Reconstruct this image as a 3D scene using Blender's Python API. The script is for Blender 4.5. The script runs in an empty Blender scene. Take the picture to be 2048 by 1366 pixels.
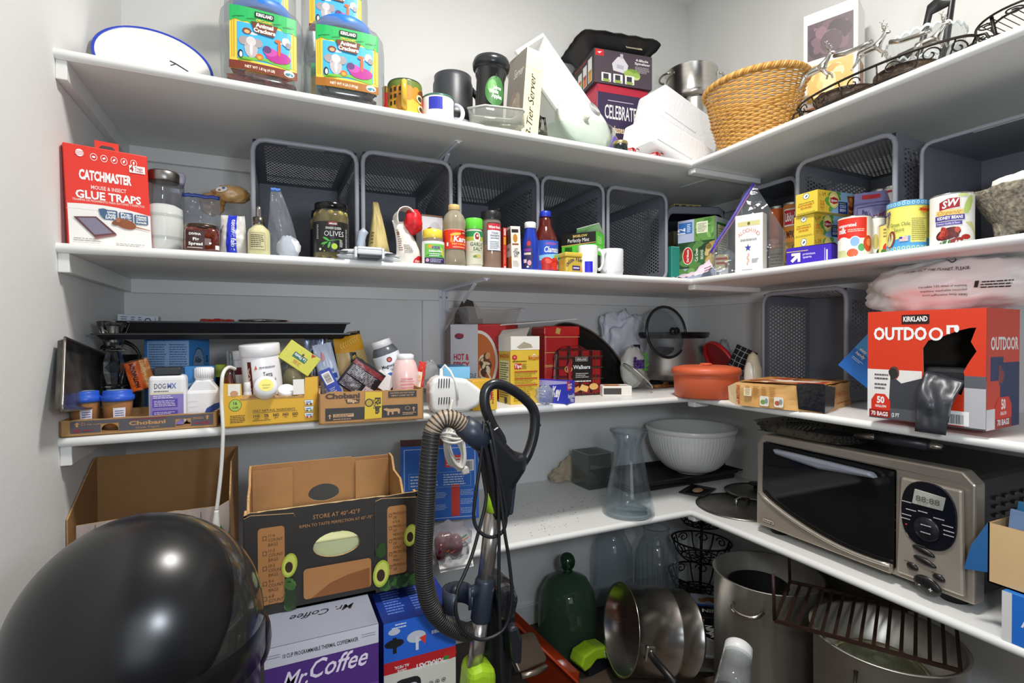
import bpy,bmesh,math,random
import numpy as np
from math import sin,cos,pi,radians,sqrt,atan2
from mathutils import Vector,Matrix,Euler,noise
S=bpy.context.scene
C=S.collection
# ---------------------------------------------------------------- camera
CAMZ=1.25
YAW,PIT,ROL=24.76,-0.65,-0.156
FPX=1043.8
cam=bpy.data.cameras.new('camera')
camo=bpy.data.objects.new('camera',cam)
C.objects.link(camo)
cam.sensor_width=36
cam.lens=FPX/2048*36
cam.clip_start=.02
cf=Vector((sin(radians(YAW))*cos(radians(PIT)),cos(radians(YAW))*cos(radians(PIT)),sin(radians(PIT))))
cr=Vector((cos(radians(YAW)),-sin(radians(YAW)),0))
cu=cr.cross(cf)
a=radians(ROL)
cr,cu=cr*cos(a)+cu*sin(a),cu*cos(a)-cr*sin(a)
camo.matrix_world=Matrix(((cr.x,cu.x,-cf.x,0),(cr.y,cu.y,-cf.y,0),(cr.z,cu.z,-cf.z,CAMZ),(0,0,0,1)))
S.camera=camo
# ---------------------------------------------------------------- light
W=bpy.data.worlds.new('daylit_house')
S.world=W
W.use_nodes=True
W.node_tree.nodes['Background'].inputs[0].default_value=(.86,.93,1,1)
W.node_tree.nodes['Background'].inputs[1].default_value=0.07
def area(name,loc,aim,sx,sy,power,col):
 l=bpy.data.lights.new(name,'AREA')
 l.shape='RECTANGLE'
 l.size,l.size_y,l.energy,l.color=sx,sy,power,col
 o=bpy.data.objects.new(name,l)
 C.objects.link(o)
 o.location=loc
 o.rotation_euler=(Vector(aim)-Vector(loc)).to_track_quat('-Z','Y').to_euler()
 return o
area('ceiling_light',(.62,.70,2.80),(.62,.8,0),.28,.28,33,(1,.965,.92))
area('front_fill_light',(.2,-1.25,1.5),(.75,1.6,.8),.9,1.3,8,(.86,.93,1))  # added cool fill from behind the camera; a doorway there is only assumed
area('flash_light',(.26,-.12,1.36),(.85,1.7,1.2),.16,.12,7,(.84,.91,1))
S.view_settings.view_transform='Standard'
S.view_settings.look='None'
S.view_settings.gamma=1
S.view_settings.use_curve_mapping=False
S.view_settings.exposure=0.0
# ---------------------------------------------------------------- materials
MC={}
def lin(h):
 h=h.lstrip('#')
 v=[int(h[i:i+2],16)/255 for i in(0,2,4)]
 return tuple(c/12.92 if c<.04045 else((c+.055)/1.055)**2.4 for c in v)+(1,)
def newmat(n):
 M=bpy.data.materials.new(n)
 M.use_nodes=True
 N=M.node_tree.nodes
 return M,N,M.node_tree.links,N['Principled BSDF']
def m(c,r=.5,metal=0,nz=None,bump=None,coat=0,c2=None,tr=0,spec=None,aniso=None):
 """colour, roughness, metal; nz=(scale, amount) mottles towards c2 (or darker); bump=(scale, strength)"""
 k=('m',c,r,metal,nz,bump,coat,c2,tr,spec,aniso)
 if k in MC:return MC[k]
 M,N,L,P=newmat('surface_'+c.strip('#'))
 P.inputs['Base Color'].default_value=lin(c)
 P.inputs['Roughness'].default_value=r
 P.inputs['Metallic'].default_value=metal
 P.inputs['Coat Weight'].default_value=coat
 if spec is not None:P.inputs['Specular IOR Level'].default_value=spec
 if tr:P.inputs['Transmission Weight'].default_value=tr
 if nz or bump:
  tc=N.new('ShaderNodeTexCoord')
 if nz:
  t=N.new('ShaderNodeTexNoise')
  t.inputs['Detail'].default_value=5
  mp=N.new('ShaderNodeMapping')
  sc=nz[0]if isinstance(nz[0],tuple)else(nz[0],)*3
  mp.inputs['Scale'].default_value=sc
  t.inputs['Scale'].default_value=1
  L.new(tc.outputs['Object'],mp.inputs[0])
  L.new(mp.outputs[0],t.inputs['Vector'])
  rp=N.new('ShaderNodeMapRange')
  rp.inputs[1].default_value,rp.inputs[2].default_value=.35,.7
  rp.inputs[4].default_value=nz[1]
  mx=N.new('ShaderNodeMix')
  mx.data_type='RGBA'
  L.new(t.outputs[0],rp.inputs[0])
  L.new(rp.outputs[0],mx.inputs[0])
  a=lin(c)
  mx.inputs[6].default_value=a
  mx.inputs[7].default_value=lin(c2)if c2 else(a[0]*.45,a[1]*.45,a[2]*.45,1)
  L.new(mx.outputs[2],P.inputs['Base Color'])
 if bump:
  t=N.new('ShaderNodeTexNoise')
  t.inputs['Scale'].default_value=bump[0]
  t.inputs['Detail'].default_value=3
  L.new(tc.outputs['Object'],t.inputs['Vector'])
  b=N.new('ShaderNodeBump')
  b.inputs['Strength'].default_value=bump[1]
  b.inputs['Distance'].default_value=.004
  L.new(t.outputs[0],b.inputs['Height'])
  L.new(b.outputs[0],P.inputs['Normal'])
 MC[k]=M
 return M
def glass(c='#ffffff',rough=.03,haze=0,tint=.965,bump=None):
 """thin clear sheet: tinted see-through plus a mirror sheen, with an optional milky part"""
 k=('g',c,rough,haze,tint,bump)
 if k in MC:return MC[k]
 M,N,L,P=newmat('clear_'+c.strip('#'))
 N.remove(P)
 t=N.new('ShaderNodeBsdfTransparent')
 a=lin(c)
 t.inputs[0].default_value=(a[0]*tint,a[1]*tint,a[2]*tint,1)
 g=N.new('ShaderNodeBsdfGlossy')
 g.inputs['Roughness'].default_value=rough
 fr=N.new('ShaderNodeLayerWeight')
 pw=N.new('ShaderNodeMath')
 pw.operation='POWER'
 pw.inputs[1].default_value=3
 L.new(fr.outputs['Facing'],pw.inputs[0])
 ma=N.new('ShaderNodeMath')
 ma.operation='MULTIPLY_ADD'
 ma.inputs[1].default_value,ma.inputs[2].default_value=.55,.035
 L.new(pw.outputs[0],ma.inputs[0])
 mx=N.new('ShaderNodeMixShader')
 L.new(ma.outputs[0],mx.inputs[0])
 L.new(t.outputs[0],mx.inputs[1])
 L.new(g.outputs[0],mx.inputs[2])
 out=mx
 if haze:
  d=N.new('ShaderNodeBsdfDiffuse')
  d.inputs[0].default_value=a
  m2=N.new('ShaderNodeMixShader')
  m2.inputs[0].default_value=haze
  L.new(mx.outputs[0],m2.inputs[1])
  L.new(d.outputs[0],m2.inputs[2])
  out=m2
 if bump:
  tc=N.new('ShaderNodeTexCoord')
  n=N.new('ShaderNodeTexNoise')
  n.inputs['Scale'].default_value=bump[0]
  L.new(tc.outputs['Object'],n.inputs['Vector'])
  b=N.new('ShaderNodeBump')
  b.inputs['Strength'].default_value=bump[1]
  b.inputs['Distance'].default_value=.01
  L.new(n.outputs[0],b.inputs['Height'])
  L.new(b.outputs[0],g.inputs['Normal'])
  L.new(b.outputs[0],fr.inputs['Normal'])
 L.new(out.outputs[0],N['Material Output'].inputs[0])
 MC[k]=M
 return M
def perf(c,ax,pu=.0115,pv=.0125,wu=.27,wv=.36,r=.5,stag=True):
 """moulded sheet pierced by staggered slots; ax = the two object axes of the sheet"""
 k=('p',c,ax,pu,pv,wu,wv)
 if k in MC:return MC[k]
 M,N,L,P=newmat('pierced_'+c.strip('#'))
 P.inputs['Base Color'].default_value=lin(c)
 P.inputs['Roughness'].default_value=r
 tc=N.new('ShaderNodeTexCoord')
 sp=N.new('ShaderNodeSeparateXYZ')
 L.new(tc.outputs['Object'],sp.inputs[0])
 def mt(op,a,b=None,c=None):
  n=N.new('ShaderNodeMath')
  n.operation=op
  for i,v in enumerate((a,b,c)):
   if v is None:continue
   if isinstance(v,(int,float)):n.inputs[i].default_value=v
   else:L.new(v,n.inputs[i])
  return n.outputs[0]
 U=mt('DIVIDE',sp.outputs[ax[0]],pu)
 Vv=mt('DIVIDE',sp.outputs[ax[1]],pv)
 if stag:
  row=mt('FLOORED_MODULO',mt('FLOOR',Vv),2)
  U=mt('MULTIPLY_ADD',row,.5,U)
 fu=mt('ABSOLUTE',mt('SUBTRACT',mt('FRACT',U),.5))
 fv=mt('ABSOLUTE',mt('SUBTRACT',mt('FRACT',Vv),.5))
 h=mt('MULTIPLY',mt('LESS_THAN',fu,wu),mt('LESS_THAN',fv,wv))
 t=N.new('ShaderNodeBsdfTransparent')
 mx=N.new('ShaderNodeMixShader')
 L.new(h,mx.inputs[0])
 L.new(P.outputs[0],mx.inputs[1])
 L.new(t.outputs[0],mx.inputs[2])
 L.new(mx.outputs[0],N['Material Output'].inputs[0])
 MC[k]=M
 return M
def stripes(c1,c2,axis,pitch,duty=.5,r=.6,c3=None):
 """printed bands across one object axis"""
 k=('s',c1,c2,axis,pitch,duty,c3)
 if k in MC:return MC[k]
 M,N,L,P=newmat('banded_'+c1.strip('#'))
 P.inputs['Roughness'].default_value=r
 tc=N.new('ShaderNodeTexCoord')
 sp=N.new('ShaderNodeSeparateXYZ')
 L.new(tc.outputs['Object'],sp.inputs[0])
 cur=None
 for i,ax in enumerate(axis):
  d=N.new('ShaderNodeMath');d.operation='DIVIDE';d.inputs[1].default_value=pitch
  L.new(sp.outputs[ax],d.inputs[0])
  f=N.new('ShaderNodeMath');f.operation='FRACT'
  L.new(d.outputs[0],f.inputs[0])
  q=N.new('ShaderNodeMath');q.operation='LESS_THAN';q.inputs[1].default_value=duty
  L.new(f.outputs[0],q.inputs[0])
  mx=N.new('ShaderNodeMix');mx.data_type='RGBA'
  L.new(q.outputs[0],mx.inputs[0])
  if cur is None:mx.inputs[6].default_value=lin(c1)
  else:L.new(cur,mx.inputs[6])
  mx.inputs[7].default_value=lin(c2 if i==0 or not c3 else c3)
  cur=mx.outputs[2]
 L.new(cur,P.inputs['Base Color'])
 MC[k]=M
 return M
WHITE,BLACK='#f0f0ee','#111114'
STEEL=lambda r=.22:m('#d6d2cc',r+.1,1,nz=((3,3,60),.3),c2='#a09c96')
CARD=m('#b08a5c',.85,nz=(40,.22))
CARDIN=m('#a47a4c',.85,nz=(25,.2))
EDGE=m('#caa06c',.9,nz=(260,.5),c2='#7a5630')
# ---------------------------------------------------------------- mesh building
class B:
 def __init__(s):
  s.v,s.f,s.fm,s.fs,s.mats,s.T=[],[],[],[],[],None
 def at(s,loc=(0,0,0),rot=(0,0,0),sc=(1,1,1)):
  s.T=Matrix.LocRotScale(Vector(loc),Euler([radians(q)for q in rot]),Vector(sc))
  return s
 def mi(s,mat):
  if isinstance(mat,str):mat=m(mat)
  if mat not in s.mats:s.mats.append(mat)
  return s.mats.index(mat)
 def add(s,vs,fs,mat,smooth=False):
  b,i=len(s.v),s.mi(mat)
  if s.T is None:s.v+=[tuple(p)for p in vs]
  else:s.v+=[tuple(s.T@Vector(p))for p in vs]
  for f in fs:
   s.f.append([b+q for q in f]);s.fm.append(i);s.fs.append(smooth)
  return s
 def box(s,x0,x1,y0,y1,z0,z1,mat,skip=''):
  v=[(x,y,z)for z in(z0,z1)for y in(y0,y1)for x in(x0,x1)]
  F=dict(b=(0,2,3,1),t=(4,5,7,6),f=(0,1,5,4),k=(2,6,7,3),l=(0,4,6,2),r=(1,3,7,5))
  return s.add(v,[F[k]for k in F if k not in skip],mat)
 def lathe(s,prof,mat,n=32,smooth=True,a0=0,a1=2*pi,sq=0):
  vs,fs=[],[]
  full=abs(a1-a0-2*pi)<1e-6
  k=n if full else n+1
  for r,z in prof:
   for i in range(k):
    t=a0+(a1-a0)*i/n
    q=1
    if sq:  # squarish section
     q=(abs(cos(t))**sq+abs(sin(t))**sq)**(-1/sq)
    vs.append((r*q*cos(t),r*q*sin(t),z))
  for j in range(len(prof)-1):
   for i in range(n):
    a,b=j*k+i,j*k+(i+1)%k
    fs.append((a,b,b+k,a+k))
  s.add(vs,fs,mat,smooth)
  return s
 def disc(s,r,z,mat,n=32,up=True,c=(0,0),ry=None):
  vs=[(c[0]+r*cos(2*pi*i/n),c[1]+(ry or r)*sin(2*pi*i/n),z)for i in range(n)]
  return s.add(vs,[tuple(range(n))if up else tuple(range(n))[::-1]],mat)
 def grid(s,fn,nu,nv,mat,cu=False,cv=False,smooth=True):
  vs=[fn(i/nu,j/nv)for j in range(nv+(not cv))for i in range(nu+(not cu))]
  ku,kv=nu+(not cu),nv+(not cv)
  fs=[(j*ku+i,j*ku+(i+1)%ku,((j+1)%kv)*ku+(i+1)%ku,((j+1)%kv)*ku+i)for j in range(nv)for i in range(nu)]
  return s.add(vs,fs,mat,smooth)
 def tube(s,pts,r,mat,n=8,closed=False,cap=True):
  P=[Vector(p)for p in pts]
  k=len(P)
  vs,fs=[],[]
  up=None
  for i in range(k):
   t=(P[(i+1)%k]-P[i-1])if closed else(P[min(i+1,k-1)]-P[max(i-1,0)])
   t.normalize()
   if up is None:
    up=Vector((0,0,1))if abs(t.z)<.9 else Vector((1,0,0))
   x=t.cross(up)
   if x.length<1e-6:x=t.orthogonal()
   x.normalize();y=x.cross(t).normalized();up=y
   rr=r[i]if isinstance(r,(list,tuple))else r
   for j in range(n):
    q=2*pi*j/n
    vs.append(P[i]+x*rr*cos(q)+y*rr*sin(q))
  for i in range(k if closed else k-1):
   for j in range(n):
    a,b=i*n+j,i*n+(j+1)%n
    c,d=((i+1)%k)*n+(j+1)%n,((i+1)%k)*n+j
    fs.append((a,d,c,b))
  if cap and not closed:
   fs.append(tuple(range(n)))
   fs.append(tuple(range((k-1)*n,k*n))[::-1])
  return s.add(vs,fs,mat,True)
 def ball(s,c,r,mat,n=16,sc=(1,1,1)):
  def fn(u,v):
   t,p=2*pi*u,pi*v
   return(c[0]+r*sc[0]*sin(p)*cos(t),c[1]+r*sc[1]*sin(p)*sin(t),c[2]-r*sc[2]*cos(p))
  return s.grid(fn,n,max(6,n//2),mat,cu=True)
 def prism(s,pts,d,mat,plane='xz',o=0,smooth=False):
  """outline pts extruded from o to o+d along the third axis"""
  def mp(p,h):
   return{'xz':(p[0],h,p[1]),'xy':(p[0],p[1],h),'yz':(h,p[0],p[1])}[plane]
  n=len(pts)
  vs=[mp(p,o)for p in pts]+[mp(p,o+d)for p in pts]
  fs=[tuple(range(n)),tuple(range(n,2*n))[::-1]]+[(i,i+n,(i+1)%n+n,(i+1)%n)for i in range(n)]
  return s.add(vs,fs,mat,smooth)
 def build(s,name,parent=None,bev=0,sol=0,sub=0,seg=2,kind=None,label=None):
  me=bpy.data.meshes.new(name)
  me.from_pydata(s.v,[],s.f)
  for q in s.mats:me.materials.append(q)
  me.polygons.foreach_set('material_index',s.fm)
  me.polygons.foreach_set('use_smooth',s.fs)
  bm=bmesh.new()
  bm.from_mesh(me)
  bmesh.ops.remove_doubles(bm,verts=bm.verts,dist=1e-6)
  bmesh.ops.recalc_face_normals(bm,faces=bm.faces)
  bm.to_mesh(me)
  bm.free()
  o=bpy.data.objects.new(name,me)
  C.objects.link(o)
  if parent:o.parent=parent
  if sol:
   q=o.modifiers.new('thick','SOLIDIFY');q.thickness=sol;q.offset=0
  if bev:
   q=o.modifiers.new('bevel','BEVEL');q.width=bev;q.segments=seg;q.limit_method='ANGLE';q.angle_limit=radians(40)
  if sub:
   q=o.modifiers.new('smooth','SUBSURF');q.levels=q.render_levels=sub
  if kind:o['kind']=kind
  if label:o['label']=label
  return o
def T(name,label,cat,group=None):
 o=bpy.data.objects.new(name,None)
 o.empty_display_size=.05
 C.objects.link(o)
 return tag(o,label,cat,group)
def tag(o,label,cat,group=None):
 o['label'],o['category']=label,cat
 if group:o['group']=group
 return o
def kids(o):
 for c in o.children:
  yield c
  yield from kids(c)
def copytree(o,parent=None):
 c=o.copy()
 C.objects.link(c)
 if parent:c.parent=parent
 for ch in o.children:copytree(ch,c)
 return c
def root_pts(o,only=None):
 """corner points of a thing in its own space, thinned to the extremes"""
 al=[]
 def rec(q,M):
  if q.type=='MESH' and(only is None or q.name.split('.')[0]==only):
   n=len(q.data.vertices)
   if n:
    a=np.empty(n*3);q.data.vertices.foreach_get('co',a)
    a=a.reshape(-1,3)
    R=np.array(M)
    al.append(a@R[:3,:3].T+R[:3,3])
  for c in q.children:
   L=Matrix.LocRotScale(c.location,c.rotation_euler,c.scale)
   rec(c,M@L)
 rec(o,Matrix.Identity(4))
 a=np.concatenate(al)
 if len(a)>300:
  rng=np.random.RandomState(1)
  d=rng.normal(size=(260,3))
  a=a[np.unique((a@d.T).argmax(0))]
 return a
CB=np.array([cr,cu,cf])
def proj(p):
 q=(p-np.array([0,0,CAMZ]))@CB.T
 z=np.maximum(q[:,2],.05)
 return np.stack([1024+FPX*q[:,0]/z,683-FPX*q[:,1]/z],1)
def ray(px,py):
 d=cf+cr*((px-1024)/FPX)+cu*((683-py)/FPX)
 return d
def onY(px,py,y):
 d=ray(px,py);t=y/d.y
 return Vector((d.x*t,y,CAMZ+d.z*t))
def onX(px,py,x):
 d=ray(px,py);t=x/d.x
 return Vector((x,d.y*t,CAMZ+d.z*t))
def onZ(px,py,z):
 d=ray(px,py);t=(z-CAMZ)/d.z
 return Vector((d.x*t,d.y*t,z))
LOG=[]
def put(o,z,bb,y=None,x=None,rot=(0,0,0),lim=None,only=None):
 """stand thing o on height z so that its outline spans the measured box bb = (left, right, top[, bottom])"""
 bb=tuple(bb)+(None,)*(4-len(bb))
 o.rotation_euler=[radians(q)for q in rot]
 R=np.array(Euler(o.rotation_euler).to_matrix())
 P0=root_pts(o,only)
 Pa=root_pts(o)
 run='y' if y is not None else 'x'
 d0=y if run=='y' else x
 mid=(bb[0]+bb[1])/2
 lat=onY(mid,683,d0).x if run=='y' else onX(mid,683,d0).y
 free=z is None  # tilted things: one scale, height found from the top edge
 par=np.array([lat,1.,1.,d0,onY(mid,bb[2],d0).z if free and run=='y' else onX(mid,bb[2],d0).z if free else 0])
 act=[0,1]+([4 if free else 2]if bb[2]is not None else[])+([3]if bb[3]is not None else[])
 def scl(p):
  return np.array([p[1],p[1],p[2]if bb[2]is not None and not free else p[1]])
 def world(p):
  q=(P0*scl(p))@R.T
  q=q+np.array([p[0],p[3],0]if run=='y' else[p[3],p[0],0])
  qa=(Pa*scl(p))@R.T
  q[:,2]+=p[4]-qa[:,2].max()if free else z-qa[:,2].min()
  return q
 def res(p):
  q=proj(world(p))
  e=[q[:,0].min()-bb[0],q[:,0].max()-bb[1]]
  if bb[2]is not None:e.append(q[:,1].min()-bb[2])
  if bb[3]is not None:e.append(q[:,1].max()-bb[3])
  return np.array(e)
 for it in range(20):
  e=res(par)
  J=np.zeros((len(e),len(act)))
  for k,i in enumerate(act):
   q=par.copy();q[i]+=1e-4
   J[:,k]=(res(q)-e)/1e-4
  st=np.linalg.lstsq(J,-e,rcond=None)[0]
  st=np.clip(st,-.25,.25)
  for k,i in enumerate(act):par[i]+=st[k]
  par[1:3]=np.clip(par[1:3],.3,3)
  if lim:par[3]=min(max(par[3],lim[0]),lim[1])
 q=world(par)
 P1=(Pa*scl(par))@R.T
 zz=par[4]-P1[:,2].max()if free else z-P1[:,2].min()
 o.location=(par[0],par[3],zz)if run=='y' else(par[3],par[0],zz)
 o.scale=scl(par)
 LOG.append((o.name,o.scale[0],o.scale[2],q.min(0).round(3),q.max(0).round(3),np.abs(res(par)).max()))
 return o
def top(o=None):
 """height of the top of the thing placed last, or of thing o"""
 if o is None:return float(LOG[-1][4][2])
 bpy.context.view_layer.update()
 return max((c.matrix_world@Vector(q)).z for c in kids(o)if c.type=='MESH' for q in c.bound_box)
# ---------------------------------------------------------------- flat print
FC=bpy.data.curves.new('lettering_source','FONT')
FO=bpy.data.objects.new('lettering_source',FC)
FC.resolution_u=2
TC={}
def glyphs(s,bold,shear):
 k=(s,bold,shear)
 if k not in TC:
  FC.body,FC.offset,FC.shear=s,bold,shear
  me=FO.to_mesh()
  v=[(q.co.x,q.co.y)for q in me.vertices]
  f=[tuple(p.vertices)for p in me.polygons]
  FO.to_mesh_clear()
  TC[k]=(v,f)
 return TC[k]
class Pr:
 """print on one face: plane (origin o, unit u and v) or a round body (radius r(v), facing -y)"""
 def __init__(s,o=(0,0,0),u=(1,0,0),v=(0,0,1),cyl=None,ph=0,eps=.0004,sq=0):
  s.o,s.u,s.v=Vector(o),Vector(u).normalized(),Vector(v).normalized()
  s.n=s.u.cross(s.v)
  s.cyl,s.ph,s.eps,s.sq=cyl,ph,eps,sq
  s.b=B();s.k=0
 def mp(s,p,lay):
  h=s.eps+.00006*lay
  if s.cyl is None:
   return s.o+s.u*p[0]+s.v*p[1]+s.n*h
  r=s.cyl(p[1])if callable(s.cyl)else s.cyl
  r0=s.cyl(0)if callable(s.cyl)else s.cyl
  t=-pi/2+s.ph+p[0]/r0
  q=(abs(cos(t))**s.sq+abs(sin(t))**s.sq)**(-1/s.sq)if s.sq else 1
  r=r*q+h+.0003
  return Vector((s.o.x+r*cos(t),s.o.y+r*sin(t),s.o.z+p[1]))
 def raw(s,v,f,mat):
  if isinstance(mat,str):mat=m(mat,.45)
  if s.cyl is not None and v:
   bm=bmesh.new()
   w=[bm.verts.new((a,b,0))for a,b in v]
   for q in f:
    try:bm.faces.new([w[i]for i in q])
    except ValueError:pass
   r0=s.cyl(0)if callable(s.cyl)else s.cyl
   st=r0*.16
   x0,x1=min(a for a,b in v),max(a for a,b in v)
   k=math.floor(x0/st)+1
   while k*st<x1:
    bmesh.ops.bisect_plane(bm,geom=bm.verts[:]+bm.edges[:]+bm.faces[:],plane_co=(k*st,0,0),plane_no=(1,0,0))
    k+=1
   if callable(s.cyl):
    y0,y1=min(b for a,b in v),max(b for a,b in v)
    st=.006;k=math.floor(y0/st)+1
    while k*st<y1:
     bmesh.ops.bisect_plane(bm,geom=bm.verts[:]+bm.edges[:]+bm.faces[:],plane_co=(0,k*st,0),plane_no=(0,1,0))
     k+=1
   bm.verts.index_update()
   v=[(q.co.x,q.co.y)for q in bm.verts]
   f=[tuple(q.index for q in p.verts)for p in bm.faces]
   bm.free()
  s.b.add([s.mp(p,s.k)for p in v],f,mat)
  s.k+=1
  return s
 def poly(s,pts,c):
  return s.raw(pts,[tuple(range(len(pts)))],c)
 def rect(s,x,y,w,h,c,rr=0):
  if not rr:return s.poly([(x,y),(x+w,y),(x+w,y+h),(x,y+h)],c)
  P=[]
  for cx,cy,a in((x+w-rr,y+rr,-90),(x+w-rr,y+h-rr,0),(x+rr,y+h-rr,90),(x+rr,y+rr,180)):
   P+=[(cx+rr*cos(radians(a+q)),cy+rr*sin(radians(a+q)))for q in(0,30,60,90)]
  return s.poly(P,c)
 def frame(s,x,y,w,h,t,c):
  for q in((x,y,w,t),(x,y+h-t,w,t),(x,y+t,t,h-2*t),(x+w-t,y+t,t,h-2*t)):
   s.rect(*q,c);s.k-=1
  s.k+=1
  return s
 def ell(s,x,y,rx,ry=None,c=WHITE,rot=0,n=20):
  ry=ry or rx
  a=radians(rot)
  P=[(rx*cos(2*pi*i/n),ry*sin(2*pi*i/n))for i in range(n)]
  return s.poly([(x+p*cos(a)-q*sin(a),y+p*sin(a)+q*cos(a))for p,q in P],c)
 def ring(s,x,y,r,t,c,n=24):
  v=[((r-d)*cos(2*pi*i/n)+x,(r-d)*sin(2*pi*i/n)+y)for d in(0,t)for i in range(n)]
  return s.raw(v,[(i,(i+1)%n,(i+1)%n+n,i+n)for i in range(n)],c)
 def txt(s,t,x,y,h,c,w=None,bold=.02,shear=0,rot=0,al='c'):
  """one line of lettering, h = capital height, centred (c) or starting (l) at x on baseline y"""
  v,f=glyphs(t,bold,shear)
  if not v:return s
  x0,x1=min(p[0]for p in v),max(p[0]for p in v)
  ky=h/.69
  kx=w/(x1-x0)if w else ky
  ox=(x0+x1)/2 if al=='c' else x0
  a=radians(rot)
  q=[((p[0]-ox)*kx,p[1]*ky)for p in v]
  return s.raw([(x+i*cos(a)-j*sin(a),y+i*sin(a)+j*cos(a))for i,j in q],f,c)
 def lines(s,x,y,w,h,n,c,seed=1,rag=.3,t=.45):
  """n rows of print too small to read"""
  rn=random.Random(seed)
  v,f=[],[]
  for i in range(n):
   yy=y+h-(i+.8)*h/n
   e=x+w*(1-rag*rn.random())
   a=x
   while a<e:
    b=min(e,a+w*(.06+.16*rn.random()))
    q=len(v)
    v+=[(a,yy),(b,yy),(b,yy+t*h/n),(a,yy+t*h/n)]
    f.append((q,q+1,q+2,q+3))
    a=b+w*.025
  return s.raw(v,f,c)
 def blobs(s,x,y,w,h,cols,n,r,seed=1,asp=.7):
  """a printed food picture: overlapping rounded patches inside a field"""
  rn=random.Random(seed)
  for i in range(n):
   q=r*(.6+.8*rn.random())
   px,py=x+q+(w-2*q)*rn.random(),y+q+(h-2*q)*rn.random()
   s.ell(px,py,q,q*(asp+(1-asp)*rn.random()),rn.choice(cols),rot=rn.random()*180,n=10)
   s.k-=.9
  s.k+=1
  return s
 def bars(s,x,y,w,h,c='#111111',n=22,seed=3,vert=False):
  rn=random.Random(seed)
  v,f=[],[]
  a=0
  while a<1:
   b=min(1,a+.012+.03*rn.random())
   q=len(v)
   if vert:v+=[(x,y+a*h),(x+w,y+a*h),(x+w,y+b*h),(x,y+b*h)]
   else:v+=[(x+a*w,y),(x+b*w,y),(x+b*w,y+h),(x+a*w,y+h)]
   f.append((q,q+1,q+2,q+3))
   a=b+.012+.03*rn.random()
  return s.raw(v,f,c)
 def done(s,parent,name='printed_label',label=None):
  return s.b.build(name,parent,label=label)
def face(w,d,h,side,**k):
 """print plane on one side of a w*d*h carton standing at the origin, (0,0) at that side's lower left"""
 if side=='f':return Pr((-w/2,-d/2,0),(1,0,0),(0,0,1),**k)
 if side=='l':return Pr((-w/2,d/2,0),(0,-1,0),(0,0,1),**k)
 if side=='r':return Pr((w/2,-d/2,0),(0,1,0),(0,0,1),**k)
 if side=='k':return Pr((w/2,d/2,0),(-1,0,0),(0,0,1),**k)
 if side=='t':return Pr((-w/2,-d/2,h),(1,0,0),(0,1,0),**k)
def carton(root,w,d,h,mat,bev=.0012,name='carton_body'):
 return B().box(-w/2,w/2,-d/2,d/2,0,h,mat).build(name,root,bev=bev)
def jit(seed):
 return random.Random(seed)
def soft(seed,sc,amp):
 o=Vector((seed*7.1,seed*3.3,seed*1.7))
 def f(p):
  q=noise.noise_vector(Vector(p)*sc+o)
  return(p[0]+q.x*amp,p[1]+q.y*amp,p[2]+q.z*amp)
 return f
def crumple(b,c,sx,sy,sz,mat,seed=1,n=28,amp=.25,sc=3,flat=.0):
 """a crumpled bag: lumpy closed surface around c, half sizes sx sy sz"""
 o=Vector((seed*5.3,seed*2.1,seed))
 def fn(u,v):
  t,p=2*pi*u,pi*v
  d=Vector((sin(p)*cos(t),sin(p)*sin(t),-cos(p)))
  k=1+amp*noise.noise(d*sc+o)+amp*.6*abs(noise.noise(d*sc*2.3+o))+amp*.35*noise.noise(d*sc*5+o)
  q=[d.x*k*sx,d.y*k*sy,d.z*k*sz]
  if flat and q[2]<-flat*sz:q[2]=-flat*sz+(q[2]+flat*sz)*.12
  return(c[0]+q[0],c[1]+q[1],c[2]+q[2])
 return b.grid(fn,n,n//2+2,mat,cu=True)
# ================================================================ the pantry itself
XL,XR,YB,YF,XI=-.411,1.855,1.966,1.4,1.338
ZS=[1.8485,1.439,1.025,.6196]  # middle of each board's nose
Z1,Z2,Z3,Z4=[z+.0105 for z in ZS]
WALL=m('#e4e4e2',.75,bump=(60,.14),nz=(1.5,.04))
PAINT=m('#ebebe8',.4,nz=(7,.05),bump=(16,.08))
def struct(name,b,**k):
 o=b.build(name,**k)
 o['kind']='structure'
 return o
struct('wall_left',B().box(XL-.1,XL,-1.7,YB+.1,0,2.9,WALL))
struct('wall_back',B().box(XL,XR,YB,YB+.1,0,2.9,WALL))
struct('wall_right',B().box(XR,XR+.1,-1.7,YB+.1,0,2.9,WALL))
FZ=.03
struct('floor',B().box(XL-.1,XR+.1,-1.7,YB+.1,-.1,FZ,m('#54473c',.5,nz=(6,.4))))
struct('ceiling',B().box(XL-.1,XR+.1,-1.7,YB+.1,2.85,2.95,m('#eeeeea',.8,bump=(60,.3))))
TRIMM=m('#dededc',.5,nz=(8,.06))
struct('baseboard_back',B().box(XL,XR,YB-.014,YB,FZ,.117,TRIMM),bev=.004)
struct('baseboard_right',B().box(XR-.014,XR,-.5,YB-.015,FZ,.117,TRIMM),bev=.004)
names=['topmost L-shaped white shelf, holding the mugs and wicker basket','second white L-shaped shelf from the top, holding the grey slotted baskets','third white L-shaped shelf from the top, holding the slow cooker','lowest white L-shaped shelf, holding the toaster oven and white bowl']
def nose(b,p0,p1,z,out,mat):
 """half-round front edge of a board from p0 to p1, bulging along out"""
 pts=[(p0,0)]
 n=7
 def fn(u,v):
  a=-pi/2+pi*v
  x=p0[0]+(p1[0]-p0[0])*u+out[0]*.0105*cos(a)
  y=p0[1]+(p1[1]-p0[1])*u+out[1]*.0105*cos(a)
  return(x,y,z+.0105*sin(a))
 b.grid(fn,1,n,mat)
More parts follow.
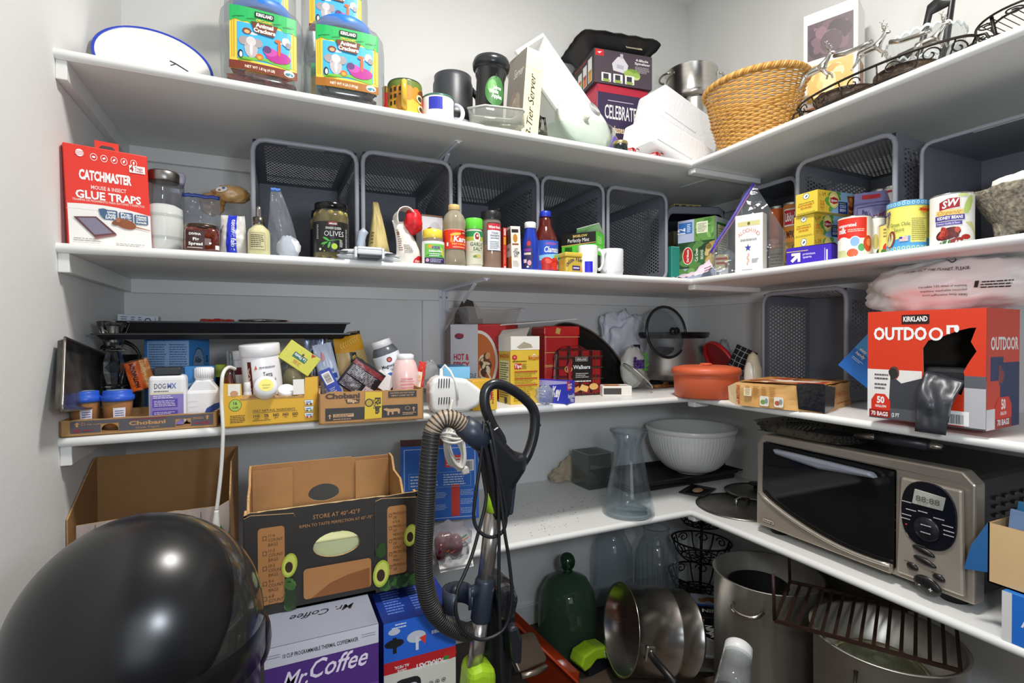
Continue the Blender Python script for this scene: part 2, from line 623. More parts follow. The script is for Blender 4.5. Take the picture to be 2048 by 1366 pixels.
for i,z in enumerate(ZS):
 r=T('wall_shelf',names[i],'shelf')
 t=.0105
 y0=YF+t
 b=B().box(XL,XR,y0,YB,z-t,z+t,PAINT)
 nose(b,(XL,y0),(XI+t,y0),z,(0,-1),PAINT)
 b.build('shelf_board',r)
 b=B().box(XI+t,XR,-.6,y0-.0012,z-t,z+t,PAINT)
 nose(b,(XI+t,y0),(XI+t,-.6),z,(-1,0),PAINT)
 b.build('shelf_board',r)
 zc=z-t
 for q in(B().box(XL,XL+.02,YF+.012,YB,zc-.041,zc,PAINT),B().box(XL+.02,XR,YB-.019,YB,zc-.043,zc,PAINT),B().box(XR-.019,XR,-.6,YB-.019,zc-.043,zc,PAINT)):
  q.build('cleat',r,bev=.0015)
 B().box(XI+.012,XI+[.34,.34,.08,.3][i],YF-.004,YF+.03,zc-.019,zc,PAINT).build('support_bar',r,bev=.004)
# board screwed to the back wall behind the brackets
x0,x1=onY(843,600,YB).x,onY(905,600,YB).x
zb=onY(870,742,YB).z
b=B().prism([(x0,ZS[1]-.054),(x0,zb+.03),(x0+.03,zb),(x1-.03,zb),(x1,zb+.03),(x1,ZS[1]-.054)],.019,PAINT,o=YB-.019)
struct('trim_1',b,bev=.002)
b=B().box(x0,x1,YB-.019,YB,ZS[0]-.25,ZS[0]-.054,PAINT)
struct('trim_2',b,bev=.002)
BRK=m('#dfe2ea',.3,nz=(30,.08))
for k,(zt,lab)in enumerate(((ZS[1],'white steel shelf bracket under the second shelf, on the wall board'),(ZS[0],'white steel shelf bracket under the top shelf, between two grey baskets'))):
 r=T('shelf_bracket',lab,'bracket')
 xb=onY(884,600,YB).x if k==0 else.517
 zt-=.0107
 yb=YB-.0195
 L=.29 if k==0 else.25
 def chan(p0,p1,w0,w1,name):
  """ribbed pressed-steel arm from p0 to p1 in the y-z plane"""
  p0,p1=Vector(p0),Vector(p1)
  d=(p1-p0).normalized()
  n=Vector((0,d.z,-d.y))
  if n.y+n.z>0:n=-n
  q=B()
  for s in range(6):
   pass
  prof=[(-1,0),(-1,.3),(-.45,.3),(-.3,1),(.3,1),(.45,.3),(1,.3),(1,0)]
  vs=[]
  for p,w in((p0,w0),(p1,w1)):
   vs+=[p+Vector((a*w,0,0))+n*(c*.008)for a,c in prof]
  k2=len(prof)
  fs=[(j,(j+1)%k2,(j+1)%k2+k2,j+k2)for j in range(k2)]+[tuple(range(k2)),tuple(range(k2,2*k2))[::-1]]
  return q.add(vs,fs,BRK).build(name,r)
 chan((xb,yb,zt),(xb,yb,zt-L),.02,.011,'wall_arm')
 chan((xb,yb,zt),(xb,YF+.1,zt),.02,.011,'shelf_arm')
 chan((xb,yb-.006,zt-L*.55),(xb,YF+.2,zt-.006),.006,.006,'brace')
 for sx in(-.012,.012):
  q=B().at((xb+sx,yb-.0035,zt-.03),(90,0,0)).lathe([(0,.003),(.003,.0025),(.004,0)],STEEL(.3),n=10)
  q.build('screw',r)
 q=B().at((xb,yb-.004,zt-L+.015),(90,0,0)).lathe([(0,.003),(.003,.0025),(.004,0)],STEEL(.3),n=10)
 q.build('screw',r)
# ================================================================ grey slotted baskets
GREY='#6d7079'
def basket(label,wid,hei,dep,tap=.06,solid=False,group='grey slotted plastic storage baskets',col=GREY,slot=True):
 """storage basket lying on its side, mouth towards -y; floor of the basket at the back"""
 r=T('storage_basket',label,'basket',group)
 w,h,ww,hh=wid/2,hei,wid/2-tap*wid/2,hei-tap*hei
 pl=m(col,.42)
 zt=hei-(hei-hh)/2
 zb=(hei-hh)/2
 # four walls
 F=[(-w,0,0),(w,0,0),(w,0,h),(-w,0,h)]
 K=[(-ww,dep,zb),(ww,dep,zb),(ww,dep,zt),(-ww,dep,zt)]
 lerp=lambda a,b,t:tuple(a[i]+(b[i]-a[i])*t for i in range(3))
 for j,(nm,ax)in enumerate((('bottom',(0,1)),('side',(2,1)),('top',(0,1)),('side',(2,1)))):
  A,Bq,Ck,D=F[j],F[(j+1)%4],K[(j+1)%4],K[j]
  q=B()
  fn=lambda u,v:lerp(lerp(A,Bq,u),lerp(D,Ck,u),v)
  pm=pl if solid else perf(col,ax)
  us,vsx=[0,.1,.9,1],[0,.1,.92,1]
  hs=nm=='top' and slot
  if hs:us,vsx=[0,.1,.32,.68,.9,1],[0,.035,.075,.1,.92,1]
  P=[fn(u,v)for v in vsx for u in us]
  k=len(us)
  for c in range(len(vsx)-1):
   for a in range(k-1):
    if hs and us[a]==.32 and vsx[c]==.035:continue  # the open hand slot
    mid=us[a]>=.1 and us[a+1]<=.9 and vsx[c]>=.1 and vsx[c+1]<=.92
    q.add([P[i]for i in(c*k+a,c*k+a+1,c*k+k+a+1,c*k+k+a)],[(0,1,2,3)],pm if mid else pl)
  q.build(nm+'_wall',r)
 q=B().add(K,[(0,1,2,3)],m(col,.42,bump=(220,.3)))
 q.build('basket_floor',r)
 # rolled rim, rounded corners
 rc=.03
 pts=[]
 for cx,cz,a0 in((w-rc,rc,-90),(w-rc,h-rc,0),(-w+rc,h-rc,90),(-w+rc,rc,180)):
  pts+=[(cx+rc*cos(radians(a0+a)),-.002,cz+rc*sin(radians(a0+a)))for a in(0,30,60,90)]
 B().tube(pts,.0065,m('#8b8e97',.35),n=8,closed=True).build('rim',r)
 return r
nth=['grey slotted basket lying open by the olive jars, leftmost of five','grey slotted basket behind the beige paper bag and waffle maker','grey slotted basket behind the corn syrup and garlic salt bottles','grey slotted basket behind the red juice bottle and mint tea box','grey slotted basket behind the two white mugs, rightmost of the row']
for i,q in enumerate([(500,719,275),(721,906,300),(915,1080,326),(1081,1210,351),(1212,1336,371)]):
 o=put(basket(nth[i],.27,.30,.41),Z2,q,y=1.53,only='rim')
o=put(basket('grey slotted basket behind the yellow cold brew tea boxes',.27,.30,.34),Z2,(1590,1797,266),x=1.47,rot=(0,0,-90),only='rim')
o=basket('large grey solid-walled basket behind the stone bowl, at the right end',.40,.36,.34,solid=True,group=None)
put(o,Z2,(1838,2200,190),x=1.50,rot=(0,0,-90),only='rim')
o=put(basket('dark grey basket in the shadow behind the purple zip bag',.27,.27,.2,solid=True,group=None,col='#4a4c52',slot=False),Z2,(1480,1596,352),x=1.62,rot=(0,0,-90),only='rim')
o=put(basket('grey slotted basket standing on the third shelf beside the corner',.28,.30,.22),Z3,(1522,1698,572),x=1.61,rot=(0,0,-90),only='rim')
# ================================================================ top shelf
def mug(label,body,prints=None,h=.095,r=.042,side=0,hcol=None,rim=None,group=None,wid=.006):
 """mug standing at the origin; handle towards angle side (degrees, 0 = +x)"""
 o=T('mug',label,'mug',group)
 B().lathe([(0,.002),(r*.8,0),(r*.93,.004),(r,.014),(r,h-.004),(r-.0015,h),(r-.004,h-.003),(r-.0045,.01),(0,.007)],body,n=40).build('mug_body',o)
 a=radians(side)
 P=[]
 for i in range(13):
  t=radians(-84+168*i/12)
  e=r-.003+.027*cos(t)**.7 if cos(t)>0 else r
  P.append((cos(a)*e,sin(a)*e,h*.5+h*.36*sin(t)))
 B().tube(P,wid,hcol or body,n=10).build('handle',o)
 if rim:B().lathe([(r+.0004,h-.008),(r+.0006,h-.004),(r-.001,h+.0004),(r-.0044,h-.002)],rim,n=40).build('painted_rim',o)
 if prints:
  p=Pr(cyl=r)
  prints(p,r,h)
  p.done(o,'painted_pattern')
 return o
def chilies(b,n,wx,wy,z0,z1,cols,seed,L=.1,r=.007):
 rn=random.Random(seed)
 for i in range(n):
  a,c=rn.random()*2*pi,rn.random()**.5
  x,y,z=wx*c*cos(a)*.75,wy*c*sin(a)*.75,z0+(z1-z0)*rn.random()
  d=rn.random()*pi
  l=L*(.5+.6*rn.random())
  up=rn.uniform(-.3,.3)
  P,R=[],[]
  for k in range(6):
   t=k/5-.5
   px,py=x+cos(d)*t*l+sin(d)*.012*sin(5*t),y+sin(d)*t*l-cos(d)*.012*sin(5*t)
   q=max(abs(px)/wx,abs(py)/wy,1e-6)
   if q>1:px,py=px/q,py/q
   P.append((px,py,max(z0,z+up*t*l)));R.append(r*(.25,.9,1,.9,.6,.15)[k])
  b.tube(P,R,rn.choice(cols),n=6)
def cracker_label(p,w,h,band='#7a3018',net='NET WT 4 LB (1.81kg)'):
 x,y=-w/2,0
 p.rect(x,y,w,h,'#f0cf45')
 p.rect(x+.1*w,y+.17*h,.82*w,.58*h,'#3fb0e8')
 for q,s in((.3,.6),(.55,.66),(.8,.55)):p.ell(x+q*w,y+s*h,.1*w,.02*h,'#e8f4fb')
 for q in(.03,.06,.95):p.rect(x+q*w,y+.18*h,.008*w,.6*h,'#c99a20')
 p.poly([(x+.92*w,y+.55*h),(x+.84*w,y+.2*h),(x+w,y+.16*h),(x+w,y+.7*h)],'#e8bf3a')
 P=[(x,y+h),(x,y+.74*h)]+[(x+w*i/12,y+h*(.74+.035*(i%2)+.02*sin(i)))for i in range(13)]+[(x+w,y+h)]
 p.poly(P,'#22b25c')
 for i in range(5):p.ell(x+w*(.12+.19*i),y+h*.83,.09*w,.012*h,'#108040',rot=15)
 p.poly([(x+.12*w,y+.14*h),(x+.5*w,y+.2*h),(x+.9*w,y+.14*h),(x+.9*w,y+.26*h),(x+.5*w,y+.24*h),(x+.12*w,y+.2*h)],'#6fba3c')
 # animals: elephant, monkey, penguin, lion, hippo, giraffe, zebra
 for a,b,rx,ry,c in((.3,.36,.1,.15,'#b9b4b4'),(.2,.46,.08,.07,'#a39a9c'),(.4,.46,.08,.07,'#a39a9c'),(.3,.47,.075,.075,'#cfcaca'),(.3,.34,.025,.1,'#d8d4d4'),(.24,.62,.065,.05,'#7b3f20'),(.24,.61,.04,.03,'#e2ab78'),(.15,.24,.035,.07,'#1c2430'),(.155,.235,.02,.045,'#f4f4f0'),(.43,.25,.06,.05,'#e06a1e'),(.43,.24,.035,.03,'#f6a945'),(.72,.3,.19,.1,'#b3208c'),(.6,.36,.11,.07,'#c44aa6'),(.55,.39,.07,.06,'#5b3a72'),(.74,.45,.025,.13,'#d9621f'),(.72,.56,.05,.03,'#d9621f'),(.84,.58,.06,.07,'#d8d6da'),(.87,.53,.04,.05,'#8c8a92')):
  p.ell(x+a*w,y+b*h,rx*w,ry*h,c,n=14)
 p.rect(x+.15*w,y+.16*h,.16*w,.012*h,'#4d8a22')
 p.rect(x,y,w,.13*h,band)
 p.txt(net,x+.44*w,y+.04*h,.04*h,'#f7efdc',w=.46*w)
 p.ell(x+.88*w,y+.075*h,.075*w,.055*h,'#f4f7f2').ell(x+.88*w,y+.06*h,.06*w,.028*h,'#2f7d8e')
 p.rect(x+.36*w,y+.87*h,.3*w,.085*h,'#14110f').txt('KIRKLAND',x+.51*w,y+.888*h,.05*h,WHITE,w=.26*w,bold=.04)
 p.poly([(x+.3*w,y+.79*h),(x+.72*w,y+.79*h),(x+.66*w,y+.6*h),(x+.36*w,y+.62*h)],'#6d3618')
 p.txt('ORGANIC',x+.51*w,y+.80*h,.04*h,'#f2c32c',w=.27*w)
 p.txt('Animal',x+.51*w,y+.715*h,.06*h,'#fdf6e6',w=.28*w,bold=.04).txt('Crackers',x+.51*w,y+.635*h,.06*h,'#fdf6e6',w=.34*w,bold=.04)
def cracker_jar(label,fill,band='#7a3018',net='NET WT 4 LB (1.81kg)'):
 o=T('snack_jar',label,'jar','clear plastic snack jars')
 w,h=.09,.235
 cl=glass('#f2f4f4',.12,.07)
 B().lathe([(0,.004),(w*.86,.001),(w*.97,.01),(w,.03),(w,.15),(w*.97,.18),(w*.86,.2),(w*.7,.212),(w*.66,.225)],cl,n=48,sq=4.5).build('jar_body',o)
 B().lathe([(w*.66,.205),(w*.69,.207),(w*.69,.232),(w*.66,h),(0,h)],m('#1f78d8',.4),n=40).build('screw_lid',o)
 p=Pr((0,0,.028),cyl=w+.0012,sq=4.5)
 cracker_label(p,.122,.15,band,net)
 p.done(o)
 if fill:fill(o,w)
 return o
def red_fill(o,w):
 b=B()
 chilies(b,90,w*.82,w*.82,.008,.05,['#8e2a14','#a63a1a','#6e1c10','#b4672c','#5a1a12','#c98a3e'],4,.12)
 chilies(b,10,w*.8,w*.8,.05,.085,['#8e2a14','#7a2014'],9,.09)
 b.build('dried_red_chilies',o,kind='stuff')
def dark_fill(o,w):
 b=B()
 chilies(b,60,w*.82,w*.82,.01,.055,['#17151a','#241c1c','#3a2a22','#1e2230','#5c4632'],14,.12,.012)
 b.build('dried_dark_chilies',o,kind='stuff')
put(cracker_jar('front left clear snack jar holding dried red chilies',red_fill,net='NET WT 1.8 kg (4 LB)'),Z1,(437,609,-12),y=1.505,rot=(0,0,3))
zt=top()
put(cracker_jar('front clear snack jar holding dark dried chilies, beside the owl mug',dark_fill,'#a8681c'),Z1,(609,769,27),y=1.51,rot=(0,0,-2))
put(cracker_jar('snack jar stacked high behind the jar of red chilies, only its base in view',None),zt,(448,592,None),y=1.72)
put(cracker_jar('snack jar stacked high behind the jar of dark chilies',None),zt-.012,(602,736,None),y=1.73,rot=(0,0,-4))
for q,lab in(((448,590,None),'back row snack jar seen through the jar of red chilies'),((602,736,None),'back row snack jar seen through the jar of dark chilies')):
 put(cracker_jar(lab,None),Z1,q,y=1.735)
 bpy.context.view_layer.update()
for nm in('snack_jar.002','snack_jar.003'):  # the upper pair stands on the back pair
 LOGz=[l for l in LOG if l[0]=={'snack_jar.002':'snack_jar.004','snack_jar.003':'snack_jar.005'}[nm]][0][4][2]
 bpy.data.objects[nm].location.z=float(LOGz)+.0005
def plate(label,r,h,mat,rim=None,cat='plate'):
 o=T('plate',label,cat)
 B().lathe([(0,.003),(r*.62,.003),(r*.72,.006),(r*.97,h),(r,h),(r*.985,h-.003),(r*.7,.001),(0,0)],mat,n=56).build('dish',o)
 if rim:B().lathe([(r*.955,h-.001),(r*.985,h+.0022),(r*1.008,h),(r*.99,h-.005)],rim,n=56).build('coloured_rim',o)
 return o
CREAM=m('#f1efe6',.35)
o=put(plate('cream plate at the shelf front with a twig on its edge',.13,.02,CREAM),Z1,(166,401,None),y=1.55,rot=(22,6,0))
o=put(plate('white plate with a royal blue rim, tilted behind the cream plate',.14,.03,m('#f4f3ee',.3),m('#2a45c0',.3)),None,(181,427,51),y=1.66,rot=(58,17,0))
tw=B().tube([onY(340,122,1.49),onY(352,128,1.488),onY(376,143,1.47)],.0016,'#1d1c1c',n=5).tube([onY(341,131,1.488),onY(352,128,1.488)],.0012,'#1d1c1c',n=5)
tag(tw.build('twig'),'tiny black twig lying on the cream plate','twig')
def owl(p,r,h):
 p.rect(-.11,h*.55,.22,h*.4,'#6a7c2e').rect(-.11,0,.22,h*.58,'#e0b53a')
 for i in range(11):p.ell(-.1+.02*i,h*.6,.013,.02,'#c98a28',n=10)
 for i in range(3):
  for j in range(3):p.rect(-.05+.013*i,h*(.25+.19*j),.007,.011,'#3a2412')
 for i in range(7):p.ell(.035+.004*i,h*(.72-.03*i),.014,.004,'#6b3a1c',rot=35+10*i,n=8)
 for x,y in((.032,.5),(.036,.22)):p.ell(x,h*y,.013,.011,'#e9d9b0').ell(x,h*y,.009,.007,'#22301f').ell(x+.01,h*(y-.08),.007,.012,'#c0562a')
 p.ell(-.02,h*.3,.012,.02,'#b8791f')
put(mug('yellow hand-painted owl mug with a dark green rim',m('#dcae3a',.2),owl,h=.095,side=-105,hcol=m('#dfb43c',.25),rim=m('#2f4228',.25),wid=.007),Z1,(775,846,155),y=1.47)
o=T('tin','small red tin half hidden behind the owl mug','tin')
B().lathe([(0,0),(.025,0),(.026,.003),(.026,.05)],m('#c8201c',.3),n=24).build('tin_body',o)
B().lathe([(.027,.05),(.027,.058),(0,.059)],m('#c9a24a',.3,1),n=24).build('tin_lid',o)
put(o,Z1,(764,786,172),y=1.6)
def bluebox(p,r,h):
 p.rect(-.036,h*.35,.036,h*.5,'#2b33ad').rect(-.1,h*.35,.028,h*.5,'#2b33ad').rect(.045,h*.3,.02,h*.5,'#2b33ad')
put(mug('white mug with painted blue squares and a green rim line, on the top shelf',m('#f0f1ef',.18),bluebox,side=-12,rim=m('#3d6a58',.3)),Z1,(843,930,185),y=1.455)
# dark lidded food flask
o=T('food_flask','silver food flask with a large black lid, behind the blue and white mug','flask')
B().lathe([(0,0),(.04,0),(.05,.01),(.052,.05)],m('#c9ccd6',.3,.3),n=40).build('flask_body',o)
B().lathe([(.053,.046),(.056,.05),(.056,.062),(.05,.066)],m('#1c1d20',.35),n=40).build('seal_band',o)
B().lathe([(.05,.062),(.05,.112),(.047,.118),(.047,.126),(0,.127)],m('#3a3c40',.4),n=40).build('lid',o)
B().tube([(.05,0,.112),(.064,-.005,.1),(.068,-.005,.075),(.056,0,.056)],.007,m('#18191b',.35),n=8).build('lid_clip',o)
put(o,Z1,(862,963,138),y=1.66)
o=T('juice_jar','tall black jar with a green apple sticker and a black round lid','jar')
DK=m('#1b1c1d',.18,coat=.4)
B().lathe([(0,0),(.034,0),(.037,.006),(.037,.02),(.033,.05),(.0325,.125),(.036,.135),(.036,.145)],DK,n=36).build('jar_body',o)
B().lathe([(.036,.144),(.042,.147),(.044,.156),(.041,.165),(.03,.168),(0,.1685)],m('#26282b',.25),n=36).build('lid',o)
p=Pr((0,0,.058),cyl=.034)
p.ell(0,.034,.024,.03,'#3f7d3c',n=28).ell(-.008,.042,.011,.014,'#6aa85a').rect(-.001,.06,.002,.008,'#1d2a18')
p.txt('Juices',.004,.038,.007,WHITE,w=.02).txt('Whole',-.004,.029,.008,WHITE,w=.022,bold=.03).txt('Apples',.004,.02,.008,WHITE,w=.026,bold=.03)
p.done(o,'apple_sticker')
put(o,Z1,(944,1020,104),y=1.53,rot=(0,3,0))
o=T('juicer_tray','low clear plastic juicer tray at the shelf edge','tray')
P=[(-.07,-.006),(-.04,-.03),(.055,-.03),(.065,-.02),(.065,.02),(.055,.03),(-.04,.03)]
b=B()
n=len(P)
b.add([(x,y,0)for x,y in P]+[(x*1.03,y*1.06,.026)for x,y in P],[(i,(i+1)%n,(i+1)%n+n,i+n)for i in range(n)],glass('#e6e8e2',.08,.18),True)
b.add([(x,y,.001)for x,y in P],[tuple(range(n))],glass('#e6e8e2',.08,.18))
b.build('tray_wall',o,sol=.002)
B().tube([(x*1.04,y*1.07,.026)for x,y in P],.002,m('#b9bab2',.2),n=6,closed=True).build('rim',o)
put(o,Z1,(934,1050,208),y=1.435,rot=(0,-6,4))
# three tier server carton
o=T('carton','tall cream carton lettered 3-Tier Server, leaning beside the apple jar','box')
w,d,h=.075,.13,.19
carton(o,w,d,h,m('#ece3b4',.5))
p=face(w,d,h,'f')
p.rect(0,h*.8,w,h*.2,'#f2ecd4')
for i in range(6):p.ring(w*(.1+.16*i),h*(.82+.02*(i%2)),.007,.0015,'#d8cc98')
for i in range(5):p.ring(w*(.15+.17*i),h*.91,.006,.0012,'#ddd2a2')
p.txt('3-Tier Server',w*.6,h*.42,.026,'#2a2620',w=h*.66,rot=90,shear=.4,bold=0)
p.done(o)
p=face(w,d,h,'l')
p.rect(0,0,d,h,'#8c8478').blobs(.01,.02,.11,.1,['#b7a58e','#6f665e','#cbb9a4','#a08c78'],14,.025,5)
p.txt('Server',.08,h*.75,.018,'#f3efe4',shear=.4,bold=0)
p.done(o)
put(o,Z1,(1006,1088,93),y=1.56,rot=(0,5,6))
# white tub leaning
o=T('storage_tub','white rectangular plastic tub leaning at a slant on the top shelf','tub')
WP=m('#f2f2f1',.35)
b=B()
for(k0,z0,k1,z1)in((1,.085,.86,0),):
 O=[(-.16*k,sy*.1*k)for k in()]
rect4=lambda a,c,z:[(-a,-c,z),(a,-c,z),(a,c,z),(-a,c,z)]
L=[rect4(.155,.095,.0),rect4(.175,.115,.09),rect4(.185,.125,.09),rect4(.185,.125,.082)]
vs=sum(L,[])
fs=[(0,1,2,3)]+[(k*4+i,k*4+(i+1)%4,k*4+4+(i+1)%4,k*4+4+i)for k in range(3)for i in range(4)]
b.add(vs,fs,WP)
b.build('tub_shell',o,bev=.012,sol=.002,seg=3)
B().box(-.11,.11,-.06,.06,.0012,.004,WP).build('tub_base_panel',o,bev=.01)
put(o,None,(1012,1212,66),y=1.71,rot=(62,46,0))
# food processor lid in a glass dish
o=T('glass_dish','low clear glass dish at the shelf edge holding the white appliance lid','dish')
GL=glass('#eef5f0',.03,.03)
B().lathe([(0,.002),(.07,.002),(.088,.012),(.1,.042),(.106,.05),(.103,.051),(.097,.043),(.085,.015),(0,.006)],GL,n=48).build('dish_bowl',o)
put(o,Z1,(1067,1232,238),y=1.515)
o=T('processor_cover','round white appliance lid with a feed hole, propped in the glass dish','lid')
WPL=m('#f3f3f0',.25)
B().lathe([(.03,.034),(.045,.033),(.066,.024),(.074,.012),(.076,0),(.072,0),(.06,.02),(.03,.03)],WPL,n=48).build('lid_dome',o)
q=B()
q.at((0,0,0)).lathe([(0,.0335),(.03,.034)],WPL,n=32)
q.build('lid_centre',o)
B().at((.018,.032,.03),(-10,10,0)).lathe([(.0155,0),(.0165,.007),(.014,.008),(.0138,.001),(0,.001)],m('#a9a9aa',.35),n=28).build('feed_hole',o)
B().at((-.028,-.012,.03),(0,-20,0)).lathe([(.007,0),(.007,.016),(.005,.018),(0,.018)],m('#ddd9c6',.35),n=16).build('peg',o)
put(o,None,(1113,1222,193),y=1.57,rot=(68,0,14))
o=T('clip_tool','small black clip lying behind the cream carton','clip')
B().box(-.012,.012,-.006,.006,0,.03,m('#1a1a1c',.3)).build('clip_body',o,bev=.003)
B().tube([(-.008,0,.03),(-.004,0,.045),(.006,0,.044),(.01,0,.03)],.003,m('#1a1a1c',.3),n=6).build('clip_jaw',o)
put(o,Z1,(1073,1096,220),y=1.58)
# stacked boxes
o=T('carton','purple and red wine glass carton under the spiral slicer box','box')
w,d,h=.15,.13,.13
carton(o,w,d,h,m('#3a2e4e',.4))
p=face(w,d,h,'f')
p.rect(0,h*.92,w,h*.08,'#b8283e').txt('CELEBRATE',w*.45,h*.66,.018,WHITE,w=w*.62,bold=.01).rect(w*.2,h*.84,w*.5,.001,'#c8bcd0')
for x,c in((.3,'#7462c0'),(.62,'#7a5aa8'),(.86,'#5c4692')):
 p.ell(x*w,h*.35,.016,.022,c).rect(x*w-.0012,h*.08,.0024,h*.14,'#c9a066').ell(x*w,h*.08,.012,.003,'#c9a066').ring(x*w,h*.35,.02,.001,'#e0a850')
p.txt('glasses',w*.4,h*.52,.009,'#f0d8b0')
p.done(o)
p=face(w,d,h,'l')
p.rect(0,0,d,h,'#d4405c').rect(.008,.008,d-.016,h-.03,'#a8283e')
p.done(o)
put(o,Z1,(1150,1296,166),y=1.83,rot=(0,0,-6))
zt=top()
o=T('carton','dark spiral slicer carton with vegetable photos, under the black planter tray','box')
w,d,h=.155,.13,.115
carton(o,w,d,h,m('#4b4048',.4))
p=face(w,d,h,'f')
p.rect(0,0,w,h,'#4e424c').rect(w*.02,h*.8,w*.14,h*.18,'#d22a2c').poly([(w*.05,h*.9),(w*.13,h*.93),(w*.09,h*.86)],WHITE)
p.txt('4-Blade',w*.82,h*.8,.008,WHITE,w=.034).txt('Spiralizer',w*.83,h*.7,.008,WHITE,w=.042).lines(w*.7,h*.45,w*.26,h*.2,6,'#b8aeb4',3)
p.poly([(w*.32,h*.42),(w*.55,h*.36),(w*.58,h*.62),(w*.48,h*.86),(w*.4,h*.84),(w*.3,h*.62)],'#d5d2d8').poly([(w*.38,h*.5),(w*.5,h*.48),(w*.5,h*.6),(w*.38,h*.62)],'#b6b0bc')
p.rect(w*.44,h*.8,w*.05,h*.14,'#bdb9c2')
p.blobs(w*.5,h*.2,w*.3,h*.35,['#9dba5a','#c9d68e','#7a9c3c'],22,.011,2)
for i in range(3):p.rect(w*(.12+.2*i),h*.06,w*.16,h*.26,WHITE,rr=.002).rect(w*(.15+.2*i),h*.14,w*.09,h*.15,'#3a3a3e').ell(w*(.2+.2*i),h*.1,.01,.005,'#93ab50')
p.done(o)
p=face(w,d,h,'l')
p.rect(0,0,d,h,'#3b3438').txt('Blades Included',d*.4,h*.86,.006,'#e04030',w=d*.5)
for i in range(4):p.rect(d*(.08+.225*i),h*.1,d*.17,h*(.5+.07*i),WHITE).rect(d*(.1+.225*i),h*.12,d*.13,h*.3,['#d88a3a','#b9c23e','#e07a2c','#dba03a'][i]).rect(d*(.1+.225*i),h*.35,d*.13,h*.1,['#c23a2a','#d8622a','#a83224','#c88a2a'][i])
p.done(o)
put(o,zt+.001,(1144,1304,95),y=1.83,rot=(0,0,-8))
zt=top()
o=T('planter_tray','black plastic planter tray with a wavy rim, on the spiral slicer box','tray')
b=B()
BP=m('#232325',.45,nz=(30,.4),c2='#3c3b3a')
def ring(a,c,z,wv=0,n=72):
 P=[]
 for i in range(n):
  t=2*pi*i/n
  q=(abs(cos(t))**7+abs(sin(t))**7)**(-1/7)
  P.append((a*q*cos(t),c*q*sin(t),z+wv*sin(9*t*2)))
 return P
R=[ring(.1,.07,0),ring(.125,.092,.05),ring(.15,.115,.055,.0025),ring(.152,.117,.049,.0025)]
n=72
b.add(sum(R,[]),[tuple(range(n))[::-1]]+[(k*n+i,k*n+(i+1)%n,k*n+n+(i+1)%n,k*n+n+i)for k in range(3)for i in range(n)],BP,True)
b.build('tray_shell',o)
p=Pr((0,-.088,.016),(1,0,0),(0,.46,.9),eps=.001)
p.rect(.02,0,.06,.018,'#d8c8ae').lines(.024,.003,.05,.012,2,'#5a5048',t=.6)
p.done(o,'sticker')
put(o,zt+.001,(1120,1322,58),y=1.82,rot=(0,0,-9))
# jar lid, bows
o=T('jar','small dark jar with a gold lid at the shelf edge by the foam blocks','jar')
B().lathe([(0,0),(.018,0),(.02,.003),(.02,.02),(.018,.024)],m('#20262a',.15),n=28).build('jar_body',o)
B().lathe([(.0195,.022),(.0205,.023),(.0205,.03),(.018,.032),(0,.032)],m('#c3b27c',.3,.8),n=28).build('screw_lid',o)
put(o,Z1,(1225,1256,279),y=1.44)
for i,(q,lab)in enumerate((((1252,1282,283),'red ribbon bow beside the small gold-lidded jar'),((1300,1330,302),'red ribbon bow tucked under the lower foam block'))):
 o=T('ribbon_bow',lab,'bow')
 for s in(-1,1):
  B().grid(lambda u,v:(s*(.012-.012*cos(2*pi*u))*(.6+.4*v),.008*(v-.5),.006+.005*sin(2*pi*u)),12,2,m('#cc1c28',.35)).build('loop',o)
 B().ball((0,0,.006),.004,m('#b01520',.35),10).build('knot',o)
 put(o,Z1,q,y=1.45)
# foam blocks
FOAM=m('#eef0f2',.8,bump=(150,.4),nz=(18,.07))
for q,y,rot,sz,lab in(((1238,1436,224),1.52,(0,13,6),(.22,.1,.07),'lower white foam packing block at the inner corner of the top shelf'),((1262,1442,166),1.61,(0,17,4),(.22,.1,.09),'upper white foam packing block, below the steel pot')):
 o=T('foam_block',lab,'foam')
 a,c,h=sz
 B().prism([(-a/2,0),(a/2,0),(a/2,h*.8),(a*.3,h),(-a/2,h)],c,FOAM,o=-c/2).build('foam_slab',o,bev=.006)
 B().box(-a*.42,a*.1,-c/2-.002,-c/2+.01,h*.2,h*.26,FOAM).build('moulded_rib',o,bev=.0015)
 put(o,None,q,y=y,rot=rot)
# ---- pots in the corner
def pot(label,r,h,mat,rim=.004,cat='pot',handle='loop',name='cooking_pot',ns=('pot_body','handle'),group=None,z2=None):
 o=T(name,label,cat,group)
 B().lathe([(0,.001),(r*.93,0),(r*.985,.006),(r,.02),(r,h-.006),(r+rim,h-.001),(r+rim,h),(r-.002,h-.002),(r-.003,.008),(0,.005)],mat,n=56).build('pot_body',o)
 if handle:
  for s in(-1,1):
   P=[(s*(r+.028*sin(pi*i/10)),.045*cos(pi*i/10),h*.82)for i in range(11)]
   B().tube(P,.0045,mat,n=8).build('handle',o)
 return o
ST=STEEL(.14)
zz=Z1
o=put(pot('shiny stainless steel pot on top of the corner stack, behind the wicker basket',.095,.11,ST),None,(1316,1450,123),y=1.79,rot=(0,0,-25))
o.scale.z*=1.05
zz=o.location.z
o=put(pot('steel pot at the bottom of the corner stack, mostly hidden by foam',.09,.06,ST,handle=None),Z1,(1346,1432,None),y=1.79)
o.scale.z=(zz-Z1-.001)/.06
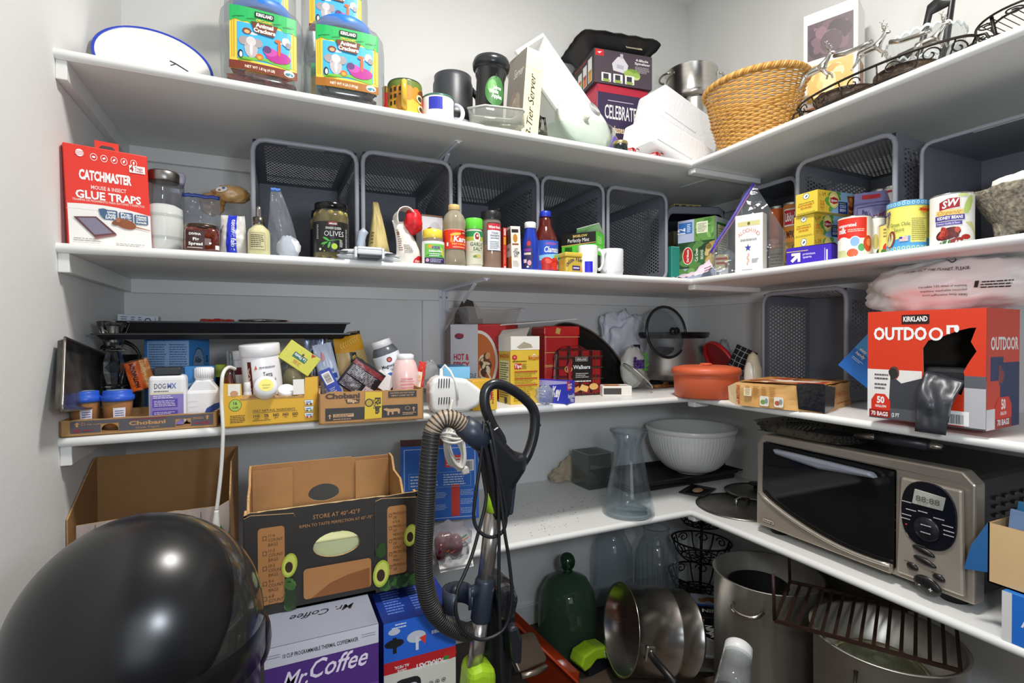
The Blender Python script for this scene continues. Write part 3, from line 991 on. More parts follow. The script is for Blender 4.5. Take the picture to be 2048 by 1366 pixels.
# ---- wicker basket
def wicker():
 o=T('wicker_basket','golden wicker basket at the corner of the top shelf','basket')
 r0,r1,h=.085,.13,.15
 n,rows=216,34
 cols=[m('#c99648',.55),m('#b57f36',.55),m('#d9ad62',.5)]
 for lo,hi,nm in((0,16,'woven_side'),(16,18,'braid_band'),(18,34,'woven_side')):
  b=B()
  for j in range(lo,hi):
   band=nm=='braid_band'
   def fn(u,v):
    k=(j+v)/rows
    r=r0+(r1-r0)*k**.85
    t=2*pi*u
    w=sin(t*19+pi*(j%2))
    r+=.0028*w+.0022*sin(pi*v)+(.003 if band else 0)
    return(r*cos(t),r*sin(t)*.82,h*k)
   b.grid(fn,n,3,cols[(j%9)//8],cu=True)
  b.build(nm,o)
 B().lathe([(0,.002),(r0,.001)],cols[1],n=40).at(sc=(1,.82,1)).build('basket_base',o)
 b=B()
 for s in range(3):
  P=[((r1+.004+.004*cos(40*2*pi*i/320+s*2.1))*cos(2*pi*i/320),(r1+.004+.004*cos(40*2*pi*i/320+s*2.1))*sin(2*pi*i/320)*.82,h+.004*sin(40*2*pi*i/320+s*2.1))for i in range(320)]
  b.tube(P,.0034,cols[s],n=5,closed=True)
 b.build('braided_rim',o)
 return o
put(wicker(),Z1,(1403,1626,119),x=1.475,rot=(0,0,-80))
# ---- fries carton
o=T('carton','tall white carton with three food photos, by the right wall on the top shelf','box')
w,d,h=.1,.07,.24
carton(o,w,d,h,m('#f0eeea',.4))
p=face(w,d,h,'f')
for y,cs,bg in((.66,['#4a3440','#6a4a58','#38262e','#7c5c66'],'#54404a'),(.36,['#e6c678','#d9b25a','#f0dca0','#c99c48'],'#d8b868'),(.06,['#e08a34','#d4702a','#f0a850','#c86020'],'#d88038')):
 p.rect(w*.08,h*y,w*.84,h*.26,bg).blobs(w*.08,h*y,w*.84,h*.26,cs,40,.016,int(y*50),.25)
p.done(o)
p=face(w,d,h,'r')
p.rect(d*.3,h*.3,d*.5,h*.3,'#b07848').blobs(d*.3,h*.3,d*.5,h*.3,['#c88a50','#8a5a34'],12,.012,2)
p.done(o)
put(o,Z1,(1606,1730,-8),x=1.72,rot=(0,0,-68))
# ---- silver reindeer
def deer(label,q,rz,zb,x):
 o=T('reindeer_figurine',label,'figurine','silver reindeer figurines')
 vs=[((0,0,.05),.014),((-.03,0,.052),.013),((.028,0,.058),.013),((.045,0,.078),.009),((.056,0,.096),.0085),((.074,0,.09),.005),((-.045,.008,.03),.007),((-.06,.008,.012),.004),((-.07,.008,0),.0035),((-.04,-.008,.028),.007),((-.046,-.008,.01),.004),((-.056,-.008,0),.0035),((.036,.008,.034),.006),((.056,.008,.022),.004),((.06,.008,.004),.0035),((.038,-.008,.032),.006),((.05,-.008,.014),.004),((.046,-.008,0),.0035),((-.042,0,.062),.004)]
 es=[(0,1),(0,2),(2,3),(3,4),(4,5),(1,6),(6,7),(7,8),(1,9),(9,10),(10,11),(2,12),(12,13),(13,14),(2,15),(15,16),(16,17),(1,18)]
 me=bpy.data.meshes.new('deer_body')
 me.from_pydata([v for v,r in vs],es,[])
 b=bpy.data.objects.new('deer_body',me)
 C.objects.link(b);b.parent=o
 b.modifiers.new('skin','SKIN')
 for i,(v,r)in enumerate(vs):me.skin_vertices[0].data[i].radius=(r,r)
 me.skin_vertices[0].data[0].use_root=True
 b.modifiers.new('sub','SUBSURF').levels=1
 SIL=m('#c9c6c0',.18,1)
 me.materials.append(SIL)
 for s in(-1,1):
  q2=B().tube([(.054,s*.004,.102),(.048,s*.012,.115),(.05,s*.018,.128),(.056,s*.017,.138)],[.003,.0026,.002,.001],SIL,n=6)
  q2.tube([(.049,s*.012,.115),(.06,s*.015,.124)],[.0022,.001],SIL,n=5).tube([(.05,s*.018,.127),(.042,s*.02,.136)],[.002,.001],SIL,n=5)
  q2.build('antler',o)
  B().at((.05,s*.009,.1),(0,0,s*30)).ball((0,0,0),.004,SIL,8,(.5,1.4,.7)).build('ear',o)
 put(o,None,q,x=x,rot=(0,0,rz))
 return o
# ---- oval wire tray with scrolls (right run) and what it holds
def spiral(c,r,turns,a0,ax1,ax2,n=22,grow=.75):
 P=[]
 for i in range(n):
  t=i/(n-1)
  a=a0+turns*2*pi*t
  q=r*(1-grow*t)
  P.append(Vector(c)+Vector(ax1)*q*cos(a)+Vector(ax2)*q*sin(a))
 return P
WIRE=m('#2e2622',.4,.6)
o=T('wire_tray','long oval dark wire tray with scrolled sides, along the right top shelf edge','tray')
A,Bb=.25,.085
ov=lambda t,k,z:(A*k*cos(t),Bb*k*sin(t),z)
for k,z,rr,nm in((1,.07,.004,'top_rail'),(.93,.018,.003,'lower_rail'),(.86,.006,.003,'base_rail')):
 B().tube([ov(2*pi*i/64,k,z)for i in range(64)],rr,WIRE,n=7,closed=True).build(nm,o)
for i in range(14):
 t=2*pi*(i+.5)/14
 p0,tg=Vector(ov(t,.965,.044)),Vector((-A*sin(t),Bb*cos(t),0)).normalized()
 B().tube(spiral(p0-tg*.016,.022,1.2,0,tg,(0,0,1)),.0022,WIRE,n=5).build('scroll',o)
 B().tube([ov(t+.2,.86,.006),ov(t+.22,.93,.03),ov(t+.21,1,.07)],.0022,WIRE,n=5).build('upright',o)
b=B()
for i in range(-5,6):
 y=Bb*.86*i/6
 x=A*.86*sqrt(1-(i/6)**2)
 B().tube([(-x,y,.006),(x,y,.006)],.002,WIRE,n=5).build('base_wire',o)
for s in(-1,1):
 B().tube([(s*A,0,.07),(s*(A+.02),0,.066),(s*(A+.035),.0,.03),(s*(A+.02),0,.002),(s*(A-.02),0,.004)],.0035,WIRE,n=6).build('foot',o)
put(o,Z1,(1578,1990,64),x=1.43,rot=(0,0,-90))
TZ=Z1+.012
for i,(q,lab,rr)in enumerate((((1625,1760,108),'brown patterned pottery dish lying in the near end of the wire tray',.07),((1745,1885,92),'brown patterned pottery dish lying in the far end of the wire tray',.07))):
 o=T('pottery_dish',lab,'dish')
 B().lathe([(0,.004),(rr*.5,.004),(rr*.8,.014),(rr,.03),(rr*1.02,.03),(rr*.82,.008),(rr*.5,0),(0,0)],m('#6b5848',.35,nz=(160,.8),c2='#241d1a'),n=40).build('dish_body',o)
 B().lathe([(rr*1.0,.029),(rr*1.03,.031),(rr*1.02,.027)],m('#2d2018',.3),n=40).build('rim',o)
 put(o,TZ,(q[0],q[1],None),x=1.44)
deer('silver reindeer figurine nearest the wicker basket',(1592,1672,78),-80,TZ+.02,1.50)
deer('silver reindeer figurine in the middle of the three',(1702,1782,40),-80,TZ+.02,1.52)
deer('silver reindeer figurine in front of the cut-glass bowl, highest of the three',(1815,1902,22),-80,TZ+.02,1.52)
SIL=m('#c9c6c0',.18,1)
for q,lab in((((1668,112),(1745,82)),'flat silver bar linking the left and middle reindeer'),(((1780,84),(1862,60)),'flat silver bar linking the middle and right reindeer')):
 o=T('silver_bar',lab,'bar')
 p0,p1=onX(*q[0],1.505),onX(*q[1],1.505)
 B().tube([p0,p0.lerp(p1,.3)+Vector((0,0,-.006)),p0.lerp(p1,.7)+Vector((0,0,-.004)),p1],.006,SIL,n=8).build('bar_strip',o)
o=T('glass_bowl','cut-glass bowl with a scalloped edge, at the right end of the top shelf','bowl')
b=B()
def cut(u,v):
 t=2*pi*u
 r=.05+.055*v**.7+.0022*abs(sin(12*t))*v
 return(r*cos(t),r*sin(t),.07*v+(.004*abs(cos(12*t))if v>.95 else 0))
b.grid(cut,144,8,glass('#eef2f2',.04,.05,bump=(70,.5)),cu=True)
b.build('bowl_side',o)
B().lathe([(0,.002),(.05,.001)],glass('#eef2f2',.04,.05),n=40).build('bowl_base',o)
B().tube([cut(i/144,1)for i in range(144)],.0018,m('#dfe6e6',.08),n=5,closed=True).build('scalloped_rim',o)
put(o,Z1+.01,(1768,1938,38),x=1.62)
o=T('kitchen_tool','black angular appliance handle with a curved arm, behind the reindeer','handle')
BK=m('#1b1b1d',.35)
b=B()
P=[(.06,-.01),(.1,.055),(.13,.058),(.165,.052),(.15,.01),(.125,-.03)]
b.tube([(x,0,z+.05)for x,z in P],.0105,BK,n=8,closed=True)
b.build('grip',o)
B().tube([(-.09,0,-.01),(-.075,0,.02),(-.045,0,.045),(0,0,.06),(.05,0,.06),(.07,0,.055)],.007,BK,n=8).build('curved_arm',o)
put(o,Z1+.05,(1740,1912,-12),x=1.7,rot=(0,0,-90))
o=T('glass_cover','clear glass lid under the black appliance handle','lid')
B().lathe([(0,.03),(.05,.026),(.085,.012),(.095,0)],glass('#f0f4f4',.03,.04),n=44).build('lid_glass',o)
B().tube([(.095*cos(2*pi*i/44),.095*sin(2*pi*i/44),0)for i in range(44)],.002,ST,n=6,closed=True).build('lid_rim',o)
put(o,Z1+.02,(1772,1925,None),x=1.735,rot=(50,0,-75))
o=T('wire_stand','black scrolled wire stand at the top right corner','stand')
Bw=m('#1f1b19',.4,.5)
for k,z in((1,.13),(.7,.128)):B().tube([(.1*k*cos(2*pi*i/40),.1*k*sin(2*pi*i/40),z)for i in range(40)],.003,Bw,n=6,closed=True).build('ring',o)
for i in range(8):
 t=pi*i/4
 d=(cos(t),sin(t),0)
 B().tube(spiral((.085*d[0],.085*d[1],.122),.018,1.3,0,(-d[1],d[0],0),d,grow=.7),.002,Bw,n=5).build('scroll',o)
for i in range(-5,6):B().tube([(-.07,.014*i,.128),(.07,.014*i,.128)],.0012,Bw,n=4).build('mesh_wire',o)
for i in range(3):
 t=2*pi*i/3+.6
 B().tube([(.095*cos(t),.095*sin(t),.13),(.085*cos(t),.085*sin(t),.08),(.1*cos(t),.1*sin(t),.02),(.12*cos(t),.12*sin(t),0),(.128*cos(t),.128*sin(t),.008)],.004,Bw,n=6).build('leg',o)
put(o,Z1,(1948,2230,-26),x=1.56)
# ================================================================ second shelf, back run
def vessel(name,label,cat,parts,group=None,n=40):
 """round thing: parts = [(part name, material, profile[, squareness])]"""
 o=T(name,label,cat,group)
 for q in parts:
  B().lathe(q[2],q[1],n=n,sq=q[3]if len(q)>3 else 0).build(q[0],o)
 return o
def star(x,y,r,k=.4):
 return[(x+r*(1 if i%2==0 else k)*sin(pi*i/5),y+r*(1 if i%2==0 else k)*cos(pi*i/5))for i in range(10)]
o=T('carton','red and white glue trap carton with a hanging tab, at the left wall','box')
w,d,h=.145,.035,.165
RED='#e0301f'
carton(o,w,d,h,m(RED,.4))
b=B().prism([(-.018,h),(.024,h),(.024,h+.016),(-.018,h+.016)],.0012,m(RED,.4),o=-.0006)
b.build('hang_tab',o)
p=face(w,d,h,'f')
p.rect(.002,0,w-.002,h*.43,'#eceae6')
P=[(w*(.015+.985*i/12),h*(.41+.02*sin(pi*i/12)-.05*(i/12)**2))for i in range(13)]+[(w,h*.46),(.002,h*.46)]
p.poly(P,RED)
p.rect(0,h*.36,w,.0006,'#c8c6c2')
p.txt('CATCHMASTER',w*.47,h*.665,.015,WHITE,w=w*.62,bold=.045,shear=.08)
p.txt('MOUSE & INSECT',w*.5,h*.575,.006,'#f6d8d0',w=w*.42).txt('GLUE TRAPS',w*.5,h*.475,.0125,WHITE,w=w*.78,bold=.03).txt('TRAMPAS DE PEGAMENTO PARA RATONES Y INSECTOS',w*.5,h*.445,.0035,'#f4c8bc',w=w*.86)
for i in range(5):p.ring(w*(.34+.12*i),h*.9,.006,.0009,WHITE).ell(w*(.34+.12*i),h*.9,.003,.0016,WHITE,rot=20*i)
p.ell(w*.18,h*.92,.007,.006,WHITE)
for i in range(3):p.rect(w*.13,h*(.9+.015*i),w*.1,.0008,RED)
p.rect(w*.76,h*.8,w*.2,h*.075,WHITE).txt('4',w*.79,h*.815,.009,'#a01810',bold=.04).txt('Traps',w*.88,h*.835,.005,'#a01810',w=w*.1).txt('Trampas',w*.88,h*.812,.003,'#a01810')
for i,(a,c,e)in enumerate((('Home','& Family','SAFE'),('Pre-','BAITED','Adhesive'),('Professional','STRENGTH','Formula'))):
 x=w*(.5+.19*i);y=h*(.27+.01*(1-i))
 p.rect(x-w*.085,y,w*.17,h*.1,'#3c5a80',rr=.002)
 for k,s in enumerate((a,c,e)):p.txt(s,x,y+h*(.07-.03*k),.004,WHITE,w=w*.13,bold=.03)
p.poly([(w*.36,h*.38),(w*.42,h*.39),(w*.47,h*.38),(w*.44,h*.31),(w*.41,h*.29),(w*.38,h*.32)],'#3c5a80')
p.poly([(w*.07,h*.28),(w*.33,h*.3),(w*.56,h*.14),(w*.3,h*.09)],'#5d3034').poly([(w*.12,h*.27),(w*.32,h*.285),(w*.51,h*.145),(w*.3,h*.115)],'#7b7688').poly([(w*.3,h*.09),(w*.56,h*.14),(w*.56,h*.122),(w*.3,h*.07)],'#8a5a55')
p.ell(w*.68,h*.25,w*.13,h*.05,'#8a4a22',rot=-10).ell(w*.57,h*.255,w*.06,h*.027,'#7c4220',rot=10).ell(w*.59,h*.285,.004,.004,'#a8653c').poly([(w*.8,h*.22),(w*.99,h*.2),(w*.99,h*.206),(w*.8,h*.235)],'#a8653c')
p.lines(w*.06,h*.04,w*.4,h*.04,2,'#a09c98',2).lines(w*.55,h*.02,w*.38,h*.03,2,'#a09c98',4)
p.done(o,'printed_front')
p=Pr((-.018,-.0007,h),(1,0,0),(0,0,1))
p.poly([(.006,.004),(.036,.004),(.03,.009),(.012,.009)],'#3c3a3c')
p.done(o,'hang_slot')
put(o,Z2,(121,304,280),y=1.47,rot=(0,-2,21))
CLEAR=glass('#f2f4f3',.04,.03)
METAL=m('#8d8a86',.35,1)
o=vessel('jar','clear barrel glass jar of white flour with a grey metal lid','jar',[('jar_glass',CLEAR,[(0,.002),(.04,0),(.046,.01),(.048,.05),(.046,.1),(.042,.125),(.036,.136),(.036,.15)]),('flour',m('#f4f3f0',.8,nz=(30,.1)),[(0,.004),(.039,.004),(.0445,.012),(.0465,.05),(.0452,.088),(.03,.094),(0,.09)]),('screw_lid',METAL,[(.037,.138),(.0385,.139),(.0385,.154),(.036,.157),(0,.157)])])
for z in(.03,.072):B().lathe([(.047,z-.003),(.0487,z),(.047,z+.003)],CLEAR,n=40).build('glass_ridge',o)
put(o,Z2,(286,369,337),y=1.52)
o=T('storage_box','tall clear food container with a lavender lid behind the flour jar','container')
B().box(-.05,.05,-.04,.04,.001,.15,glass('#e6e6ee',.1,.12)).build('container_body',o,bev=.012)
B().box(-.054,.054,-.044,.044,.145,.168,m('#c9c6dc',.4)).build('lid',o,bev=.01)
put(o,Z2,(300,372,334),y=1.70,rot=(0,0,10))
def zipbag(label,W,H,D,seed,tint='#e8ecf2',zipc='#2f4aa0',fill=None,lean=0,name='zip_bag',tap=.12):
 """clear zip bag standing on its base: bulging below, pinched flat at the zip"""
 o=T(name,label,'bag')
 off=Vector((seed*3.1,seed,0))
 def fn(s):
  def f(u,v):
   x=(u-.5)*W*(1-tap*v**1.5)
   bul=D*(1-v)**.7*sin(pi*min(max(u,.02),.98))**.6
   n=noise.noise(Vector((u*4,v*4,s))+off)+.5*noise.noise(Vector((u*9,v*9,s))+off)
   return(x+lean*H*v*v*.5,s*(bul*.5+.001)+n*.008*(1-v*.8)*(1 if 0<u<1 else 0),H*v*(1+.03*n))
  return f
 for s in(-1,1):B().grid(fn(s),18,18,glass(tint,.12,.1,bump=(26,.6))).build('bag_film',o)
 e=fn(-1)
 B().tube([Vector(e(i/12,1))for i in range(13)],.0035,m(zipc,.35),n=6).build('zip_strip',o)
 if fill:fill(o)
 return o
def veg(o):
 rn=random.Random(3)
 b=B()
 for i in range(26):b.ball(((rn.random()-.5)*.06,(rn.random()-.5)*.03,.012+rn.random()*.05),.009+.006*rn.random(),rn.choice(['#c9c2a8','#b0a88c','#d8c890','#c4684c','#d9d4c4']),8,(1.3,.8,.9))
 b.build('dried_pasta',o,kind='stuff')
put(zipbag('zip bag of dried pasta with a blue zip, leaning behind the fig spread',.09,.115,.06,2,fill=veg),Z2,(360,446,385),y=1.6,rot=(0,0,8))
o=T('bread_bag','twisted bag of golden brown bread slumped against the first basket','bag')
b=B()
crumple(b,(.03,0,.085),.062,.04,.032,m('#cf9a58',.3,nz=(30,.6),c2='#e8d0a0',coat=.6),5,amp=.22)
b.build('loaf_end',o)
b=B()
crumple(b,(-.035,-.005,.04),.04,.035,.04,m('#c8935a',.3,nz=(45,.5),c2='#a06a34',coat=.5),8,amp=.3)
b.build('gathered_bag',o)
p=Pr((.0,-.047,.09),(1,0,.3),(-.3,.3,1),eps=.001)
p.ell(0,0,.02,.011,'#efe8dc').ell(.008,.004,.006,.005,'#3b6ab0').ell(-.008,-.002,.005,.004,'#b05a40')
p.done(o,'bag_emblem')
put(o,None,(398,502,370),y=1.64)
o=vessel('jar','squat jar of dark fig spread with a brown lid','jar',[('jar_glass',m('#4a140c',.06,nz=(140,.5),c2='#8a3a18',coat=1),[(0,0),(.032,0),(.035,.004),(.035,.05),(.031,.056)],5),('screw_lid',m('#3c2a22',.3,.4),[(.032,.053),(.0335,.054),(.0335,.065),(0,.066)])])
p=Pr((0,0,0),cyl=.0352,sq=5)
p.rect(-.03,.004,.034,.044,'#3a0f0c').txt('DIVINA',-.013,.037,.005,WHITE,w=.02,bold=.03).txt('Fig',-.012,.0245,.0065,WHITE,bold=.03).txt('Spread',-.012,.014,.0065,WHITE,w=.024,bold=.03).rect(-.026,.007,.026,.0016,'#d8c8c0').rect(.022,.006,.008,.01,'#e4e0dc')
p.done(o)
put(o,Z2,(369,440,446),y=1.455,rot=(0,0,6))
def pouch(name,label,W,H,D,mat,seed=1,topw=.9,cat='bag',wave=.004,lean=0,group=None):
 """filled packet: cushion body, flat sealed top edge"""
 o=T(name,label,cat,group)
 off=Vector((seed*4.7,seed*1.3,0))
 def fn(s):
  def f(u,v):
   k=1-(1-topw)*v
   e=sin(pi*u)
   bul=D*.5*(max(e,0)**.5)*(1-v**3)*min(1,.55+2*v)
   n=noise.noise(Vector((u*3,v*4,s*2))+off)+.6*noise.noise(Vector((u*8,v*9,s))+off)
   return((u-.5)*W*k+lean*v*v*H,s*bul+n*wave*(1 if 0<u<1 else.3),H*v+n*wave*.5*v)
  return f
 b=B()
 for s in(-1,1):b.grid(fn(s),20,20,mat)
 b.build('packet',o)
 o['_']=0
 del o['_']
 return o,fn(-1)
class Wrap(Pr):
 """print laid on a packet's front: u and v run 0..1 over it"""
 def __init__(s,fn):
  super().__init__();s.fn=fn
 def mp(s,p,lay):
  u,v=min(max(p[0],.001),.999),min(max(p[1],0),1)
  a=Vector(s.fn(u,v))
  return a+Vector((0,-.001-.00006*lay,0))
 def raw(s,v,f,mat):
  if isinstance(mat,str):mat=m(mat,.35)
  bm=bmesh.new()
  w=[bm.verts.new((a,b,0))for a,b in v]
  for q in f:
   try:bm.faces.new([w[i]for i in q])
   except ValueError:pass
  for ax in(0,1):
   for k in range(1,20):
    bmesh.ops.bisect_plane(bm,geom=bm.verts[:]+bm.edges[:]+bm.faces[:],plane_co=(k/20,)*2+(0,),plane_no=(1-ax,ax,0))
  bm.verts.index_update()
  s.b.add([s.mp((q.co.x,q.co.y),s.k)for q in bm.verts],[tuple(q.index for q in g.verts)for g in bm.faces],mat,True)
  bm.free();s.k+=1
  return s
o,f=pouch('snack_bag','bag of coconut flakes with a bright blue stripe',.055,.09,.04,m('#d9d6d0',.3,nz=(60,.3)),3,.8)
p=Wrap(f)
p.rect(.32,0,.36,1,'#1c2fc0').txt('coconut flakes',.5,.5,.17,WHITE,w=.78,rot=-90,bold=.01).txt('organic',.1,.6,.06,'#3a4a70',w=.3,rot=60)
p.done(o)
put(o,Z2,(437,496,430),y=1.47,rot=(0,0,-8))
o=vessel('dropper_bottle','small pale yellow oil bottle with a metal dropper cap','bottle',[('bottle_glass',m('#d9d3a0',.08,nz=(20,.1),coat=.5),[(0,0),(.02,0),(.022,.003),(.022,.045),(.02,.052),(.009,.062),(.009,.068)]),('cap',m('#5c5650',.3,.8),[(.0115,.064),(.0118,.066),(.0118,.078),(.006,.08)]),('dropper_bulb',m('#9c9894',.2,.9),[(.0055,.078),(.005,.092),(.0045,.1),(0,.102)])])
p=Pr((0,0,.01),cyl=.0222)
p.rect(-.018,0,.03,.034,'#cfc79a').frame(-.018,0,.03,.034,.0005,'#6a6440').lines(-.016,.004,.026,.027,7,'#4a4630',3)
p.done(o)
put(o,Z2,(495,541,412),y=1.44)
def whitefill(o):
 b=B()
 crumple(b,(.012,0,.022),.024,.016,.022,m('#e6e6e8',.7),6,amp=.2)
 b.build('white_powder',o)
put(zipbag('clear zip bag with a lump of white powder, at the mouth of the first basket',.07,.13,.05,7,fill=whitefill,lean=-.22,zipc='#4a7ac8',tap=.72),Z2,(532,602,375),y=1.478)
# ---- olives
def olive_jar(label):
 o=vessel('olive_jar',label,'jar',[('jar_glass',CLEAR,[(0,.001),(.038,0),(.042,.006),(.042,.1),(.039,.112),(.036,.118),(.036,.124)]),('brine',glass('#b0a050',.1,.25),[(0,.003),(.037,.003),(.0405,.01),(.0405,.1),(.036,.112),(0,.113)]),('screw_lid',m('#141416',.15,.3),[(.0375,.118),(.039,.119),(.039,.132),(.036,.134),(0,.134)]),('label_wrap',m('#17181a',.35),[(.0424,.014),(.0424,.086)])],group='olive jars on the second shelf')
 rn=random.Random(5)
 me=None
 OL=[m('#b09a38',.25,coat=.5),m('#9c8a30',.25,coat=.5),m('#c4ac48',.25,coat=.5)]
 for ring_,zz in((0,.094),(1,.107),(2,.01)):
  for i in range(9):
   a=2*pi*(i+.5*(ring_%2))/9
   b=B().at((.029*cos(a),.029*sin(a),zz),(rn.random()*60,rn.random()*90,0)).ball((0,0,0),.0095,OL[(i+ring_)%3],10,(1,1,1.3))
   b.build('olive',o)
 p=Pr((0,0,.014),cyl=.0428)
 p.rect(-.011,.0625,.022,.008,'#c02020').rect(-.0105,.0632,.021,.006,'#17181a').txt('KIRKLAND',0,.0645,.0035,WHITE,w=.018,bold=.03)
 p.txt('SPANISH QUEEN',.001,.053,.0055,WHITE,w=.036,bold=0).txt('OLIVES',.003,.037,.012,WHITE,w=.046,bold=-.012)
 p.poly([(-.025,.012),(-.012,.026),(.018,.031),(.018,.03),(-.012,.024),(-.024,.011)],'#4f9a3c')
 for x,y,r in((-.016,.03,-30),(-.02,.02,15),(-.009,.016,75)):p.ell(x,y,.008,.0026,'#4fae4a',rot=r)
 p.ell(.003,.013,.007,.007,'#a8c83a',n=24).lines(.015,.012,.009,.018,6,'#d0d0c8',2)
 p.lines(-.04,.03,.006,.035,10,'#c8c8c4',7).lines(.032,.012,.005,.045,14,'#c8c8c4',8)
 p.ell(-.03,.006,.003,.003,WHITE).ell(-.02,.002,.0015,.0015,'#d8c840')
 p.done(o)
 return o
oj=olive_jar('front jar of green olives with a black label, at the mouth of the first basket')
put(oj,Z2,(626,698,402),y=1.462)
o2=copytree(oj)
o2['label']='second jar of green olives, half hidden just behind the first'
put(o2,Z2,(620,682,418),y=1.58)
# ---- waffle maker
o=T('waffle_maker','closed white and grey waffle maker with an upright handle, at the shelf edge','appliance')
WG=m('#d6d8dc',.3)
for z0,z1,nm in((.004,.014,'lower_shell'),(.016,.028,'upper_shell')):
 s=1 if nm[0]=='u' else-1
 prof=[(0,z0),(.086,z0),(.093,(z0+z1)/2),(.078,z1),(0,z1)]if s>0 else[(0,z0),(.08,z0),(.095,z1-.002),(.094,z1),(0,z1)]
 B().at(sc=(1,.8,1)).lathe(prof,WG,n=48).build(nm,o)
B().at(sc=(1,.8,1)).lathe([(.09,.0135),(.09,.0165)],m('#7a7d84',.4),n=48).build('seam',o)
B().box(-.028,.03,-.092,-.05,.022,.03,WG).box(-.028,.03,-.092,-.084,.012,.024,WG).build('handle_top',o,bev=.003)
B().box(-.025,.027,-.086,-.066,.003,.018,m('#3a3d42',.3)).build('latch',o,bev=.002)
for x in(-.034,.03):B().box(x,x+.006,-.09,-.07,.004,.029,m('#e2e4e8',.3)).build('hinge_cheek',o,bev=.002)
for x in(-.06,.055):B().box(x-.012,x+.012,-.079,-.06,.0178,.0198,m('#4a4d54',.4)).build('vent',o)
B().tube([(-.01,.0,.026),(-.008,.0,.05),(-.002,.0,.075),(.006,-.002,.084)],[.0105,.0105,.011,.009],m('#a9b4c4',.35),n=12).build('upright_handle',o)
put(o,Z2,(648,802,455),y=1.475,lim=(1.4,1.6))
o,f=pouch('paper_bag','beige paper bag with a pinched peak behind the waffle maker',.06,.1,.045,m('#d3bf80',.6,nz=(25,.15)),9,.18,lean=-.06)
p=Wrap(f)
p.lines(.64,.06,.25,.2,5,'#6a5228',3).lines(.05,.35,.15,.2,4,'#7a6a3a',4)
p.done(o)
put(o,Z2,(729,786,403),y=1.57)
# ---- rolled bag
o,f=pouch('flour_bag','white paper flour bag rolled over to show its red lining',.075,.095,.05,m('#ece6dc',.55,nz=(40,.1)),12,.42,lean=-.3)
p=Wrap(f)
p.poly([(.55,.0),(1,0),(1,.2),(.8,.2),(.62,.12)],'#c82030').txt('all purpose',.8,.06,.05,WHITE,w=.3).lines(.25,.25,.4,.2,5,'#8a8078',2).lines(.05,.3,.16,.5,10,'#8a5a4a',6).ell(.12,.7,.06,.05,'#6a5a50')
p.done(o)
b=B()
def roll(u,v):
 a=-2.2+4.6*v
 r=.026*(1-.25*v)*(1+.12*noise.noise(Vector((u*5,v*5,2))))
 return(-.012+r*cos(pi/2-a)*1.0,-.004+(u-.5)*.05,.1+r*sin(pi/2-a))
b.grid(roll,8,16,m('#e9e2d8',.55))
b.build('rolled_top',o,sol=.002)
b=B()
crumple(b,(.008,-.012,.094),.022,.022,.026,m('#d81824',.45),4,amp=.25,sc=2.5)
b.build('red_lining',o)
put(o,Z2,(784,847,413),y=1.46)
o=T('carton','white carton printed with a round brush, behind the yellow-lidded seasoning','box')
w,d,h=.06,.05,.11
carton(o,w,d,h,m('#d8d6dc',.5))
p=face(w,d,h,'f')
p.rect(0,0,w,h*.62,'#8c9ac0').rect(0,h*.97,w,h*.03,'#7a5a44').ell(w*.62,h*.7,.018,.02,'#c4c2c8').ell(w*.4,h*.62,.016,.018,'#9a6a28').ell(w*.55,h*.68,.009,.012,'#e0d2b4',rot=40)
for i in range(9):p.poly([(w*.4,h*.55),(w*(.1+.05*i),h*(.28-.01*(i%2))),(w*(.14+.05*i),h*.3)],'#c8a860')
p.done(o)
put(o,Z2,(832,886,428),y=1.58,rot=(0,0,4))
# ---- the row of bottles
o=vessel('seasoning_jar','clear seasoning jar with a bright yellow lid and green label','jar',[('jar_body',glass('#e8e0d4',.06,.2),[(0,0),(.022,0),(.024,.004),(.024,.05),(.02,.058),(.018,.062)]),('seasoning',m('#d8cfc0',.8),[(0,.002),(.0225,.003),(.0225,.045),(0,.046)]),('lid',m('#f0d648',.35),[(.02,.058),(.021,.06),(.021,.076),(.018,.078),(0,.078)])])
p=Pr((0,0,.002),cyl=.0244)
p.rect(-.034,0,.068,.048,WHITE).rect(-.025,.012,.05,.03,'#7cc858').poly([(-.025,.014),(0,.03),(.025,.012),(.025,.012)],'#4aa848').ell(-.012,.036,.006,.004,'#e8a838').ell(.016,.024,.004,.01,'#d8d040',rot=20).rect(-.025,.0,.05,.012,'#2c2456')
p.txt('KIDS',0,.031,.0055,'#6a50a0',bold=.05).txt('Seasoning',0,.024,.0045,WHITE,w=.03,bold=.04).lines(-.014,.014,.028,.008,2,WHITE,4).ell(-.018,.006,.004,.004,'#d8a8c8').lines(-.012,.001,.03,.009,3,'#c8c0dc',4)
p.done(o)
put(o,Z2,(843,889,457),y=1.436)
o=vessel('syrup_bottle','clear corn syrup bottle with a red label and beige cap','bottle',[('bottle_body',glass('#ece2c8',.05,.3),[(0,.002),(.022,0),(.025,.006),(.0235,.02),(.022,.042),(.0225,.078),(.025,.092),(.0245,.1),(.02,.112),(.012,.122),(.0105,.126)]),('syrup',glass('#c8a860',.1,.15),[(0,.004),(.021,.004),(.0235,.008),(.022,.02),(.0205,.042),(.021,.05),(0,.051)]),('cap',m('#d8b878',.4),[(.012,.124),(.0125,.125),(.0125,.134),(.011,.136),(0,.136)])])
p=Pr((0,0,.036),cyl=.0229)
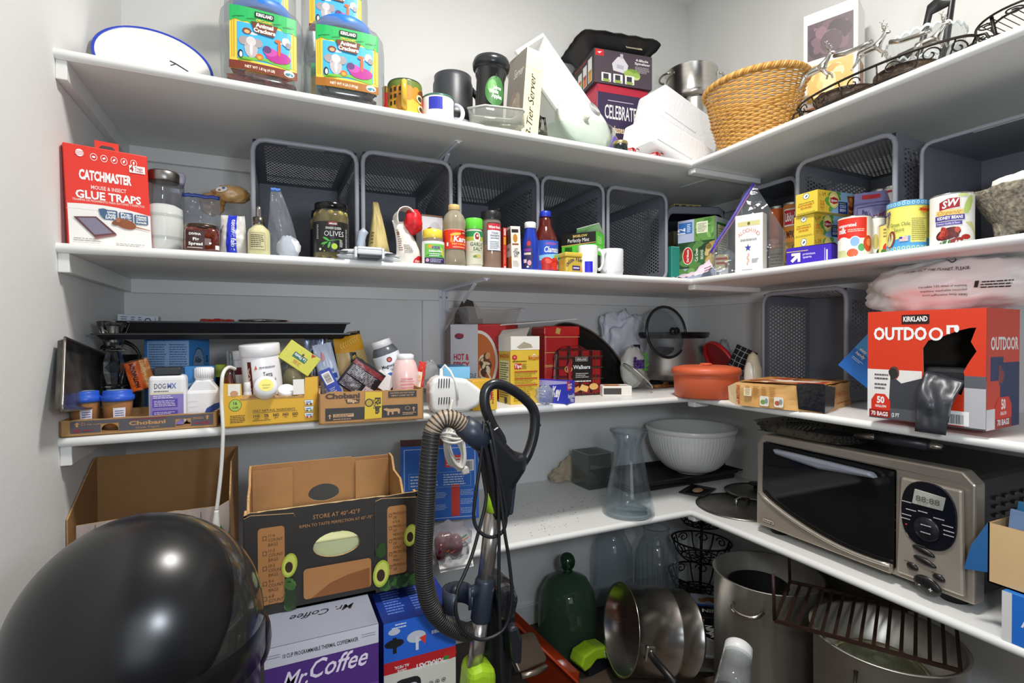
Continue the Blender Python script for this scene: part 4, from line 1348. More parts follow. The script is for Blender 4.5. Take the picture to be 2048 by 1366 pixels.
p.rect(-.045,0,.09,.042,'#e2341c').rect(-.045,.0415,.09,.0012,'#f8b8a0').ell(-.004,.032,.012,.003,'#f4c04a',rot=8).poly([(-.016,.016),(-.014,.03),(-.012,.03),(-.01,.012)],'#f0a030').rect(.008,.03,.016,.01,'#a81414').txt('ACT',.015,.034,.003,WHITE).txt('Karo',.008,.0155,.012,WHITE,w=.034,bold=.03,shear=.15).txt('LIGHT CORN SYRUP',.006,.009,.003,'#f6d060',w=.036,bold=.03).lines(-.01,.002,.03,.004,1,'#f8c8a0',3).rect(-.0235,.006,.004,.008,WHITE)
p.done(o)
put(o,Z2,(885,932,408),y=1.44)
o=vessel('spice_jar','garlic salt jar with a bright green cap','jar',[('jar_body',m('#d8d4c4',.12,coat=.5),[(0,0),(.02,0),(.022,.004),(.022,.088),(.02,.094),(.019,.1)]),('cap',m('#62d23c',.3),[(.022,.094),(.0225,.096),(.0225,.119),(.021,.121),(0,.121)])])
p=Pr((0,0,.006),cyl=.0224)
p.rect(-.035,0,.07,.082,'#d2d0b8').rect(-.035,.066,.07,.016,'#1f8a4a').rect(-.035,.058,.07,.01,'#a8b838').ell(0,.067,.009,.012,'#f2ece0').poly([(-.006,.07),(-.004,.061),(.004,.061),(.006,.07),(.003,.076),(-.003,.076)],'#9a2420').ell(.001,.07,.003,.003,'#e8d8c8')
p.txt('GARLIC',.001,.045,.0085,'#2a5a30',w=.036,bold=.01,shear=.1).txt('SALT',.003,.0335,.0085,'#2a5a30',w=.026,bold=.01,shear=.1).ell(.002,.02,.009,.005,'#c8bc70').ell(-.005,.019,.005,.003,'#6a8a3c').rect(-.02,.03,.04,.0005,'#8a9a78')
p.done(o)
put(o,Z2,(930,966,435),y=1.437)
o=vessel('spice_jar','large clear spice jar, half full of orange spice, with a black cap','jar',[('jar_body',glass('#d8c8b8',.06,.28),[(0,.001),(.024,0),(.0265,.004),(.0265,.1),(.025,.106),(.024,.112)]),('spice',m('#b5703a',.8,nz=(90,.4),c2='#8a4a22'),[(0,.003),(.0255,.004),(.0255,.052),(0,.055)]),('cap',m('#1c1c1e',.35),[(.0265,.108),(.027,.11),(.027,.125),(.025,.127),(0,.127)])])
p=Pr((0,0,.036),cyl=.0268)
p.rect(-.021,.002,.042,.062,'#2a2a2e',rr=.003).rect(-.02,.003,.04,.044,'#e4e8f0',rr=.002).rect(-.02,.047,.04,.015,'#c8283a').txt('Winco foods',0,.051,.006,WHITE,w=.034,bold=.03).txt('ITALIAN',0,.039,.004,'#444850',w=.018).txt('VINAIGRETTE',0,.033,.004,'#444850',w=.026).txt('SEASONING',0,.028,.003,'#444850').lines(-.013,.006,.026,.018,5,'#8a8e96',3)
p.done(o)
put(o,Z2,(962,1002,420),y=1.452)
o=T('carton','thin red carton lettered RICE ONE beside the black-capped spice jar','box')
w,d,h=.022,.06,.085
carton(o,w,d,h,m('#cc3a24',.4))
p=face(w,d,h,'f')
p.txt('RICE',w/2,h*.9,.006,WHITE,w=w*.6,bold=.03).txt('ONE',w/2,h*.82,.006,WHITE,w=w*.6,bold=.03).rect(w*.1,h*.6,w*.75,h*.18,'#e0982c').ring(w*.4,h*.4,.006,.0008,'#e89a70').lines(w*.1,h*.15,w*.7,h*.18,5,'#e88a70',3).rect(w*.2,0,w*.6,h*.09,'#e8e4e0').bars(w*.3,.001,w*.4,h*.06,n=8)
p.done(o)
put(o,Z2,(999,1013,455),y=1.47)
o=T('carton','brown and white snack carton leaning left of the blue bottle','box')
w,d,h=.03,.045,.08
carton(o,w,d,h,m('#dcd4cc',.4))
p=face(w,d,h,'f')
p.rect(0,0,w,h,'#e2ddd6').rect(w*.1,h*.85,w*.7,h*.08,'#2a2220').ell(w*.45,h*.72,.007,.008,'#c0842a').rect(w*.12,h*.56,w*.66,h*.04,'#8a5a2a').txt('LET',w*.5,h*.42,.005,'#3a3430').txt('THEM',w*.5,h*.35,.005,'#3a3430').txt('EAT',w*.5,h*.28,.005,'#3a3430').lines(w*.12,h*.05,w*.7,h*.15,5,'#a8a09a',2)
p.done(o)
p=face(w,d,h,'l')
p.rect(0,0,d,h,'#d8d0c8').rect(0,h*.6,d,h*.34,'#4a3428').txt('cake',d*.5,h*.45,.007,'#4a2a1c').rect(0,0,d,h*.3,'#9a6238').blobs(0,0,d,h*.32,['#b04a28','#8a3420','#c88a4a'],12,.008,3)
p.done(o)
put(o,Z2,(1010,1043,452),y=1.445,rot=(0,-2,-4))
o=vessel('squeeze_bottle','royal blue curved bottle with a white cap','bottle',[('bottle_body',m('#2b44b8',.22,.25),[(0,0),(.022,0),(.024,.004),(.0235,.04),(.02,.07),(.0145,.09),(.0135,.1)]),('cap',m('#eceae6',.35),[(.0145,.097),(.015,.098),(.015,.109),(.0135,.111),(0,.111)])])
p=Pr((-.001,0,.004),cyl=lambda v:.0247-max(0,v-.035)*.17,ph=-.6)
p.poly([(-.014,0),(.008,0),(.012,.03),(.006,.06),(.0,.072),(-.01,.05)],'#2a2452').rect(-.012,.038,.018,.006,'#7a2a8a').rect(-.012,.03,.018,.005,'#dcc8c0').ell(.0,.056,.006,.006,'#b82a3a').rect(-.013,.012,.008,.008,'#e8c8d0').ell(.002,.012,.005,.006,'#e0a0b0').ell(-.002,.003,.003,.002,WHITE)
p.done(o)
put(o,Z2,(1042,1079,443),y=1.445)
o=vessel('juice_bottle','red tomato juice bottle with a blue cap, inside the mouth of the fourth basket','bottle',[('bottle_body',m('#5a1712',.1,coat=.6),[(0,0),(.033,0),(.037,.006),(.037,.08),(.034,.1),(.022,.125),(.018,.135),(.019,.145),(.015,.15),(.014,.158)]),('cap',m('#2038b8',.35),[(.0165,.156),(.017,.157),(.017,.17),(.015,.172),(0,.172)])])
p=Pr((0,0,.004),cyl=.0375)
p.rect(-.05,0,.1,.084,'#2c58c4').ell(0,.075,.02,.004,'#8a5ab0').txt('Clamato',.004,.052,.015,WHITE,w=.052,bold=.02,shear=.25).poly([(-.05,.042),(.05,.052),(.05,.03),(-.05,.03)],'#8cc8ec').ell(.016,.04,.008,.007,'#9ab83a').ell(-.014,.025,.018,.014,'#d03020').ell(.012,.024,.017,.014,'#c82a1c').poly([(-.03,.0),(.0,.0),(.0,.022),(-.03,.024)],'#b82018').poly([(.002,.0),(.028,.0),(.028,.022),(.002,.022)],'#d03624').blobs(-.03,.02,.055,.018,['#e85a4a','#c0281c'],14,.006,4).rect(.024,.008,.004,.012,'#e8e0dc').rect(-.05,0,.1,.004,'#20307a')
p.done(o)
put(o,Z2,(1066,1117,421),y=1.505)
o=T('tub','yellow oblong tub lettered in an arc, under the mint tea box','tub')
w,d,h=.075,.05,.045
B().box(-w/2,w/2,-d/2,d/2,0,h*.8,m('#c4a83c',.35)).build('tub_body',o,bev=.006)
B().box(-w/2-.002,w/2+.002,-d/2-.002,d/2+.002,h*.78,h,m('#d8ba48',.3)).build('lid',o,bev=.003)
p=face(w,d,h,'f')
for i,ch in enumerate('CREEN PEANUTS'):
 a=radians(150-120*i/12)
 p.txt(ch,w*.5+.034*cos(a),.004+.022*sin(a),.007,'#3a2a5a',rot=math.degrees(a)-90,bold=.02)
p.rect(w*.3,.006,w*.36,.01,'#3a2a6a').rect(w*.34,.0095,w*.28,.003,'#c8c0dc').ell(w*.8,.008,.01,.006,'#d88a50')
p.done(o)
put(o,Z2,(1113,1176,503),y=1.46)
zt=top()
o=T('carton','green and black mint tea carton with its lid flap raised','box')
w,d,h=.1,.06,.052
carton(o,w,d,h,m('#58c838',.4))
p=face(w,d,h,'f')
p.rect(0,h*.48,w,h*.52,'#15140f').poly([(0,h*.44),(w,h*.52),(w,h*.55),(0,h*.49)],'#c8a860').txt('BIGELOW',w*.55,h*.82,.005,'#d8b868',w=w*.42,bold=.03).txt('Perfectly Mint',w*.5,h*.6,.0085,WHITE,w=w*.62,bold=0).rect(w*.1,h*.1,w*.22,h*.3,'#286a1c').lines(w*.13,h*.14,w*.16,h*.24,4,'#184a10',2).lines(w*.45,h*.22,w*.4,h*.12,2,'#b8f0a0',3).lines(w*.1,h*.02,w*.6,h*.06,1,'#b8f0a0',5)
p.done(o)
p=face(w,d,h,'r')
p.rect(0,0,d,h,'#5cd23a').lines(d*.15,h*.5,d*.6,h*.35,5,'#c8f8b0',3).lines(d*.15,h*.12,d*.7,h*.3,5,'#a8ec90',6).rect(0,0,.001,h,'#a0e880')
p.done(o)
b=B().add([(-w*.3,d/2,h),(w/2,d/2,h),(w*.5,-d*.1,h+.022),(-w*.1,-d*.3,h+.012)],[(0,1,2,3)],m('#c8c4c0',.5))
b.build('lid_flap',o,sol=.0012)
put(o,zt,(1123,1208,446),y=1.51,rot=(0,0,-55))
def bluepatch(p,r,h):
 p.rect(-.037,.003,.034,h*.38,'#2118c8')
put(mug('white mug with a solid blue square at its foot, on the second shelf',m('#f1f0ec',.18),bluepatch,side=-40,wid=.0055),Z2,(1156,1209,489),y=1.444)
put(mug('plain white mug with faint grey lettering, right of two on the second shelf',m('#eef0f2',.18),lambda p,r,h:p.txt('coffee',.034,h*.4,.007,'#8a94a8',rot=90),side=205,wid=.0055),Z2,(1200,1247,496),y=1.447)
# ================================================================ second shelf, corner and right run
o=T('carton','small pale carton at the back corner beside the fifth basket','box')
carton(o,.06,.05,.1,m('#c8c49c',.5))
p=face(.06,.05,.1,'f');p.rect(.026,0,.034,.1,'#98a4b0').lines(.004,.05,.018,.03,4,'#7a7a60');p.done(o)
put(o,Z2,(1336,1362,462),y=1.80)
o=T('carton','teal carton standing right of the fifth basket','box')
w,d,h=.05,.04,.07
carton(o,w,d,h,m('#2a8a7c',.45))
p=face(w,d,h,'f');p.rect(w*.8,0,w*.2,h,'#7a6a5c').rect(0,h*.12,w*.75,.0012,'#bce0d8').frame(.001,.001,w*.8,h-.002,.0008,'#8cc8bc');p.done(o)
put(o,Z2,(1328,1363,492),y=1.56)
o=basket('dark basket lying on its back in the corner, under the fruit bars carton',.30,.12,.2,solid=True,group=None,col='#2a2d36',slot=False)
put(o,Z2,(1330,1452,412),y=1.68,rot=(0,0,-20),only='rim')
zt=top(o)
o=T('carton','flat carton with purple fruit photos, on the dark basket in the corner','box')
w,d,h=.2,.1,.03
carton(o,w,d,h,m('#b9b87a',.5))
p=face(w,d,h,'f')
for i in range(4):p.rect(.004+.05*i,.004,.034,.02,['#5a2440','#6a2a34','#b89a4a','#c8b040'][i]).blobs(.004+.05*i,.004,.034,.02,['#4a1a34','#8a3a5a'],5,.006,i)
p.done(o)
put(o,zt+.002,(1334,1402,None),y=1.76,rot=(0,0,-14))
o=T('carton','green vegetable multipack carton with a blue 12 corner, at the inner corner','box')
w,d,h=.09,.075,.155
carton(o,w,d,h,m('#4f7a3a',.45))
p=face(w,d,h,'f')
p.rect(0,0,w,h,'#b4bcd8').rect(w*.45,h*.62,w*.55,h*.38,'#6a9a4c').blobs(w*.45,h*.6,w*.55,h*.4,['#4a8438','#8ab868','#6a9c50'],30,.011,3,.3).rect(w*.02,h*.78,w*.38,h*.18,'#3a74c0').txt('12',w*.2,h*.83,.018,WHITE,w=w*.16,rot=90,bold=.03).lines(w*.26,h*.8,w*.1,h*.14,5,WHITE)
p.rect(w*.52,h*.76,w*.3,h*.18,'#e8eccc').lines(w*.55,h*.78,w*.24,h*.14,6,'#6a7a60')
p.rect(0,h*.22,w,h*.42,'#28482c').blobs(0,h*.15,w,h*.5,['#3c6a3a','#24402a','#5a8a48','#2e5a34'],36,.013,7,.5)
p.poly([(w*.74,h*.3),(w,h*.22),(w,h*.62),(w*.86,h*.6)],'#b49a58').blobs(w*.74,h*.24,w*.26,h*.36,['#c8b070','#8a7038','#d8c488'],12,.01,5,.4)
p.ell(w*.28,h*.42,.013,.022,'#f0e4d8').ell(w*.28,h*.42,.0115,.02,'#c02c24').txt('Del Monte',w*.31,h*.42,.005,WHITE,w=h*.2,rot=90,bold=.03).txt('Cut Green',w*.56,h*.42,.007,'#e8ecd8',w=h*.2,rot=90).txt('BEANS',w*.7,h*.42,.006,'#d8dcc8',w=h*.15,rot=90)
p.blobs(0,h*.1,w*.7,h*.14,['#5a8a48','#7aaa60'],14,.008,9,.3)
p.done(o,'printed_front')
p=face(w,d,h,'r')
p.rect(0,0,d,h,'#c8d0d8').rect(d*.1,0,d*.9,h*.92,'#2f7a34').rect(d*.18,h*.28,d*.75,h*.6,'#ece6b8').lines(d*.22,h*.3,d*.66,h*.54,14,'#8a8a60',5).rect(d*.18,h*.02,d*.75,h*.22,'#d8d8b0').lines(d*.2,h*.04,d*.6,h*.18,5,'#8a8a60',4).rect(0,h*.36,d*.1,h*.12,'#5a6ac8')
p.done(o,'printed_side')
put(o,Z2,(1355,1458,431),y=1.50,rot=(0,0,-70))
# pink paper packet and tea packet
b=B()
o=T('paper_packet','crumpled pink and cream paper packet at the inner corner','packet')
b=B().grid(lambda u,v:((u-.5)*.15,(v-.5)*.06,.003+.03*u*u*(1-abs(v-.5))+.008*abs(noise.noise(Vector((u*6,v*5,1))))),18,8,m('#e0c8e0',.5,nz=(14,.5),c2='#f2eed8'))
b.build('paper',o)
p=Pr((.035,-.032,.012),(1,0,.15),(0,.45,.8),eps=.002);p.lines(0,0,.03,.008,2,'#a05a80');p.done(o)
put(o,Z2,(1336,1428,518),y=1.43,rot=(0,0,-12))
o=T('tea_packet','small red and cream packet standing before the purple zip bag','packet')
w,d,h=.036,.014,.045
carton(o,w,d,h,m('#e0c88a',.45))
p=face(w,d,h,'f')
p.rect(w*.05,h*.76,w*.9,h*.1,'#b82418').rect(w*.08,h*.56,w*.7,h*.1,'#b82418').rect(0,0,w,h*.36,'#e8dcd8').bars(w*.08,.002,w*.25,h*.2,n=8).ell(w*.85,h*.5,.004,.005,'#8a4a5a')
p.done(o)
put(o,Z2,(1430,1458,508),x=1.40,rot=(0,0,-55))
o=T('zip_bag','small clear bag of cut snacks behind the red and cream packet','bag')
b=B();crumple(b,(0,0,.024),.03,.016,.024,glass('#d8dcd8',.1,.35,bump=(40,.5)),11,amp=.2);b.build('bag_film',o)
put(o,Z2,(1434,1478,496),x=1.44)
# white carton inside a big purple-zip bag
o=T('carton','white cocoa carton with a blue star, inside the purple zip bag','box')
w,d,h=.075,.035,.135
carton(o,w,d,h,m('#f0eeea',.4))
p=face(w,d,h,'f')
p.rect(w*.1,h*.8,w*.8,h*.08,'#d8d094').ell(w*.5,h*.84,.004,.004,'#6a6a34')
for i,ch in enumerate('ALOCHINO'):
 a=radians(140-100*i/7)
 p.txt(ch,w*.5+.03*cos(a),h*.5+.026*sin(a),.009,'#d88a88',rot=(math.degrees(a)-90)*.7,bold=-.005)
p.lines(w*.2,h*.54,w*.6,h*.04,2,'#8a8a90',3,rag=.1).poly(star(w*.48,h*.42,.009),'#3a44a8')
for i in range(4):p.ell(w*.48+.0015*(-1)**i,h*(.3-.05*i),.002,.004,'#e0b0a0')
p.lines(w*.62,h*.15,w*.26,h*.08,3,'#7a7a84',4).rect(w*.25,h*.035,w*.4,.0015,'#9a9aa0')
p.done(o)
put(o,Z2,(1470,1534,424),x=1.39,rot=(0,0,-68))
o=T('zip_bag','large clear zip bag with a purple zipper slanting up to a peak','bag')
A,P2,Cc,D=onX(1421,505,1.36),onX(1508,366,1.44),onX(1574,470,1.47),onX(1568,522,1.47)
D.z=Z2+.002
E0=onX(1428,545,1.36);E0.z=Z2+.002
for s in(-1,1):
 def sheet(u,v):
  a=A.lerp(P2,u);c=E0.lerp(D,u)if v<2 else D
  q=a.lerp(c,v)
  rt_=P2.lerp(Cc,min(1,v*1.5)).lerp(D,max(0,v*1.5-1)*2)if v>0 else P2
  lf=A.lerp(E0,v)
  q=lf.lerp(rt_,u)
  n=noise.noise(Vector((u*4,v*4,s*3)))+.5*noise.noise(Vector((u*9,v*9,s)))
  bul=sin(pi*u)*sin(pi*min(1,.1+v*.8))*.035
  return q+Vector((s*bul+n*.006,s*bul*.5+n*.004,n*.004*(1-v)))
 B().grid(sheet,22,22,glass('#eef2f6',.1,.05,bump=(22,.7))).build('bag_film',o)
B().tube([A.lerp(P2,i/10)+Vector((0,0,.002*sin(i)))for i in range(11)],.0042,m('#5a4ac8',.3),n=8).build('zip_strip',o)
B().tube([A.lerp(P2,i/10)+Vector((.004,-.004,-.006+.002*sin(i)))for i in range(11)],.0022,m('#c06ab0',.3),n=6).build('zip_track',o)
for ch in o.children:pass
def canpr(label,r,h,draw,wrap='#f0eee8',group=None,ph=0,name='food_can'):
 o=vessel(name,label,'can',[('can_body',m('#b8b8b8',.25,.9),[(0,.002),(r-.001,.001),(r+.0008,.002),(r,.005),(r,h-.005),(r+.0008,h-.002),(r-.001,h-.001),(r-.003,h-.004),(0,h-.004)]),('paper_wrap',m(wrap,.35),[(r+.0004,.005),(r+.0004,h-.005)])],group=group,n=48)
 p=Pr((0,0,0),cyl=r+.0005,ph=ph)
 draw(p,r,h)
 p.done(o)
 return o
def pump(p,r,h):
 p.rect(-.03,h*.04,.06,h*.92,'#c07a2c').rect(-.03,h*.04,.06,h*.4,'#8a6a34').blobs(-.03,h*.04,.06,h*.4,['#6a4a24','#b08a44','#4a3a1c'],14,.01,3).rect(-.024,h*.66,.05,h*.24,'#e8e0dc').rect(-.022,h*.68,.046,h*.2,'#c82430').txt("Libby's",.002,h*.73,.012,WHITE,w=.04,bold=.03).txt('PUMPKIN',0,h*.5,.01,'#3a2010',w=.052,bold=.03)
put(canpr('pumpkin can at the back with an orange label, beside the cold brew tea boxes',.034,.11,pump),Z2,(1566,1610,402),x=1.56,rot=(0,0,-75))
put(canpr('orange-topped can behind the purple zip bag',.034,.1,lambda p,r,h:p.rect(-.05,h*.45,.1,h*.5,'#d8641c').rect(-.05,h*.42,.1,h*.04,'#f0a060').rect(-.05,h*.05,.1,h*.36,'#c8b090').lines(-.02,h*.1,.05,h*.26,6,'#6a5030'),'#d0641c'),Z2,(1538,1574,410),x=1.64,rot=(0,0,-75))
def tea(label):
 o=T('tea_carton',label,'box','yellow cold brew tea cartons')
 w,d,h=.062,.125,.066
 carton(o,w,d,h,m('#e8cf4a',.4))
 p=face(w,d,h,'f')
 p.ell(w*.5,h*.82,.009,.009,WHITE,n=24).ring(w*.5,h*.82,.009,.0012,'#5a7a90').ell(w*.51,h*.82,.004,.002,'#28506a',rot=40).lines(w*.16,h*.5,w*.68,h*.06,1,'#8a7a2a',2,rag=0)
 p.txt('SUSTAINABLY',w*.5,h*.38,.0055,'#c86a20',w=w*.74,bold=.02).txt('SOURCED',w*.5,h*.25,.0055,'#c86a20',w=w*.5,bold=.02).lines(w*.1,h*.04,w*.8,h*.05,1,'#a8983a',3,rag=0)
 p.done(o,'printed_end')
 p=face(w,d,h,'r')
 p.rect(0,0,d*.36,h,'#dcb83c').rect(d*.34,0,d*.66,h,'#8ab0d0').poly([(d*.5,h),(d,h),(d,h*.4),(d*.6,h*.5)],'#9cc4e4').rect(d*.28,h*.25,d*.12,h*.75,'#dcc048')
 for x,y,r in((.26,.6,40),(.3,.4,-30),(.36,.85,20),(.56,.75,-40),(.36,.2,60),(.55,.9,10)):p.ell(d*x,h*y,.011,.006,'#5a9a3c',rot=r)
 p.ell(d*.44,h*.6,.017,.025,'#e4d478',n=28).ell(d*.44,h*.58,.012,.018,'#f0e49a')
 p.poly([(d*.33,h*.66),(d*.44,h*.74),(d*.55,h*.66),(d*.55,h*.48),(d*.44,h*.4),(d*.33,h*.48)],'#a81c20').txt('Lipton',d*.44,h*.52,.0075,WHITE,w=d*.18,bold=.03)
 p.rect(d*.56,0,d*.26,h*.55,'#24387c').txt('COLD',d*.69,h*.28,.0085,'#d8e4f4',w=d*.17).txt('BREW',d*.69,h*.1,.0085,'#d8e4f4',w=d*.17).lines(d*.59,h*.44,d*.18,h*.08,1,'#a8d070')
 p.poly([(d*.83,0),(d,0),(d,h*.85),(d*.8,h*.85),(d*.85,h*.5)],'#9a4a1c').blobs(d*.83,0,d*.17,h*.8,['#c8783a','#7a3414','#d89a5a'],10,.008,4)
 p.txt('22',d*.11,h*.32,.012,'#d07a1c',w=d*.12,bold=.02).rect(d*.06,h*.16,d*.1,h*.05,'#d07a1c').txt('1-24',d*.13,h*.74,.009,'#2a2410',w=d*.17,rot=14,bold=-.01)
 p.done(o,'printed_side')
 return o
t1=put(tea('lowest yellow cold brew tea carton, mostly hidden behind the purple box'),Z2,(1588,1690,None),x=1.50,rot=(0,0,-92))
s=t1.scale.x
h3=.066*s
t1.location.z+=.0
z=Z2
zz=onX(1610,482,1.50).z  # lower edge of the middle carton
t1.scale.z=(zz-Z2)/.066
for i,lab in enumerate(('middle yellow cold brew tea carton, on the lowest one','topmost yellow cold brew tea carton of the stack')):
 c=copytree(t1)
 c['label']=lab
 c.scale=t1.scale
 c.scale.z=s
 put(c,zz+.0005+(i*.0605*s),((1588,1689),(1591,1708))[i],x=1.50,rot=(0,0,-92-2*i))
 c.scale.z=.0600/.066*s
for k in range(1):pass
o=T('carton','opened purple carton with a white arrow, at the front under the tea cartons','box')
w,d,h=.115,.05,.045
b=B().box(-w/2,w/2,-d/2,d/2,0,h,m('#3d1fb4',.4),skip='t').build('carton_body',o,sol=.001)
B().box(-w/2+.002,w/2-.002,-d/2+.002,d/2-.002,.002,.004,m('#8a7a60',.8)).build('carton_floor',o)
B().add([(-w/2,d/2,h),(w/2,d/2,h),(w/2,0,h+.006),(-w/2,.0,h+.004)],[(0,1,2,3)],m('#5a4a38',.6)).build('lid_flap',o,sol=.001)
p=face(w,d,h,'f',eps=.0012)
p.rect(0,h*.74,w*.5,h*.05,'#cdb890')
x,y,q=w*.22,h*.4,.012
p.poly([(x-q,y+q),(x+q,y+q),(x+q,y-q),(x+q*.4,y-q),(x+q*.4,y-q*.1),(x-q*.7,y-q*1.1),(x-q*1.2,y-q*.6),(x-q*.15,y+q*.4),(x-q,y+q*.4)],WHITE)
p.txt('premium',w*.52,h*.5,.006,'#d8ccf4',w=w*.28,bold=.02).txt('quarts',w*.48,h*.32,.006,'#d8ccf4',w=w*.2,bold=.02).rect(w*.86,.004,.002,h*.7,'#b8a8e4').rect(w*.9,.004,.0035,h*.6,'#e8e0f8')
p.done(o)
put(o,Z2,(1573,1676,484),x=1.385,rot=(0,0,-75))
o,f=pouch('flour_bag','lavender flour bag standing behind the evaporated milk can',.085,.13,.05,m('#8f8cc0',.45,nz=(18,.12)),21,.8)
p=Wrap(f)
p.rect(.0,.83,1,.02,'#6a68a0').rect(.22,.9,.5,.06,'#c83a44').frame(.1,.3,.8,.5,.012,'#4a4878').txt("Bob's",.35,.68,.06,'#3a2a6a',w=.22,bold=.02,rot=-8).txt('Red Mill',.58,.56,.1,'#8a2a4a',w=.5,bold=.03,rot=8,shear=.2).ell(.86,.48,.05,.03,'#d85a4a').rect(.35,.28,.6,.1,'#5a2a20').txt('TAPIOCA',.66,.31,.04,'#e0c0a8',w=.4).rect(.5,.1,.45,.17,'#6a342a').lines(.3,.02,.6,.08,2,'#c0b8dc')
p.done(o)
put(o,Z2,(1700,1790,378),x=1.56,rot=(0,0,-62))
def milk(p,r,h):
 p.rect(-.055,h*.03,.11,h*.94,'#efe8dc').rect(-.055,h*.46,.09,h*.48,'#e03020').txt('evaporated',-.018,h*.74,.008,WHITE,w=.05,bold=.03).txt('milk',-.03,h*.6,.012,WHITE,w=.024,bold=.04).lines(-.014,h*.61,.045,h*.08,2,'#f8d8c8',3)
 p.ell(-.028,h*.34,.022,.017,'#f4f0e8').ell(.004,h*.38,.014,.013,'#f6f4f0').ell(.004,h*.38,.0115,.011,'#8ab4e0').ell(.02,h*.24,.011,.011,'#f6f4f0').ell(.02,h*.24,.009,.009,'#58a868').ell(.04,h*.33,.015,.019,'#c84a24').ell(.042,h*.36,.008,.009,'#e88a50').ell(-.004,h*.13,.019,.013,'#f4f0ea').ell(-.002,h*.12,.014,.01,'#d06038').poly([(-.05,h*.03),(-.012,h*.03),(-.02,h*.2),(-.05,h*.2)],'#c8cc98')
put(canpr('evaporated milk can with a red and white label',.042,.1,milk,'#e8e2d8'),Z2,(1675,1744,430),x=1.41,rot=(0,0,-62))
put(canpr('plain white can with a green leaf, between the milk and chile sauce cans',.036,.1,lambda p,r,h:p.ell(-.004,h*.4,.012,.018,'#c8bc6a').rect(-.02,h*.03,.05,h*.1,'#3a6a44').ell(.012,h*.16,.014,.008,'#2a6a3a',rot=20)),Z2,(1735,1772,432),x=1.455,rot=(0,0,-60))
put(canpr('small yellow can with a pepper photo, partly behind the chile sauce can',.034,.08,lambda p,r,h:p.lines(-.02,h*.55,.05,h*.32,3,'#8a7a4a').ell(-.008,h*.2,.014,.014,'#c83424').ell(.01,h*.12,.012,.01,'#d8a020').ell(-.02,h*.1,.01,.008,'#3a7a3a'),'#e6d878'),Z2,(1757,1800,446),x=1.425,rot=(0,0,-60))
def chile(p,r,h):
 p.rect(-.075,h*.88,.15,h*.1,'#58a8d8').rect(-.075,h*.02,.15,h*.14,'#58a8d8').poly([(-.075,h*.14),(-.01,h*.3),(.006,h*.3),(.006,h*.16),(.05,h*.24),(.075,h*.26),(.075,h*.12),(-.075,h*.12)],'#4a98d0').rect(.004,h*.17,.045,h*.5,'#e8e07a')
 for i in range(13):
  p.ring(-.07+.0115*i,h*.93,.0038,.0014,'#d8ecf0').ring(-.07+.0115*i,h*.07,.004,.0014,'#e0e890')
 p.txt('Las',-.058,h*.74,.012,'#3a2a80',rot=10,bold=.03).txt('Palmas',-.052,h*.62,.011,'#4a2a70',w=.026,rot=80,bold=.02).txt('Green Chile',-.022,h*.5,.0085,'#4a5a34',w=.05,bold=0).txt('Sauce',-.024,h*.4,.0085,'#4a5a34',w=.026,bold=0)
 p.poly([(.022,h*.78),(.036,h*.84),(.058,h*.85),(.058,h*.78),(.04,h*.72)],'#e08a20').txt('Mexican',.042,h*.77,.006,'#b82a14',w=.032,bold=.04)
 p.lines(.006,h*.2,.042,h*.44,12,'#9a9440',4)
 p.ell(-.046,h*.26,.012,.02,'#8a3a2a',rot=-20).ell(-.048,h*.25,.009,.016,'#c8cc9a',rot=-20)
 p.rect(-.022,h*.2,.02,h*.09,'#f0e0e0')
 for i in range(3):p.rect(-.022,h*(.21+.028*i),.02,h*.011,'#d86a70')
 p.rect(-.022,h*.25,.007,h*.04,'#3a4a90')
put(canpr('yellow and sky blue chile sauce can',.052,.118,chile,'#ece672'),Z2,(1772,1860,398),x=1.415,rot=(0,0,-58))
def beans(p,r,h):
 p.ell(.03,h*.75,.01,.024,'#b8cc70',rot=-25).ell(.016,h*.93,.014,.004,'#d0d890').poly([(.02,h*.42),(.04,h*.42),(.062,h*.2),(.062,h*.1),(.05,h*.24)],'#d0cc84')
 p.poly([(-.042,h*.66),(-.042,h*.82),(-.02,h*.9),(.008,h*.9),(.008,h*.7)],'#e8e0d8').poly([(-.041,h*.67),(-.041,h*.82),(-.02,h*.885),(.006,h*.885),(.006,h*.71)],'#a01c24').txt('S',-.028,h*.71,.016,WHITE,bold=.03,shear=.2).txt('W',-.008,h*.74,.016,WHITE,bold=.03,shear=.2).txt('&',-.018,h*.74,.006,WHITE)
 p.rect(-.05,h*.57,.065,h*.1,'#e8cc7a').txt('Organic',-.018,h*.59,.009,'#c08a34',w=.055,bold=.01,shear=.4)
 p.rect(-.052,h*.47,.07,h*.1,'#4a3a90').txt('KIDNEY BEANS',-.016,h*.495,.007,WHITE,w=.06,bold=.03).rect(-.05,h*.38,.062,h*.07,'#5a4a98').txt('Premium Quality & Flavor',-.02,h*.4,.0042,'#dcd4f0',w=.054)
 p.ell(-.02,h*.22,.03,.014,'#4a1414',rot=14).blobs(-.046,h*.12,.054,h*.24,['#7a1c18','#a02c24','#5a1210','#c04a3a'],26,.007,5,.5).ell(-.002,h*.08,.018,.006,'#8a1c18',rot=12).ell(.022,h*.14,.012,.006,'#a82820').blobs(-.05,h*.02,.06,h*.08,['#7a1c18','#f0ece4','#3a6a34'],10,.005,8)
put(canpr('tall white kidney beans can with a red emblem, beside the stone bowl',.052,.125,beans),Z2,(1858,1951,383),x=1.41,rot=(0,0,-52))
